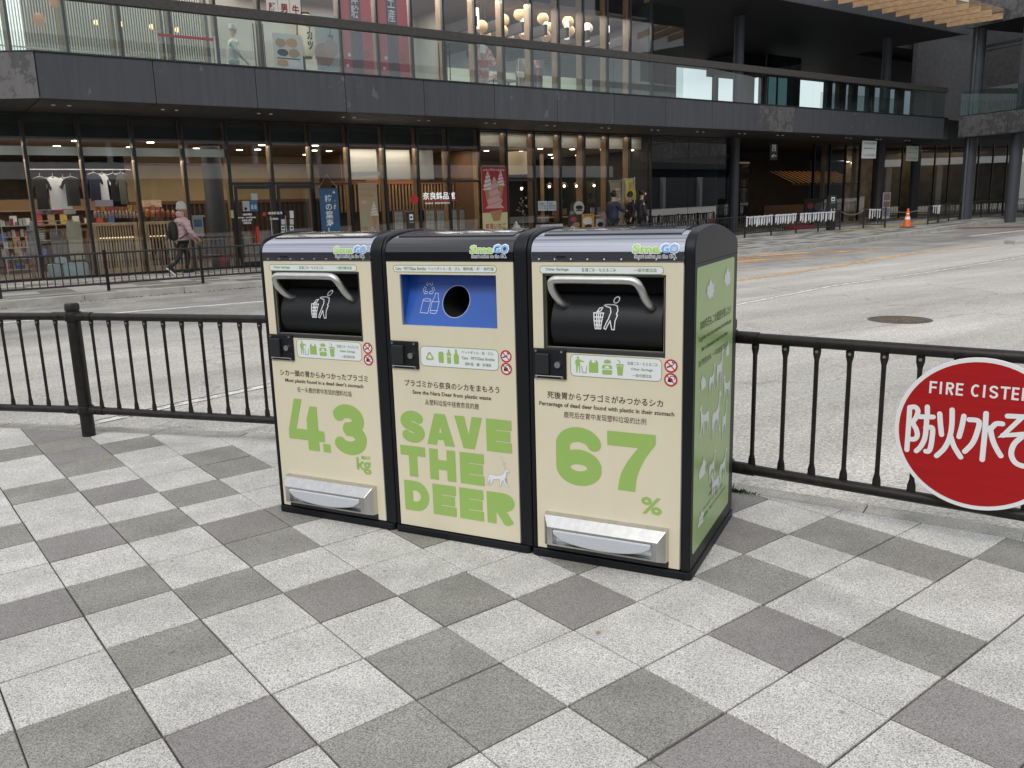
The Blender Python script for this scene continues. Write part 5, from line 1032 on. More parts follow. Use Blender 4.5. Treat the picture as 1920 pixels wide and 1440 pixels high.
# ================================================================== BUILDING OPPOSITE (seen only as reflections in the glass)
OP=thing('opposite_terminal','long dark building with white parapet seen mirrored in the shop glass','building',W(0,-50,0),TH)
wp=mat('white_parapet',(.88,.89,.90),.6); od=mat('opposite_dark',(.035,.04,.042),.8)
MB().box(-70,-10,0,120,-2.0,4.4).build('wall',od,OP); MB().box(-70,-4,4.4,64,-.5,5.6).build('parapet',wp,OP); MB().box(-70,-10,5.6,120,-6,7.4).build('wall',od,OP); MB().box(4,-10,7.4,56,-3,7.65).build('roof',mat('grey_eaves',(.35,.35,.36),.7),OP); MB().box(-90,-16,0,140,-11,10).build('wall',od,OP)
for q in range(20): MB().box(-60+q*6,-4.4,5.6,-59.6+q*6,-4,7.4).build('post',wp,OP)
for q in range(28): MB().box(-70+q*6.5,-2,0,-69.5+q*6.5,-1.5,4.4).build('post',mat('opposite_post',(.25,.25,.25),.8),OP)
# building closing the square on the left, out of frame; the bin lids mirror it
LB=thing('side_building','dark low building at the left end of the square mirrored in the bin lids','building',W(-58,-62,0),TH)
MB().box(-8,0,0,0,74,9.5).build('wall',mat('left_dark_cladding',(.045,.045,.05),.8,noise=(.5,.3)),LB); MB().box(-8.5,-.5,9.5,.8,74.5,10.1).build('roof',mat('left_roof',(.08,.08,.085),.7),LB)
for q in range(18):
    for z in (1.2,5.2): MB().box(.0,1.2+q*4.1,z,.06,3.9+q*4.1,z+2.2).build('window',mat('left_window',(.10,.11,.12),.15),LB)
# ================================================================== THINGS IN AND AROUND THE SHOPS
def ft(name,label,cat,s,y,z=0,group=None,rot=0): return thing(name,label,cat,W(s,y,z),TH+rot,group)
def tl(mb,name,m,label,cat,s,y,z,group=None,rot=0,smooth=False,bevel=0):
    o=mb.build(name,m,None,W(s,y,z),TH+rot,smooth=smooth,bevel=bevel); return tag(o,label,cat,group)
def pxr(u0,v0,u1,v1,y):
    um,vm=(u0+u1)/2,(v0+v1)/2; return fp(u0,vm,y)[0],fp(u1,vm,y)[0],fp(um,v1,y)[1],fp(um,v0,y)[1]
lmat=lambda n,c,r=.7,**k: mat(n,c,r,**k)
# ---- T-shirts on a rail
TS=[(-.5,0),(.5,0),(.5,1.02),(.47,1.16),(.60,.98),(.78,.80),(.92,.92),(.70,1.22),(.42,1.38),(.18,1.42),(.0,1.36),(-.18,1.42),(-.42,1.38),(-.70,1.22),(-.92,.92),(-.78,.80),(-.60,.98),(-.47,1.16),(-.5,1.02)]
hg=mat('white_hanger',(.6,.6,.6),.5)
def shirt(u0,v0,u1,v1,y,m,label):
    s0,s1,z0,z1=pxr(u0,v0,u1,v1,y); w_=(s1-s0)/1.7; h=(z1-z0)/1.42
    t=ft('tshirt',label,'T-shirt',(s0+s1)/2,y,z0,'shirts hanging in the shop window')
    MB().prism([(x*w_+rg.uniform(-.01,.01),z*h) for x,z in TS],-.02,.02,'y').build('garment',m,t,bevel=.008)
    MB().tube([(-.14,0,h*1.36),(0,0,h*1.36+.05),(.14,0,h*1.36)],.008,6).tube([(0,0,h*1.36+.05),(0,0,h*1.36+.12)],.005,6).build('hanger',hg,t)
cb=lmat('charcoal_cotton',(.022,.022,.023)); cwh=lmat('white_cotton',(.80,.80,.82)); cnv=lmat('navy_cotton',(.014,.018,.045)); cgr=lmat('grey_cotton',(.10,.095,.085)); cbk=lmat('black_cotton',(.008,.008,.009))
shirt(86,332,120,395,.60,cwh,'short white T-shirt between two charcoal ones in the leftmost window'); shirt(103,334,140,392,.62,cwh,'second white T-shirt half covered by a charcoal one')
shirt(60,332,97,393,.5,cb,'charcoal T-shirt hanging at the far left of the rail'); shirt(115,332,156,386,.5,cb,'charcoal T-shirt right of the white ones')
shirt(181,326,208,378,.6,cwh,'white T-shirt half hidden behind the navy one'); shirt(162,325,194,377,.5,cnv,'navy T-shirt hanging in the second window'); shirt(203,326,226,378,.6,cbk,'black T-shirt next to the grey one'); shirt(218,325,241,383,.55,cgr,'grey brown T-shirt at the right end of the rail')
s0,s1,z0,z1=pxr(55,318,245,321,.56); tag(MB().tube([(s0,0,0),(s1,0,0)],.012,8).build('clothes_rail',hg,None,W(0,.56,(z0+z1)/2+.02),TH),'thin white rail that carries the T-shirts in the window','clothes rail')
# green balloon figure is left as a plain mint column
# ---- product shelves in the leftmost window
def crate_row(name,labels,cat,grp,u0,u1,vb,y,n,hts,cols,wid=None,round_=False):
    for k in range(n):
        u=u0+(u1-u0)*(k+.5)/n; s,z=fp(u,vb,y); w_=(wid or abs(fp(u1,vb,y)[0]-fp(u0,vb,y)[0])/n*.86); h=rg.choice(hts)
        if round_: mb=MB().lathe([(w_*.30,0),(w_*.48,h*.25),(w_*.47,h*.6),(w_*.28,h*.82),(w_*.10,h*.88),(w_*.2,h)],10)
        else: mb=MB().box(-w_/2,-.05,0,w_/2,.06,h)
        tl(mb,name,rg.choice(cols),labels,cat,s,y,z,grp,rot=rg.uniform(-.15,.15),smooth=round_,bevel=0 if round_ else .004)
gc=[lmat('pack_%s'%n,c,.5) for n,c in (('white',(.5,.5,.48)),('red',(.35,.05,.05)),('blue',(.05,.10,.28)),('yellow',(.45,.33,.06)),('tan',(.30,.20,.11)),('grey',(.2,.22,.25)),('pink',(.42,.22,.25)))]
shm=lmat('white_wire_rack',(.45,.45,.45),.5); s0,s1,_,_=pxr(4,420,52,440,.7)
rk=ft('display_rack','white wire display rack crowded with small goods in the leftmost window','display rack',(s0+s1)/2,.8)
for z in (.25,.5,.75,1.0,1.25): MB().box(-(s1-s0)/2,-.15,z-.012,(s1-s0)/2,.15,z).build('shelf',shm,rk)
for x in (-(s1-s0)/2,(s1-s0)/2): MB().tube([(x,0,0),(x,0,1.4)],.012,8).build('upright',shm,rk)
for z in (.25,.5,.75,1.0,1.25):
    for q in range(6):
        x=(s0+s1)/2-(s1-s0)/2*.85+(s1-s0)*.17*q; tl(MB().box(-.032,-.03,0,.032,.03,rg.uniform(.08,.17)),'packaged_snack',rg.choice(gc),'small colourful packet on the white wire rack in the leftmost window','snack packet',x,.72,z,'packets on the wire rack')
shw=lmat('warm_shelf_timber',(.24,.15,.08))
sh=ft('wall_shelf','long warm lit timber shelf of goods deep behind the leftmost windows','shelf',-1.2,3.4)
for z in (.45,.85,1.25,1.62): MB().box(-1.2,-.2,z-.03,3.4,.2,z).build('board',shw,sh)
MB().box(-1.2,.18,0,3.4,.22,1.9).build('back_panel',lmat('amber_back_panel',(.17,.10,.05)),sh)
for z in (.45,.85,1.25):
    for q in range(16): tl(MB().box(-.08,-.06,0,.08,.06,rg.uniform(.12,.28)),'gift_box',rg.choice(gc),'gift box standing on the deep timber shelf behind the left windows','gift box',-2.2+q*.29,3.35,z,'boxes on the deep shelf')
# towels rack with hanging bags, cream cloth and pale blue crates (second window)
wr=ft('towel_rack','white wire stand hung with grey cloth bags in the second window','display rack',fp(105,450,.6)[0],.6)
s0,s1,z0,z1=pxr(73,414,150,500,.6); hw=(s1-s0)/2; 
for x in (-hw,hw*.1): MB().tube([(x,0,0),(x,0,z1)],.012,8).build('upright',shm,wr)
MB().tube([(-hw,0,z1),(hw,0,z1)],.012,8).build('top_bar',shm,wr)
for k in range(9): MB().tube([(-hw,-.02,z1-.06-k*.055),(-hw*.45,-.02,z1-.06-k*.055)],.006,5).build('wire',shm,wr)
for k in range(5): tl(MB().lathe([(.035,0),(.05,.06),(.042,.3),(.03,.45),(.012,.62)],8,sy_=.4),'cloth_bag',lmat('grey_cloth',(.20,.19,.17)),'grey cloth bag hanging from the white wire stand','cloth bag',fp(101+k*6,470,.6)[0],.56,z0+.28,'bags on the wire stand',smooth=True)
s0,s1,z0,z1=pxr(127,415,154,487,.58); tl(MB().box(0,0,0,s1-s0,.03,z1-z0).box(-.0,-.012,.0,s1-s0,0,.10).box(0,-.012,.18,s1-s0,0,.28),'hanging_cloth',lmat('cream_canvas',(.44,.43,.33)),'cream canvas wall pocket hanging beside the cloth bags','cloth',s0,.5,z0,bevel=.006)
cr=lmat('pale_blue_plastic',(.42,.52,.54),.35)
for k,(u0,v0,u1,v1,lb) in enumerate(((92,495,116,519,'left pale blue rounded crate on the floor of the second window'),(118,493,142,518,'middle pale blue rounded crate on the shop floor'),(140,492,166,517,'right pale blue rounded crate on the shop floor'),(104,483,125,494,'pale blue crate stacked on top of the two left ones'))):
    s0,s1,z0,z1=pxr(u0,v0,u1,v1,.35); tl(MB().prism(rrect(0,0,s1-s0,z1-z0,.05),0,.26,'y'),'storage_crate',cr,lb,'crate',s0,.3,max(z0,.02),'pale blue crates in the second window',bevel=.015)
tl(MB().lathe([(.05,0),(.16,.1),(.13,.45),(.05,.75),(.02,.8)],9,sy_=.5),'striped_shirt',lmat('navy_white_cloth',(.25,.27,.32)),'small striped garment hanging at the foot of the second mullion','garment',fp(65,460,.7)[0],.7,.55,smooth=True)
# T-shirt window table clutter
for k,(u,c,l) in enumerate(((75,'pink','pink folded cloth bundle on the table under the T-shirts'),(92,'grey','dark patterned folded cloth under the white T-shirt'),(108,'red','red folded cloth under the white T-shirt'),(130,'white','pale folded shorts below the right charcoal T-shirt'))):
    s,z=fp(u,400,.6); tl(MB().prism(rrect(-.14,0,.14,.10,.03),-.1,.1,'y'),'folded_cloth',MATS['pack_'+c],l,'folded cloth',s,.65,z-.02,'folded goods on the window table',bevel=.01)
tb=ft('display_table','timber display table below the hanging T-shirts','table',fp(100,410,.8)[0],.9); MB().box(-.6,-.25,1.08,.7,.25,1.13).build('table_top',shw,tb)
for x in (-.55,.65):
    for y in (-.2,.2): MB().box(x-.02,y-.02,0,x+.02,y+.02,1.08).build('leg',shw,tb)
s0,s1,z0,z1=pxr(178,375,212,387,.4); tl(MB().box(0,0,0,s1-s0,.008,z1-z0),'price_placard',lmat('lilac_card',(.42,.36,.44)),'lilac price placard above the snack bags','placard',s0,.4,z0)
# ---- slatted counters with bags of sweets on top
for (u0,u1,v0,v1,lb) in ((178,262,409,520,'left pale timber slatted counter under the white snack bags'),(272,366,407,512,'right pale timber slatted counter under the orange snack bags')):
    s0,s1,z0,z1=pxr(u0,v0,u1,v1,.45); z0=.02; c=ft('slatted_counter',lb,'counter',s0,.45); w_=s1-s0; z1=1.25
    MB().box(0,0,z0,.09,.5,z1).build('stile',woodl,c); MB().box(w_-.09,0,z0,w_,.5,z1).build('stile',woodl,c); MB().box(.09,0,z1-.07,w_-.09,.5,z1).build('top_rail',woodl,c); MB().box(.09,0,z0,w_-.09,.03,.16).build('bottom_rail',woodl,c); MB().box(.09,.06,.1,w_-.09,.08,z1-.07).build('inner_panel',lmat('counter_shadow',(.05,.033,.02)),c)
    for z in (.52,.86): MB().box(.09,.012,z,w_-.09,.035,z+.03).build('cross_rail',woodl,c)
    n=13
    for k in range(n): cbox('slat',.034,.02,z1-.23,woodl,c,(.105+k*(w_-.21)/n,.01,.16))
    for z in (.545,.885):
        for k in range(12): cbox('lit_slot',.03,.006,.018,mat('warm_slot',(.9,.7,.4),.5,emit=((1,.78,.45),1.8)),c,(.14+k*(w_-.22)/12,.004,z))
wb_=lmat('clear_bag_white_sweets',(.40,.33,.27),.3); ob=lmat('orange_snack_bag',(.50,.17,.05),.3); ob2=lmat('red_brown_snack_bag',(.30,.08,.05),.3)
crate_row('snack_bag','clear bag of pale sweets standing on the left slatted counter','snack bag','pale snack bags on the left counter',176,262,409,.5,13,(.15,.18,.2),[wb_,lmat('pale_pink_bag',(.40,.27,.24),.3)],round_=True)
crate_row('snack_bag','orange bag of crackers standing on the right slatted counter','snack bag','orange snack bags on the right counter',272,350,407,.5,8,(.19,.22),[ob,ob,ob2],round_=True)
crate_row('snack_bag','brown packet lying behind the front row of snack bags','snack bag','brown packets behind the front row',180,300,397,.9,14,(.12,.16),[ob2,shw,gc[3]])
s0,s1,z0,z1=pxr(268,375,303,388,.9); tl(MB().box(0,0,0,s1-s0,.3,z1-z0),'wooden_tray_cabinet',woodl,'small timber cabinet with dark slots above the orange bags','cabinet',s0,.9,z0)
# stand with blue poster right of the walker, chair legs, red bucket
ps=ft('poster_stand','narrow white stand with a blue poster just right of the walker','poster stand',fp(372,430,.4)[0],.4); MB().box(-.13,-.02,.85,.13,.02,1.33).build('board',lmat('white_board',(.55,.55,.53)),ps); MB().box(-.10,-.026,1.08,.10,-.02,1.27).build('poster',lmat('sky_blue_print',(.08,.22,.42)),ps); MB().box(-.17,-.06,1.33,.17,.06,1.37).build('cap',lmat('white_board',(.5,.5,.5)),ps)
for x in (-.11,.09): MB().tube([(x,0,0),(x,0,.85)],.012,6).build('leg',shw,ps)
tl(MB().lathe([(.09,0),(.12,.30),(.13,.32),(.02,.3)],14),'fire_bucket',lmat('signal_red_plastic',(.45,.03,.02),.4),'small red bucket on the floor behind the glass beside the dark column','bucket',fp(418,490,.6)[0],.6,.02,smooth=True)
for k,(u,lb) in enumerate(((405,'left grey wire trolley behind the rail by the dark column'),(470,'grey wire basket trolley on the floor behind the entrance door'))):
    t=ft('wire_trolley',lb,'trolley',fp(u,470,.7)[0],.8); 
    for z in (.35,.75): MB().box(-.25,-.2,z-.02,.25,.2,z).build('tray',lmat('grey_wire',(.12,.12,.12)),t)
    for x in (-.25,.25):
        for y in (-.2,.2): MB().tube([(x,y,.02),(x,y,.8)],.012,6).build('leg',lmat('grey_wire',(.12,.12,.12)),t)
# ---- entrance: doors, notices, glass lettering
for (i,side) in ((6,0),(7,1)):
    d=ft('glass_door','%s black framed sliding glass door of the shop entrance'%('left' if i==6 else 'right'),'door',MS[i]+.05,-.09); w_=MS[i+1]-MS[i]-.1
    for b in ((0,0,.03,.07,.05,2.09),(w_-.07,0,.03,w_,.05,2.09),(.07,0,.03,w_-.07,.05,.15),(.07,0,2.0,w_-.07,.05,2.09)): MB().box(*b).build('frame',blackm,d)
    MB().box(.07,.02,.15,w_-.07,.03,2.0).build('pane',gl,d); hx=w_-.15 if i==6 else .15; MB().tube([(hx,-.03,.8),(hx,-.03,1.3)],.012,8).build('handle',stl,d)
def card(u0,v0,u1,v1,y,m,label,name='notice',cat='notice',prints=(),thk=.004,group=None):
    s0,s1,z0,z1=pxr(u0,v0,u1,v1,y); t=ft(name,label,cat,s0,y,z0,group); w_,h=s1-s0,z1-z0; MB().box(0,0,0,w_,thk,h).build('sheet',m,t)
    for p in prints:
        if p[0]=='box': MB().box(p[1]*w_,-.002-.0008*p[6] if len(p)>6 else -.002,p[2]*h,p[3]*w_,-.0005,p[4]*h).build('printed_area',p[5],t)
        elif p[0]=='text': text(p[1],p[2]*w_,p[3]*h,p[4]*w_,p[5]*h,p[6],t,lambda x,z:(x,-.0035,z),p[7] if len(p)>7 else .01,vertical=(len(p)>8 and p[8]))
        elif p[0]=='blob': flat([(w_*(p[1]+p[3]*math.cos(a*.3927)*(1+rg.uniform(-.12,.12))),h*(p[2]+p[4]*math.sin(a*.3927)*(1+rg.uniform(-.12,.12)))) for a in range(16)],lambda x,z,o:(x,-.0028-o,z),.0004*(p[6] if len(p)>6 else 1)).build('printed_area',p[5],t)
    return t,w_,h
wps=lmat('white_paper',(.75,.76,.76)); bps=lmat('blue_paper',(.06,.25,.55)); wtx=mat('white_glass_lettering',(.75,.75,.75),.5,emit=((1,1,1),.12)); rtx=mat('red_drop_print',(.55,.03,.015),.4)
card(455,377,468,396,-.03,wps,'white notice on the glass left of the blue one','notice','notice',[('text','●',.2,.1,.6,.4,bkp)])
card(469,376,483,396,-.035,bps,'light blue notice on the glass left of the entrance','notice','notice',[('box',.12,.2,.42,.6,whp_),('box',.55,.2,.85,.6,whp_)])
card(471,363,483,375,-.03,wps,'small white notice above the blue one'); card(433,394,438,409,-.03,lmat('yellow_paper',(.5,.5,.2)),'narrow yellow slip on the mullion left of the entrance')
def glasstext(s,u0,v0,u1,v1,y,m,parent,bold=.02,name='lettering'):
    s0,s1,z0,z1=pxr(u0,v0,u1,v1,y); return text(s,s0,z0,s1,z1,m,parent,lambda x,z:(x,y,z),bold)
for s,u0,v0,u1,v1 in (('土産品·特産品',455,400,472,404),('Souvenir · Local Specialty',447,406,480,410),('纪念品·土特产',454,411,473,415),('기념품·특산품',456,416,471,420),('奈良銘品館',503,397,529,402),('Nara Meihinkan',506,408,522,412)): glasstext(s,u0,v0,u1,v1,-.1,wtx,BF)
def drop(u,v,ru,rv,y,m=rtx):
    s,z=fp(u,v,y); rs=abs(fp(u+ru,v,y)[0]-s); rz=abs(fp(u,v+rv,y)[1]-z); P=[(s+rs*math.sin(a)*(1 if math.cos(a)<.2 else max(0,1.0-.75*math.cos(a))),z+rz*math.cos(a)) for a in [2*math.pi*k/24 for k in range(24)]]; flat(P,lambda x,zz,o:(x,y-o,zz)).build('red_drop_mark',m,BF)
drop(495.5,401,3.2,4.5,-.1)
for u in (531,547):
    for v0,v1,m,lb in ((395,409,wps,'white sheet'),(411,421,lmat('white_sticker2',(.6,.6,.6)),'arrow sticker'),(423,432,wps,'round logo sticker'),(434,446,wps,'lower pictogram sticker')):
        if u==531 and v0==395: continue
        card(u-3.5,v0,u+3.5,v1,-.1,m,'%s on the %s leaf of the entrance door'%(lb,'left' if u==531 else 'right'),prints=[('box',.2,.3,.8,.7,bkp)] if v0>420 else [])
tl(MB().box(-.035,-.03,0,.035,.03,.42),'red_lantern_strip',rtx,'narrow red and white strip sign beside the entrance door','strip sign',fp(483,440,-.2)[0],-.2,.62)
# blue banner
nb=lmat('indigo_banner_cloth',(.035,.105,.22),noise=(6,.12)); t,w_,h=card(602,353,637,470,-.35,nb,'blue hanging banner with white vertical lettering beside the entrance','banner','banner',[('text','柿の葉寿し',.26,.26,.66,.90,wpr,.02,True),('text','一・夢粋',.72,.66,.86,.80,wpr,.02,True),('text','▲',.70,.92,.86,.965,wpr,.01)],thk=.006)
MB().tube([(0,0,h),(w_*.45,0,h+.36),(w_,0,h)],.004,5).build('cord',lmat('cord_white',(.5,.5,.5)),t); MB().tube([(-.01,0,h),(w_+.01,0,h)],.009,6).build('rod',woodd,t)
flat([(w_*.3,.02),(w_*.5,h*.13),(w_*.75,h*.07),(w_*.8,.02)],lambda x,z,o:(x,-.003-o,z)).build('printed_area',lmat('salmon_print',(.5,.2,.14)),t)
# ice cream banner
ice=lmat('kraft_banner',(.40,.31,.20)); wic=lmat('cream_swirl_print',(.66,.62,.58)); con=lmat('cone_print',(.42,.22,.09)); gic=lmat('green_tea_print',(.28,.40,.22)); pic=lmat('strawberry_print',(.62,.34,.32))
def swirl(t,w_,h,x,z,sx_,sz_,m,cone=True,lv=1):
    mp=lambda a,b,o:(a,-.003-.0006*lv-o,b)
    if cone: flat([(w_*(x-sx_*.75),h*z),(w_*(x+sx_*.75),h*z),(w_*(x+sx_*.1),h*(z-sz_*1.3)),(w_*(x-sx_*.1),h*(z-sz_*1.3))],mp).build('printed_cone',con,t)
    P=[]
    for k in range(0,25):
        f=k/24; r=(1-f)**.7*(1+.16*math.sin(f*26+1.5)); P.append((x+sx_*r,z+sz_*f*1.35))
    P+= [(2*x-a,b) for a,b in P[::-1]]
    flat([(w_*a,h*b) for a,b in P],mp,.0003).build('printed_ice_cream',m,t)
    ribbons([[(w_*(x-sx_*(1-f)**.7*.8),h*(z+sz_*1.35*f-.004)),(w_*(x+sx_*(1-f)**.7*.9),h*(z+sz_*1.35*f+sz_*.16))] for f in (.12,.34,.56,.76)],max(.006,.035*w_),mp,.0007).build('printed_crease',lmat('swirl_shadow_print',(.36,.27,.24)),t)
t,w_,h=card(675,343,710,470,-.25,ice,'tan banner picturing three soft ice creams in cones','banner','banner',[('text','ソフトクリーム',.1,.88,.92,.93,con,.02),('text','SOFT CREAM',.1,.80,.75,.84,con,.02),('box',.12,.70,.4,.74,pic)],thk=.006)
swirl(t,w_,h,.78,.52,.2,.15,wic,lv=2); swirl(t,w_,h,.25,.36,.22,.13,gic,lv=3); swirl(t,w_,h,.62,.18,.22,.13,lmat('mint_print',(.45,.55,.50)),lv=4)
# slim totem A4
ak=lmat('black_totem',(.02,.02,.022),.5)
def totem(u0,v0,u1,y,s_txt,label,zb=0):
    s0,s1,_,z1=pxr(u0,v0,u1,v0+40,y); w_=s1-s0; z1=fp((u0+u1)/2,v0,y)[1]; t=ft('bus_stop_totem',label,'totem',s0,y,zb); MB().box(0,0,0,w_,.10,z1-zb).build('panel',ak,t,bevel=.004); h=z1-zb
    MB().box(w_*.25,-.003,h-.22*1,w_*.75,-.001,h-.07).build('pictogram',wpr,t); MB().box(w_*.36,-.005,h-.18,w_*.64,-.0035,h-.12).build('pictogram',ak,t)
    text(s_txt,w_*.15,h-.62,w_*.85,h-.50,wpr,t,lambda x,z:(x,-.003,z),.02); text('のりば',w_*.2,h-.30,w_*.8,h-.265,wpr,t,lambda x,z:(x,-.003,z),.01)
totem(765,397,778,-1.3,'A 4','black slim totem lettered A 4 in front of the paper screens')
totem(1555,366,1568,-2.75,'A 3','black slim totem lettered A 3 at the right end of the railing with white strips',gzs(26.3))
# big sign lettering, red drop, underline (letters stand on the slatted wall glass)
glasstext('奈良銘品館',793,360,853,374,.0,mat('lit_white_lettering',(.8,.8,.8),.5,emit=((1,1,1),.5)),BF,.012); glasstext('NARA  MEIHINKAN',797,379,846,382.5,.0,wtx,BF,.03); s0,s1,z0,z1=pxr(795,375.3,857,377.2,-.01); MB().box(s0,-.012,z0,s1,-.008,z1).build('red_underline',rtx,BF); drop(777,372,7.5,12,-.06)
# shoji screens
shj=lmat('shoji_paper',(.74,.77,.77)); shf=lmat('shoji_grid',(.10,.11,.12))
xs=[738,760,785,815,838,862,880,905]
for k,(u0,u1) in enumerate(((739,757),(760,778),(798,816),(819,837),(840,858),(861,877),(880,896))):
    s0,s1,z0,z1=pxr(u0,393,u1,440,1.0); z1=1.36; t=ft('shoji_screen','%s paper lattice screen behind the glass under the white sign lettering'%('first','second','third','fourth','fifth','sixth','seventh')[k],'paper screen',s0,1.0,0.02,'paper lattice screens'); w_=s1-s0
    MB().box(.03,.01,.1,w_-.03,.02,z1-.06).build('paper',shj,t); MB().box(-.02,0,0,.03,.04,z1).box(w_-.03,0,0,w_+.02,.04,z1).box(.03,0,z1-.06,w_-.03,.04,z1).box(.03,0,0,w_-.03,.04,.1).build('frame',wood,t)
    for q in range(1,6): cbox('grid_bar',.008,.008,z1-.16,shf,t,(.03+(w_-.06)*q/6,.0,.1))
    for q in range(1,9): cbox('grid_bar',w_-.06,.008,.008,shf,t,(.03,.001,.1+(z1-.16)*q/9))
# strawberry ice cream poster
rp_=lmat('crimson_poster',(.36,.03,.04)); cp_=lmat('lemon_cream_poster',(.60,.56,.30))
t,w_,h=card(904,313,951,446,-.12,cp_,'tall red and cream poster of pink soft ice cream lettered 奈良いちご','poster','poster',[('box',0,.36,1,1,rp_),('text','いちご苺食べるなら',.08,.94,.92,.975,wpr,.02),('text','奈良いちご',.10,.125,.92,.21,rp_,.02),('text','600円',.30,.075,.72,.115,bkp,.02)],thk=.012)
swirl(t,w_,h,.25,.68,.19,.19,wic,lv=3); swirl(t,w_,h,.76,.74,.15,.15,wic,lv=4); swirl(t,w_,h,.5,.42,.32,.33,pic,False,lv=5); flat([(w_*.3,h*.38),(w_*.8,h*.40),(w_*.68,h*.24),(w_*.42,h*.24)],lambda x,z,o:(x,-.0055-o,z)).build('printed_cone',con,t)
tl(MB().box(-.3,-.2,0,.3,.2,.42).box(-.33,-.05,.0,.33,.0,.35),'low_white_stand',lmat('white_board',(.5,.5,.5)),'low white stand under the ice cream poster','stand',fp(928,430,-.3)[0],-.35,.0)
# giant soft cream model
X_=fp(963,430,-.3); sc_=ft('ice_cream_model','white plastic soft serve swirl model beside the cafe door','shop model',X_[0],-.45); MB().lathe([(.05,0),(.16,.03),(.10,.5),(.16,.52),(.16,.56)],16).build('base',lmat('white_plastic',(.6,.6,.6)),sc_,smooth=True); MB().lathe([(.16,.56),(.185,.62),(.14,.66),(.155,.71),(.10,.75),(.11,.79),(.05,.83),(.045,.87),(.005,.93)],16).build('swirl',lmat('white_plastic',(.6,.6,.6)),sc_,smooth=True)
# ---- cafe: globe lamps, shade, menu, boards, display
bulb=mat('amber_bulb',(1,.7,.4),.5,emit=((1,.62,.28),18)); bg_=glassmat('clear_globe',(.85,.82,.75),1.45,boost=1.5)
for k,(u,v) in enumerate(((1030,350),(1058,349),(1081,349),(1087,348),(1114,348),(978,354))):
    y=2.2 if k!=3 else 3.0; s,z=fp(u,v,y); t=ft('globe_lamp','glass globe lamp %s'%('third from the door, hanging in the cafe','hanging right of the menu sheets','in front of the close pair','behind the close pair','hanging furthest right in the cafe','small one glowing above the cafe door')[k],'pendant lamp',s,y,z,'globe lamps in the cafe'); r=.13 if k<5 else .08
    MB().ball((0,0,0),r,14,10).build('globe',bg_,t,smooth=True); MB().ball((0,0,0),.042,10,6).build('bulb',bulb,t,smooth=True); MB().tube([(0,0,r),(0,0,3.24-z)],.006,5).build('cord',blackm,t)
s0,s1,z0,z1=pxr(954,285,985,327,1.0); tl(MB().lathe([((s1-s0)/2,0),((s1-s0)/2,z1-z0)],24),'drum_lampshade',mat('warm_drum_shade',(.42,.33,.22),.8,emit=((1,.75,.45),.10)),'large beige drum lampshade hanging behind the cafe window','lampshade',(s0+s1)/2,1.0,z0,smooth=True)
card(1009,377,1026,395,-.02,lmat('pale_blue_menu',(.50,.58,.60)),'left pale blue menu sheet on the cafe window','menu','menu',[('text','お品書き\nランチ ¥980\nカフェ ¥450',.1,.15,.9,.85,bkp,.0)]); card(1027,377,1043,395,-.02,lmat('pale_blue_menu',(.5,.58,.6)),'right pale blue menu sheet on the cafe window','menu','menu',[('text','MENU\n茶粥 ¥850\n抹茶 ¥550',.1,.15,.9,.85,bkp,.0)])
s0,s1,z0,z1=pxr(1008,401,1140,406,.45); ct=ft('cafe_counter','timber window counter of the cafe carrying small boards and models','counter',s0,.5); MB().box(0,-.12,.96,s1-s0,.2,1.0).build('counter_top',woodl,ct); MB().box(0,-.05,.06,s1-s0,0,.70).build('front_panel',lmat('cream_panel',(.36,.33,.28)),ct)
for k,(u,v0,v1,c) in enumerate(((1040,391,404,'tan'),(1059,391,402,'tan'),(1111,389,400,'white'),(1124,388,400,'grey'),(1073,396,402,'white'))):
    s,z=fp(u,v1,.45); h=fp(u,v0,.45)[1]-z; tl(MB().box(-.09,-.01,0,.09,.01,h),'small_menu_board',MATS['pack_'+c],'small board standing on the cafe counter, number %d'%k if False else ('brown board','tan board','white card','grey card','low white card')[k]+' standing on the cafe window counter','menu board',s,.45,z,'boards on the cafe counter')
rs=ft('round_signboard','round white signboard with a dark fish shape above the cafe displays','sign',*[fp(1086,390,-.1)[0],-.1,fp(1086,390,-.1)[1]]); MB().tube([(0,0,0),(0,.03,0)],.22,28).build('plate',lmat('white_board',(.5,.5,.5)),rs,smooth=True); flat([(.2*math.cos(a)*.8,.07*math.sin(a)+.02) for a in [k*.4189 for k in range(15)]],lambda x,z,o:(x,-.004,z)).build('printed_fish',ak,rs); flat([(-.16,-.10),(.16,-.10),(.12,-.06),(-.12,-.06)],lambda x,z,o:(x,-.004,z)).build('printed_text',ak,rs)
card(1066,402,1090,432,-.5,lmat('dark_photo_board',(.05,.035,.03)),'dark photo board of dishes leaning in front of the cafe','signboard','signboard',[('blob',.4,.7,.25,.15,MATS['pack_red']),('blob',.6,.35,.28,.16,MATS['pack_tan']),('blob',.35,.2,.2,.1,MATS['pack_white'])],thk=.03)
card(1092,401,1114,430,-.6,lmat('orange_yellow_poster',(.55,.30,.08)),'orange poster board of a rice bowl in front of the cafe','signboard','signboard',[('blob',.45,.55,.38,.26,wic),('blob',.5,.2,.3,.14,lmat('dark_bowl',(.04,.02,.02)),3),('text','奈良名物',.1,.85,.9,.95,rp_,.02)],thk=.03)
card(1118,410,1133,428,-.4,lmat('white_board',(.5,.5,.5)),'small white board with round dishes beside the navy jacketed person','signboard','signboard',[('blob',.5,.4,.35,.25,ak)],thk=.03)
s0,s1,z0,z1=pxr(1010,421,1052,437,-.3); dsp=ft('food_display','long white food display case with dark dishes at the cafe front','display case',s0,-.4); MB().box(0,0,.0,s1-s0,.25,.78).build('case',lmat('white_board',(.5,.5,.5)),dsp); 
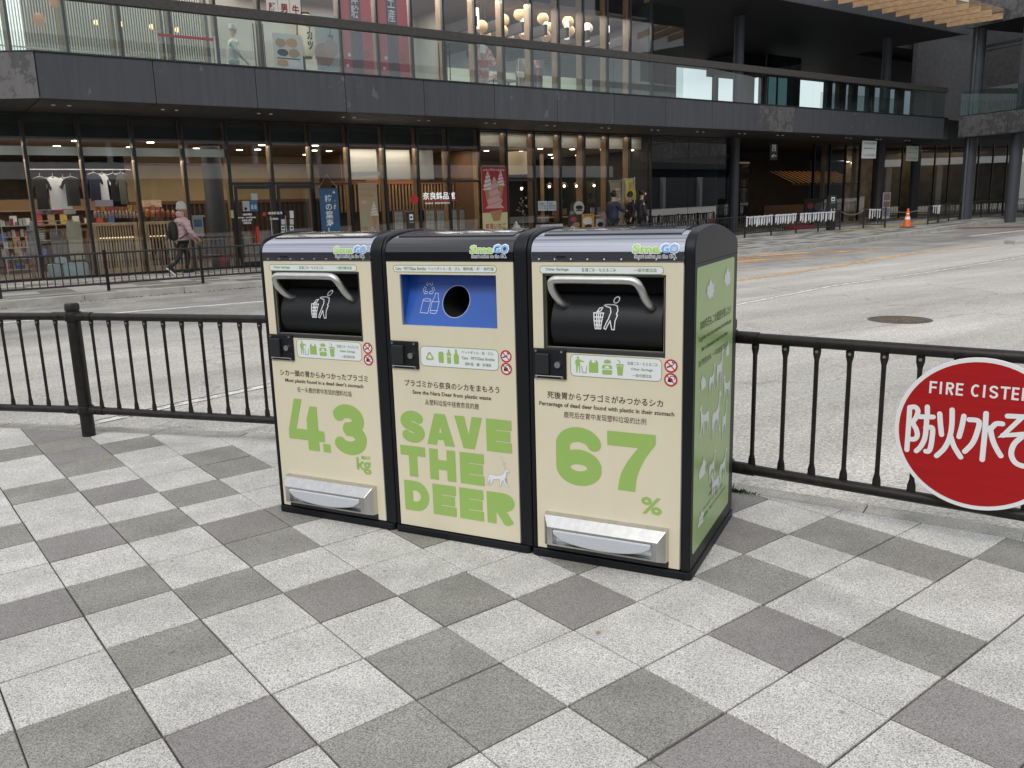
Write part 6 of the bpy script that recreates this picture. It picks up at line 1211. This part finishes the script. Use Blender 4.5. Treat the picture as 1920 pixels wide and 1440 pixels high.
for k in range(6): MB().lathe([(.03,0),(.09,.05),(.095,.055),(.01,.04)],12,.1+k*(s1-s0-.2)/5,.1).build('bowl',ak,dsp,loc=(0,0,.78))
wf=ft('white_flower_pot','tall pot with white flowers inside the cafe door','flower pot',fp(980,395,.6)[0],.6); MB().box(-.22,-.15,0,.22,.15,.72).build('pedestal',lmat('pedestal_brown',(.12,.09,.06)),wf); MB().tube([(0,0,.72),(.02,0,1.2),(0,0,1.75)],[.02,.015,.008],6).build('stem',lmat('stem_green',(.05,.09,.03)),wf)
fl=MB()
for k in range(26): 
    c=(rg.gauss(0,.09),rg.gauss(0,.06),1.1+rg.random()*.6); fl.add([(c[0]+rg.uniform(-.05,.05),c[1]+rg.uniform(-.03,.03),c[2]+rg.uniform(-.05,.05)) for _ in range(4)],[(0,1,2,3)])
fl.build('blossom',lmat('white_petals',(.55,.55,.5)),wf)
# nobori flags
def flag(u0t,u1t,v0,u0b,u1b,v1,y,m,label,txt,tm_):
    s0,z1=fp(u0t,v0,y); s1,_=fp(u1t,v0,y); s2,z0=fp(u0b,v1,y); s3,_=fp(u1b,v1,y); t=ft('nobori_flag',label,'flag',s0,y,z0,'upright flags outside the cafe'); n=12; vs=[]
    for k in range(n+1):
        f=k/n
        for q in range(5):
            g=q/4; vs.append((((s2-s0)+(s3-s2)*g)*(1-f)+((s1-s0)*g)*f,.04*math.sin(f*6+g*3),(z1-z0)*f))
    o=MB().add(vs,[(k*5+q,k*5+q+1,(k+1)*5+q+1,(k+1)*5+q) for k in range(n) for q in range(4)]).build('cloth',m,t,smooth=True); o.modifiers.new('s','SOLIDIFY').thickness=.003
    text(txt,(s1-s0)*.35,(z1-z0)*.45,(s1-s0)*.8,(z1-z0)*.85,tm_,t,lambda x,z:(x,-.055,z),.02,vertical=True)
    MB().tube([((s1-s0)+.02,0,-z0+.02),((s1-s0)+.02,0,z1-z0+.06)],.014,8).build('pole',lmat('white_pole',(.5,.5,.5)),t); MB().tube([(-.02,0,z1-z0),((s1-s0)+.04,0,z1-z0+.02)],.008,6).build('cross_bar',lmat('white_pole',(.5,.5,.5)),t)
flag(1141,1167,339,1150,1169,428,-.9,lmat('khaki_cloth',(.24,.20,.12)),'khaki upright flag behind the navy jacketed person','茶粥',lmat('pale_flag_print',(.45,.42,.34)))
flag(1170,1189,335,1175,1192,376,-1.0,lmat('mustard_cloth',(.50,.44,.12)),'yellow upright flag right of the khaki one','和',lmat('ochre_flag_print',(.36,.28,.06)))
# ---- hanging notices at the right, black hanging sign, posters
def hang(u0,v0,u1,v1,y,label,m,txt):
    t,w_,h=card(u0,v0,u1,v1,y,m,label,'hanging_sign','sign',[('text',txt[0],.1,.80,.92,.92,bkp,.01),('text',txt[1],.12,.52,.88,.62,bkp,.01),('text',txt[2],.08,.10,.9,.26,bkp,.015)],thk=.03)
    for x in (.12,.88): MB().tube([(w_*x,.015,h),(w_*x,.015,h+.13)],.008,5).build('rod',blackm,t)
hang(1617,264,1643,297,-2.2,'brighter white hanging bus notice under the balcony edge',lmat('notice_white',(.55,.56,.56)),('バスのりばご案内','東大寺 春日大社','1 2 3 番のりば')); hang(1700,274,1722,302,-2.1,'dimmer hanging bus notice right of the brighter one',lmat('notice_grey',(.34,.34,.31)),('バスのりばご案内','ぐるっとバス','4 5 番のりば'))
t,w_,h=card(1444,270,1458,300,-1.0,ak,'black hanging sign with white characters and arrow above the passage','hanging_sign','sign',[('text','出口',.25,.55,.75,.98,wpr,.03,True),('text','←',.2,.12,.85,.38,wpr,.03)],thk=.04)
card(1655,361,1669,410,-.42,wps,'narrow white poster fixed on the column behind the gap in the railing','poster','poster',[('box',.08,.70,.92,.97,MATS['pack_pink']),('box',.08,.45,.92,.66,MATS['pack_tan']),('box',.08,.1,.92,.40,lmat('pale_lilac',(.35,.38,.45)))],thk=.02)
t,w_,h=card(1508,372,1545,400,1.2,lmat('dark_picture_board',(.03,.03,.032)),'dark framed picture board with red blossoms inside the passage','picture board','picture board',[('blob',.3,.5,.16,.2,MATS['pack_red']),('blob',.7,.45,.2,.28,lmat('grey_print',(.12,.11,.11)))],thk=.04)
t['category']='picture board'
s,z=fp(1505,434,-.9); tl(MB().prism(rrect(-.62,-.3,.62,.3,.08),0,.12),'red_platform',lmat('red_felt',(.30,.02,.02)),'low red platform behind the railing with white strips','platform',s,-.7,gzs(s),bevel=.01)
tl(MB().lathe([(.02,0),(.14,.02),(.02,.85)],10),'folded_umbrella',lmat('grey_nylon',(.16,.17,.18)),'grey folded umbrella shape standing by the picture board','umbrella',fp(1540,400,.8)[0],.8,gzs(27)+.2,smooth=True)
# traffic cone
X=gp(1700.5,426.5); cn=thing('traffic_cone','orange traffic cone with two white bands beside the rope gap','traffic cone',(X[0],X[1],gz(X[0],X[1])),.6); och=lmat('safety_orange',(.75,.14,.015),.5)
k_=1.0; MB().prism(rrect(-.20,-.20,.20,.20,.04),0,.035).build('foot',lmat('cone_rubber',(.12,.03,.02)),cn); MB().lathe([(.15,.035),(.06,.50),(.032,.70),(.022,.70),(.001,.69)],18).build('body',och,cn,smooth=True)
for z0,z1 in ((.30,.40),(.50,.585)): r=lambda z:.15-(z-.035)*.196; MB().lathe([(r(z0)+.003,z0),(r(z1)+.003,z1),(r(z1)-.01,z1),(r(z0)-.01,z0)],18).build('white_band',wps,cn,smooth=True)
# ---- far railings
blr=mat('black_far_railing',(.018,.016,.016),.5)
def far_rail(pts,label,spacing=.125,h=.735,ends=True):
    a0=pts[0]; X0=W(a0[0],a0[1]); t=thing('far_railing',label,'railing',(X0[0],X0[1],gzs(a0[0])),TH,'black railing bays along the far kerb')
    for i,(a,b) in enumerate(zip(pts[:-1],pts[1:])):
        a=np.array(a,float);b=np.array(b,float); L_=np.linalg.norm(b-a); z0=gzs(a[0])-gzs(a0[0]); z1=gzs(b[0])-gzs(a0[0]); o_=np.array(a0)
        A=a-o_;B=b-o_
        MB().tube([(A[0],A[1],z0-.01),(A[0],A[1],z0+h+.035)],.03,10).build('post',blr,t,smooth=True)
        if i==len(pts)-2: MB().tube([(B[0],B[1],z1-.01),(B[0],B[1],z1+h+.035)],.03,10).build('post',blr,t,smooth=True)
        for z in (h-.02,.14): MB().tube([(A[0],A[1],z0+z),(B[0],B[1],z1+z)],.019,8).build('rail',blr,t,smooth=True)
        n=int(L_/spacing)
        for k in range(1,n):
            f=k/n; q=A+(B-A)*f; zz=z0+(z1-z0)*f; cbox('baluster',.017,.017,h-.16,blr,t,(q[0]-.0085,q[1]-.0085,zz+.14))
    return t
far_rail([(-3.1,-4.63),(-1.3,-4.53),(.5,-4.42)],'left far railing before the first post, in front of the leftmost window')
far_rail([(.5,-4.42),(2.31,-4.27)],'far railing bay the pink jacketed walker passes behind')
far_rail([(2.31,-4.27),(4.1,-4.15),(5.9,-4.02)],'far railing bays that vanish behind the left bin')
far_rail([(14.2,-3.38),(15.9,-3.25),(17.6,-3.12),(19.3,-3.0),(21.0,-2.92)],'far railing bays right of the bins before the white strips')
far_rail([(21.0,-2.92),(22.65,-2.76),(23.9,-2.89),(25.15,-2.95),(26.3,-3.1)],'far railing bays hung with rows of white strips',.11)
far_rail([(27.45,-3.35),(27.75,-4.05)],'single short railing bay between the two rope gaps')
far_rail([(30.4,-4.28),(32.0,-3.85),(33.6,-3.45),(35.2,-3.27),(36.8,-3.25),(38.5,-3.4),(40.4,-3.5),(42.4,-3.6)],'far right railing bays in front of the big columns',.13)
for a,b,lb in (((26.3,-3.1),(27.45,-3.35),'sagging rope across the left gap in the far railing'),((27.75,-4.05),(30.4,-4.28),'sagging rope across the right gap behind the cone')):
    P=[]; X0=W(*a)
    for k in range(13):
        f=k/12; s=a[0]+(b[0]-a[0])*f; y=a[1]+(b[1]-a[1])*f; X=W(s,y); P.append((X[0]-X0[0],X[1]-X0[1],gzs(s)+.70-.17*4*f*(1-f)))
    tag(MB().tube(P,.017,8).build('rope',lmat('grey_rope',(.16,.15,.13)),None,(X0[0],X0[1],0),smooth=True),lb,'rope')
# white paper strips knotted on the rail
stp=[MB().box(-w_/2,-.008,-h,w_*.1,.008,0).box(w_*.15,-.004,-h*.86,w_/2,.010,0).box(-w_/2-.006,-.026,-.035,w_/2+.006,.026,.012) for w_,h in ((.075,.31),(.085,.34),(.065,.27))]
sme=[]; pwm=lmat('white_cloth_strip',(.66,.67,.70))
for m_ in stp: o=m_.build('cloth_strip',pwm); sme.append(o.data); bpy.data.objects.remove(o)
def strips(u0,u1,n,sl0,sl1,label,grp):
    for k in range(n):
        u=u0+(u1-u0)*k/max(1,n-1)
        # nearest point of the railing line under this pixel column
        best=min((abs(fp(u,405,sl0+(sl1-sl0)*f)[0]-(sl[0]+(sl[1]-sl[0])*f)),f) for sl in [rngs] for f in [q/40 for q in range(41)])
        f=best[1]; s=rngs[0]+(rngs[1]-rngs[0])*f; y=sl0+(sl1-sl0)*f-.035
        o=bpy.data.objects.new('cloth_strip',rg.choice(sme)); sc.collection.objects.link(o); o.location=W(s,y,gzs(s)+.70+rg.uniform(-.01,.01)); o.rotation_euler=(0,rg.uniform(-.06,.06),TH+rg.uniform(-.3,.3)); tag(o,label,'cloth strip',grp)
rngs=(21.0,22.65); strips(1400,1446,11,-2.92,-2.76,'white cloth strip in the left cluster on the far railing','white strips on the railing')
rngs=(22.7,23.9); strips(1454,1490,9,-2.77,-2.89,'white cloth strip in the second cluster on the far railing','white strips on the railing')
rngs=(24.1,26.2); strips(1500,1562,14,-2.90,-3.09,'white cloth strip in the third cluster before the black totem','white strips on the railing')
rngs=(27.45,27.75); strips(1630,1648,5,-3.35,-4.05,'white cloth strip on the short bay between the ropes','white strips on the railing')
rngs=(30.5,31.9); strips(1748,1764,5,-4.26,-3.88,'white cloth strip on the bay right of the cone','white strips on the railing')
# ---- upper floor things
def up(u,v,y): return fp(u,v,y)
nrm=lmat('white_noren_cloth',(.60,.56,.52)); s0,s1,z0,z1=pxr(498,-4,563,31,.0-.15)
t=ft('noren_curtain','white split entrance curtain with three dark red characters above the upper door','curtain',s0,-.2,z0)
for k,ch in enumerate('勝男牛'):
    w_=(s1-s0)/3; MB().box(k*w_+.008,0,0,(k+1)*w_-.008,.012,z1-z0).build('cloth_panel',nrm,t,bevel=.003); text(ch,k*w_+w_*.2,(z1-z0)*.18,k*w_+w_*.8,(z1-z0)*.66,lmat('dark_red_print',(.22,.02,.02)),t,lambda x,z:(x,-.003,z),.03)
s,z=up(575,68,-.45); r=.19; t=ft('paper_lantern','large cream paper lantern lettered 牛カツ in black strokes','lantern',s,-.45,z); MB().lathe([(.10,-.50),(.16,-.44),(.20,-.2),(.205,.1),(.19,.36),(.13,.5),(.10,.52)],20).build('shade',mat('cream_lantern_paper',(.55,.48,.36),.8,emit=((1,.85,.6),.12)),t,smooth=True); MB().lathe([(.11,-.54),(.11,-.50)],16).lathe([(.11,.52),(.11,.56)],16).build('rim',blackm,t)
text('牛カツ',-.085,-.36,.085,.36,bkp,t,lambda x,z:(x,-math.sqrt(max(.0001,.208**2-x*x))-.002,z),.05,vertical=True)
card(514,64,567,134,-.6,lmat('menu_photo_board',(.42,.44,.44)),'leaning menu board crowded with dish photographs beside the lantern','signboard','signboard',[('blob',.25,.75,.18,.12,MATS['pack_tan']),('blob',.65,.78,.2,.12,con),('blob',.3,.5,.2,.1,ak),('blob',.7,.5,.2,.12,MATS['pack_tan']),('blob',.28,.22,.2,.1,con,2),('blob',.65,.22,.2,.1,MATS['pack_white'],3),('box',.1,.33,.9,.36,bkp)],thk=.03)
t,w_,h=card(592,28,634,133,.06,lmat('grey_beef_poster',(.34,.38,.38)),'tall poster of sliced beef lettered 牛カツ right of the lantern','poster','poster',[('blob',.35,.30,.45,.22,lmat('beef_pink',(.33,.15,.13))),('blob',.65,.42,.3,.18,lmat('beef_tan',(.33,.22,.17)),2),('text','牛カツ',.52,.22,.82,.95,lmat('ink_blue',(.03,.04,.10)),.05,True)],thk=.01)
rb=lmat('crimson_banner',(.50,.035,.06)); bk_=lmat('plum_stripe',(.07,.035,.065)); pf=lmat('pale_pink_flower',(.50,.36,.44))
for k,(u0,u1,tx_,lb) in enumerate(((640,699,'着物体験','left crimson window banner lettered 体験 with flowers'),(709,766,'お土産','right crimson window banner lettered 土産 with flowers'))):
    s0,s1,z0,_=pxr(u0,0,u1,145,.05); z0=4.62; t=ft('window_banner',lb,'banner',s0,.06,z0); w_=s1-s0; MB().box(0,0,0,w_,.01,3.9).build('sheet',rb,t); MB().box(w_*.30,-.003,0,w_*.66,-.001,3.9).build('stripe',bk_,t)
    zt=fp((u0+u1)/2,32 if k==0 else 40,.05)[1]-z0; n=len(tx_); text(tx_,w_*.36,zt-.02,w_*.60,zt+.33*n,wpr,t,lambda x,z:(x,-.005,z),.005,vertical=True)
    for (fx,fz,r) in ((.62,.30,.13),(.80,.10,.10),(.75,.95,.14),(.15,.62,.05),(.22,.9,.05),(.45,.08,.07)):
        c=circ(0,0,r,5)
        for q in range(5): flat([(w_*fx+c[q][0]*.6+r*.42*math.cos(a*.7854),fz+c[q][1]*.6+r*.42*math.sin(a*.7854)) for a in range(8)],lambda x,z,o,q=q:(x,-.006-.0004*q,z)).build('printed_flower',pf if r<.12 and r>.06 else (rp_ if r>.12 else wpr),t)
# kimono on stand, table, clothes rack
kr=lmat('red_floral_silk',(.72,.04,.08),noise=(9,.4),col2=(.9,.72,.68)); s,z=up(904,150,.38); t=ft('kimono_display','red and white flowered kimono shown on a stand in the upper window','kimono',s,.38,4.60)
MB().prism([(-.17,0),(.17,0),(.22,.75),(.24,1.15),(.40,1.0),(.52,1.1),(.34,1.42),(.16,1.58),(-.16,1.58),(-.32,1.42),(-.36,.85),(-.24,.85),(-.24,1.1),(-.2,.6)],-.07,.07,'y').build('robe',kr,t,bevel=.03); MB().box(-.2,-.085,.95,.2,.085,1.15).build('sash',lmat('crimson_sash',(.35,.03,.05)),t); MB().prism([(-.12,1.35),(.12,1.35),(.08,1.6),(-.08,1.6)],-.09,-.07,'y').build('collar',wps,t)
t=ft('display_table','dark table with folded goods behind the kimono','table',up(938,140,1.4)[0],1.4,4.58); MB().box(-.5,-.3,.78,.55,.3,.82).build('table_top',lmat('pale_table_top',(.35,.34,.32)),t)
for x in (-.45,.5):
    for y in (-.25,.25): MB().box(x-.02,y-.02,0,x+.02,y+.02,.78).build('leg',blackm,t)
MB().box(-.35,-.2,.82,0,.1,.95).build('folded_stack',MATS['pack_pink'],t) ; 
t=ft('clothes_rack','rack of patterned kimono jackets in the upper window','clothes rack',up(992,140,1.0)[0],1.0,4.58); MB().tube([(-.42,0,0),(-.42,0,1.45),(.42,0,1.45),(.42,0,0)],.014,8).build('frame',shm,t)
for k,c in enumerate(((.12,.09,.07),(.18,.28,.23),(.55,.20,.14),(.10,.08,.10),(.62,.40,.30),(.08,.08,.12),(.60,.16,.15),(.16,.11,.13),(.05,.05,.07))):
    x=-.34+k*.085; MB().prism([(-.24,0),(.24,.0),(.26,.8),(.10,1.05),(-.10,1.05),(-.26,.8)],x-.03,x+.03,'x').build('jacket',lmat('jacket_cloth_%s'%'abcdefghi'[k],c,noise=(14,.7)),t,loc=(0,0,.38),bevel=.02)
card(969,134,983,145,.5,wps,'white price card in front of the jacket rack','price card','price card')
# washi sphere lanterns
lan=mat('washi_sphere',(.42,.27,.14),.8,emit=((1,.70,.38),.16)); lme=MB().ball((0,0,0),1.0,18,12,.96).build('shade',lan,smooth=True); lm2=lme.data; bpy.data.objects.remove(lme)
for k,(u,v,r,y) in enumerate(((903,50,12,1.0),(910,67,11,1.5),(943,38,12,1.4),(975,27,12,1.0),(985,46,11,1.6),(983,64,10,1.2),(955,69,9,1.8),(942,58,11,1.0),(1018,35,11,1.0),(1030,52,10,1.4),(1023,68,10.5,1.0),(1065,41,11,1.0),(1067,58,11,1.3),(1102,53,9.5,1.2))):
    s,z=up(u,v,y); X=np.array(W(s,y,z)); D=(RW@(X-CW))[2]; rr2=r/F_PX*D; t=ft('sphere_lantern','round washi paper lantern, %s'%('lowest left pair, front','lowest left pair, rear','left cluster, upper','largest one, top of the second cluster','second cluster, below the largest','second cluster, bottom','small one low behind the left cluster','left cluster, lower','third cluster, top','third cluster, middle','third cluster, bottom','fourth cluster, upper of two','fourth cluster, lower of two','single one furthest right')[k],'paper lantern',s,y,z,'round paper lanterns upstairs')
    o=bpy.data.objects.new('shade',lm2); sc.collection.objects.link(o); o.parent=t; o.scale=(rr2,)*3; MB().tube([(0,0,rr2*.9),(0,0,7.5-z)],.005,5).build('cord',blackm,t)
for k,(u,v) in enumerate(((73,37),(103,2),(180,42),(226,45),(284,50),(332,56))):
    y=.5 if k<2 else 1.6; s,z=up(u,v,y); r=.13 if k<2 else .06; t=ft('copper_lantern',('copper onion shaped lantern in front of the left lattice','copper onion shaped lantern cut by the top of the frame','small amber lamp behind the second lattice, left','small amber lamp behind the second lattice, right','small amber lamp behind the third lattice','small amber lamp behind the fourth lattice')[k],'lantern',s,y,z,'small lamps upstairs at the left'); MB().lathe([(.01,-r*1.1),(r*.7,-r*.8),(r,0),(r*.7,r*.8),(.01,r*1.1)],14).build('shade',mat('copper_mesh',(.36,.16,.08),.4,metal=.3,emit=((1,.5,.25),.25)) if k<2 else mat('amber_glow',(.8,.5,.2),.5,emit=((1,.6,.25),2.5)),t,smooth=True); MB().tube([(0,0,r),(0,0,7.5-z)],.005,5).build('cord',blackm,t)
# queue barrier
wst=lmat('white_post',(.55,.55,.55)); s0,z0=up(298,105,-1.4); s1,_=up(406,115,-1.4); zt=up(352,71,-1.4)[1]
t=ft('queue_barrier','red belt queue barrier between two white posts on the balcony','queue barrier',s0,-1.4,4.58); 
for x in (0,s1-s0): MB().lathe([(.12,0),(.12,.02),(.02,.03),(.02,zt-4.58+.05),(.03,zt-4.58+.06),(.03,zt-4.50)],14,x,0).build('post',wst,t,smooth=True)
MB().box(.02,-.003,zt-4.60,s1-s0-.02,.003,zt-4.54).build('belt',lmat('red_belt',(.42,.02,.03)),t)
# ================================================================== PEOPLE
def skinned(name,V,E,m,parent,root=0,sub=1):
    me=bpy.data.meshes.new(name); me.from_pydata([v[:3] for v in V],E,[]); me.materials.append(m); o=bpy.data.objects.new(name,me); sc.collection.objects.link(o); o.parent=parent
    sk=o.modifiers.new('skin','SKIN'); sk.use_smooth_shade=True
    for i,v in enumerate(V):
        d=me.skin_vertices[0].data[i]; d.radius=(v[3],v[4] if len(v)>4 else v[3]); d.use_root=(i==root)
    s=o.modifiers.new('sub','SUBSURF'); s.levels=sub; s.render_levels=sub; return o
skn=lmat('skin',(.45,.27,.19),.6); 
def person(label,loc,rot,pose,top,trs,shoe,hairm,group=None,hat=None,pack=False,apron=False,puffy=False,mask=False,sc_=1.0):
    """x = facing direction; pose gives hip/leg/arm joints"""
    t=thing('person',label,'person',loc,rot,group); P=pose
    hip=P.get('hip',.90); sh=hip+.50; hd=sh+.26; ln=P.get('lean',0.04)
    V=[(0,0,hip,.10,.115),(ln*.4,0,hip+.22,.09,.11),(ln,0,sh-.06,.08,.12),(ln,0,sh+.06,.055,.055),(ln+.02,0,sh+.14,.055,.055),(ln+.03,0,hd,.095,.085),(ln+.03,0,hd+.08,.075,.07)]
    E=[(0,1),(1,2),(2,3),(3,4),(4,5),(5,6)]
    def limb(base,pts):
        k=base
        for p in pts: V.append(p); E.append((k,len(V)-1)); k=len(V)-1
        return k
    feet=[];hands=[]
    for sgn_,lk in ((1,'legL'),(-1,'legR')):
        kx,kz,fx,fz=P[lk]; limb(0,[(0.0,sgn_*.09,hip-.08,.06),(kx,sgn_*.10,kz,.042),(fx,sgn_*.10,fz+.07,.032),(fx+.12,sgn_*.10,fz+.03,.03)]); feet.append((kx,sgn_*.10,kz,fx,fz))
    for sgn_,ak_ in ((1,'armL'),(-1,'armR')):
        (ex,ey,ez),(hx_,hy,hz)=P[ak_]; k=limb(2,[(ln,sgn_*.17,sh-.03,.04),(ex,sgn_*ey,ez,.034),(hx_,sgn_*hy,hz,.026)]); d=np.array([hx_-ex,sgn_*(hy-ey),hz-ez]); d=d/np.linalg.norm(d)
        hpnt=np.array([hx_,sgn_*hy,hz]); pl=hpnt+d*.06; V.append((*pl,.026,.014)); E.append((k,len(V)-1)); pk=len(V)-1; side=np.cross(d,[0,1,0]); side/=np.linalg.norm(side)+1e-9
        for q in range(4):
            b=pl+side*(q-1.5)*.016; m1=b+d*.035; m2=m1+d*.025+np.array([0,-sgn_*.010,0])
            for z_,r_ in ((b,.008),(m1,.0075),(m2,.006)): V.append((*z_,r_))
            n_=len(V); E+= [(pk,n_-3),(n_-3,n_-2),(n_-2,n_-1)]
        th=hpnt+d*.02+side*.03; V.append((*th,.009)); V.append((*(th+d*.035+side*.008),.007)); E+=[(k,len(V)-2),(len(V)-2,len(V)-1)]
        hands.append(((ex,sgn_*ey,ez),(hx_,sgn_*hy,hz)))
    skinned('body',V,E,skn,t)
    # clothes
    g=.035 if puffy else .018
    Vt=[(0,0,hip-.15,.135+g,.165+g),(ln*.3,0,hip+.10,.12+g,.155+g),(ln*.8,0,hip+.33,.12+g,.165+g),(ln,0,sh-.01,.09+g,.13+g),(ln+.01,0,sh+.06,.06+g*.8,.065+g*.8)]; Et=[(0,1),(1,2),(2,3),(3,4)]
    for sgn_,((e),(h_)) in zip((1,-1),hands):
        e=np.array(e);h2=np.array(h_); V0=(ln,sgn_*.185,sh-.03,.065+g*.6); Vt.append(V0); Et.append((3,len(Vt)-1)); 
        m0=(np.array(V0[:3])+e)/2; Vt.append((*m0,.055+g*.6)); Et.append((len(Vt)-2,len(Vt)-1)); Vt.append((*e,.05+g*.5)); Et.append((len(Vt)-2,len(Vt)-1)); Vt.append((*(e+(h2-e)*.93),.036+g*.4)); Et.append((len(Vt)-2,len(Vt)-1))
    skinned('jacket' if not apron else 'tunic',Vt,Et,top,t)
    Vl=[(0,0,hip-.02,.125,.16)]; El=[]
    for (kx,ky,kz,fx,fz) in feet:
        k=0
        for p in ((0,ky*.9,hip-.10,.10),(kx*.55,ky,(hip+kz)/2-.02,.082),(kx,ky,kz,.066),((kx+fx)/2,ky,(kz+fz)/2,.056),(fx,ky,fz+.09,.048)): Vl.append(p); El.append((k,len(Vl)-1)); k=len(Vl)-1
    skinned('trousers',Vl,El,trs,t)
    for (kx,ky,kz,fx,fz),lift in zip(feet,(P.get('tiltL',0),P.get('tiltR',0))):
        o=MB().prism([(-.09,0),(.0,0),(.13,0.0),(.17,.02),(.165,.045),(.08,.075),(.03,.10),(-.07,.10),(-.10,.05)],-.042,.042,'y').build('shoe',shoe,t,loc=(fx,ky,fz),bevel=.012); o.rotation_euler=(0,lift,0); MB().box(-.092,-.044,-.012,.165,.044,.012).build('sole',wps,o,bevel=.005)
    hx0=ln+.03
    # face
    for sgn_ in (1,-1): MB().ball((hx0+.085,sgn_*.032,hd+.03),.011,8,6).build('eye',lmat('eye_dark',(.01,.01,.01),.3),t); MB().ball((hx0+.0,sgn_*.083,hd+.0),.022,8,6).build('ear',skn,t)
    MB().prism([(.085,.03),(.118,-.01),(.085,-.02)],-.012,.012,'y').build('nose',skn,t,loc=(hx0,0,hd)); MB().box(.083,-.024,-.05,.092,.024,-.042).build('mouth',lmat('lip',(.35,.12,.10)),t,loc=(hx0,0,hd))
    if mask: MB().prism([(.07,.0),(.112,-.005),(.118,-.03),(.09,-.075),(.06,-.07)],-.055,.055,'y').build('face_mask',lmat('white_mask',(.62,.64,.66)),t,loc=(hx0,0,hd),bevel=.01)
    if hat: hat(t,hx0,hd)
    else:
        MB().lathe_at([(.001,.125),(.06,.112),(.095,.07),(.105,.02),(.098,-.03),(.075,-.09)],16,(0,0,0)).build('hair',hairm,t,loc=(hx0-.022,0,hd+.025),smooth=True).rotation_euler=(0,-.55,0)
    if pack:
        bp=MB().lathe([(.05,0),(.15,.03),(.175,.14),(.17,.30),(.12,.42),(.03,.47)],14,0,0,.62,1).build('backpack',cbk,t,loc=(ln-.23,0,hip-.0),smooth=True)
        for sgn_ in (1,-1): MB().tube([(.08,sgn_*.10,.42),(.25,sgn_*.13,.50),(.37,sgn_*.14,.38),(.30,sgn_*.16,.16),(.1,sgn_*.14,.05)],.014,6).build('strap',cbk,bp)
        MB().box(-.125,-.09,.05,-.10,.09,.25).build('pocket',cbk,bp,bevel=.01)
    t.scale=(sc_,)*3; return t
pink=mat('dusty_pink_quilted_nylon',(.50,.33,.36),.45,bump=(1,1,.001)); nt=pink.node_tree
wv=nt.nodes.new('ShaderNodeTexWave'); wv.bands_direction='Z'; wv.inputs['Scale'].default_value=3.4; wv.inputs['Distortion'].default_value=1.2; g_n=nt.nodes.new('ShaderNodeNewGeometry'); nt.links.new(g_n.outputs['Position'],wv.inputs['Vector']); bb=nt.nodes['Bump']; nt.links.new(wv.outputs['Fac'],bb.inputs['Height']); bb.inputs['Distance'].default_value=.014; bb.inputs['Strength'].default_value=.45
def beanie(t,x,z):
    MB().lathe([(.001,.155),(.05,.15),(.095,.11),(.115,.05),(.118,-.005)],18).build('knit_hat',lmat('cream_knit',(.50,.47,.43),noise=(90,.3)),t,loc=(x-.01,0,z+.01),smooth=True); MB().lathe([(.122,-.045),(.124,0),(.118,.006),(.108,-.045)],18).build('hat_brim',lmat('cream_knit',(.5,.47,.43)),t,loc=(x-.01,0,z+.01),smooth=True)
    MB().lathe([(.085,-.12),(.10,-.05),(.08,-.0)],12).build('hood',pink,t,loc=(x-.06,0,z-.08),smooth=True)
wpos=gp(346,514.5); 
walk=dict(hip=.80,lean=.07,legL=(.16,.46,.10,.0),legR=(-.10,.44,-.36,.10),tiltR=.75,armL=((.20,.22,.98),(.36,.20,.80)),armR=((.18,.23,.98),(.33,.20,.84)))
person('walker in a dusty pink quilted jacket and cream knit hat with a black backpack',(wpos[0],wpos[1],0.012),TH+.05,walk,pink,cbk,cbk,lmat('dark_hair',(.015,.011,.009)),hat=beanie,pack=True,puffy=True,sc_=.985)
nvy=lmat('navy_padded_jacket',(.016,.024,.055),.6,bump=(14,.8,.02)); dkj=lmat('black_padded_jacket',(.016,.018,.026),.6,bump=(14,.8,.02)); hr=lmat('black_hair',(.008,.007,.007),.45)
stand=dict(hip=.86,lean=.0,legL=(.02,.46,.0,.0),legR=(.0,.46,-.03,.0),armL=((-.02,.26,1.08),(.08,.24,.84)),armR=((-.02,.26,1.08),(.08,.24,.84)))
reach=dict(stand); reach['armR']=((.15,.22,1.12),(.42,.18,1.10))
def at_s(u,y): s,_=fp(u,400,y); return s
s=at_s(1150,-1.3); person('person in a navy padded jacket reaching one arm towards two others',W(s,-1.3,gzs(s)),TH+.1,reach,nvy,lmat('dark_trousers',(.02,.02,.024)),cbk,hr,'group of three outside the cafe',puffy=True)
s=at_s(1181,-1.0); person('middle person in dark clothes half hidden between the other two',W(s,-1.0,gzs(s)),TH+2.9,stand,cbk,cbk,cbk,hr,'group of three outside the cafe',sc_=.98)
s=at_s(1203,-1.35); person('person in a black padded jacket and white mask furthest right of the three',W(s,-1.35,gzs(s)),TH-.35,stand,dkj,lmat('dark_trousers',(.02,.02,.024)),cbk,hr,'group of three outside the cafe',puffy=True,mask=True,sc_=1.02)
wtc=lmat('white_uniform',(.52,.58,.58))
def cap(t,x,z): MB().lathe([(.001,.135),(.085,.13),(.10,.06),(.103,.0)],16).build('chef_cap',wtc,t,loc=(x-.01,0,z+.02),smooth=True)
chefp=dict(hip=.88,lean=.03,legL=(.02,.46,.0,.0),legR=(.0,.46,-.02,.0),armL=((-.05,.24,1.10),(.10,.22,.90)),armR=((.08,.24,1.08),(.28,.20,.86)))
s=fp(434,80,.7)[0]; zc=fp(434,47,.7)[1]-1.76; person('cook in white uniform, cap and mask standing behind the upper window',W(s,.7,zc if zc>3.9 else 4.0),TH-.15,chefp,wtc,wtc,wtc,hr,hat=cap,apron=True,mask=True)
print('chef z',zc)
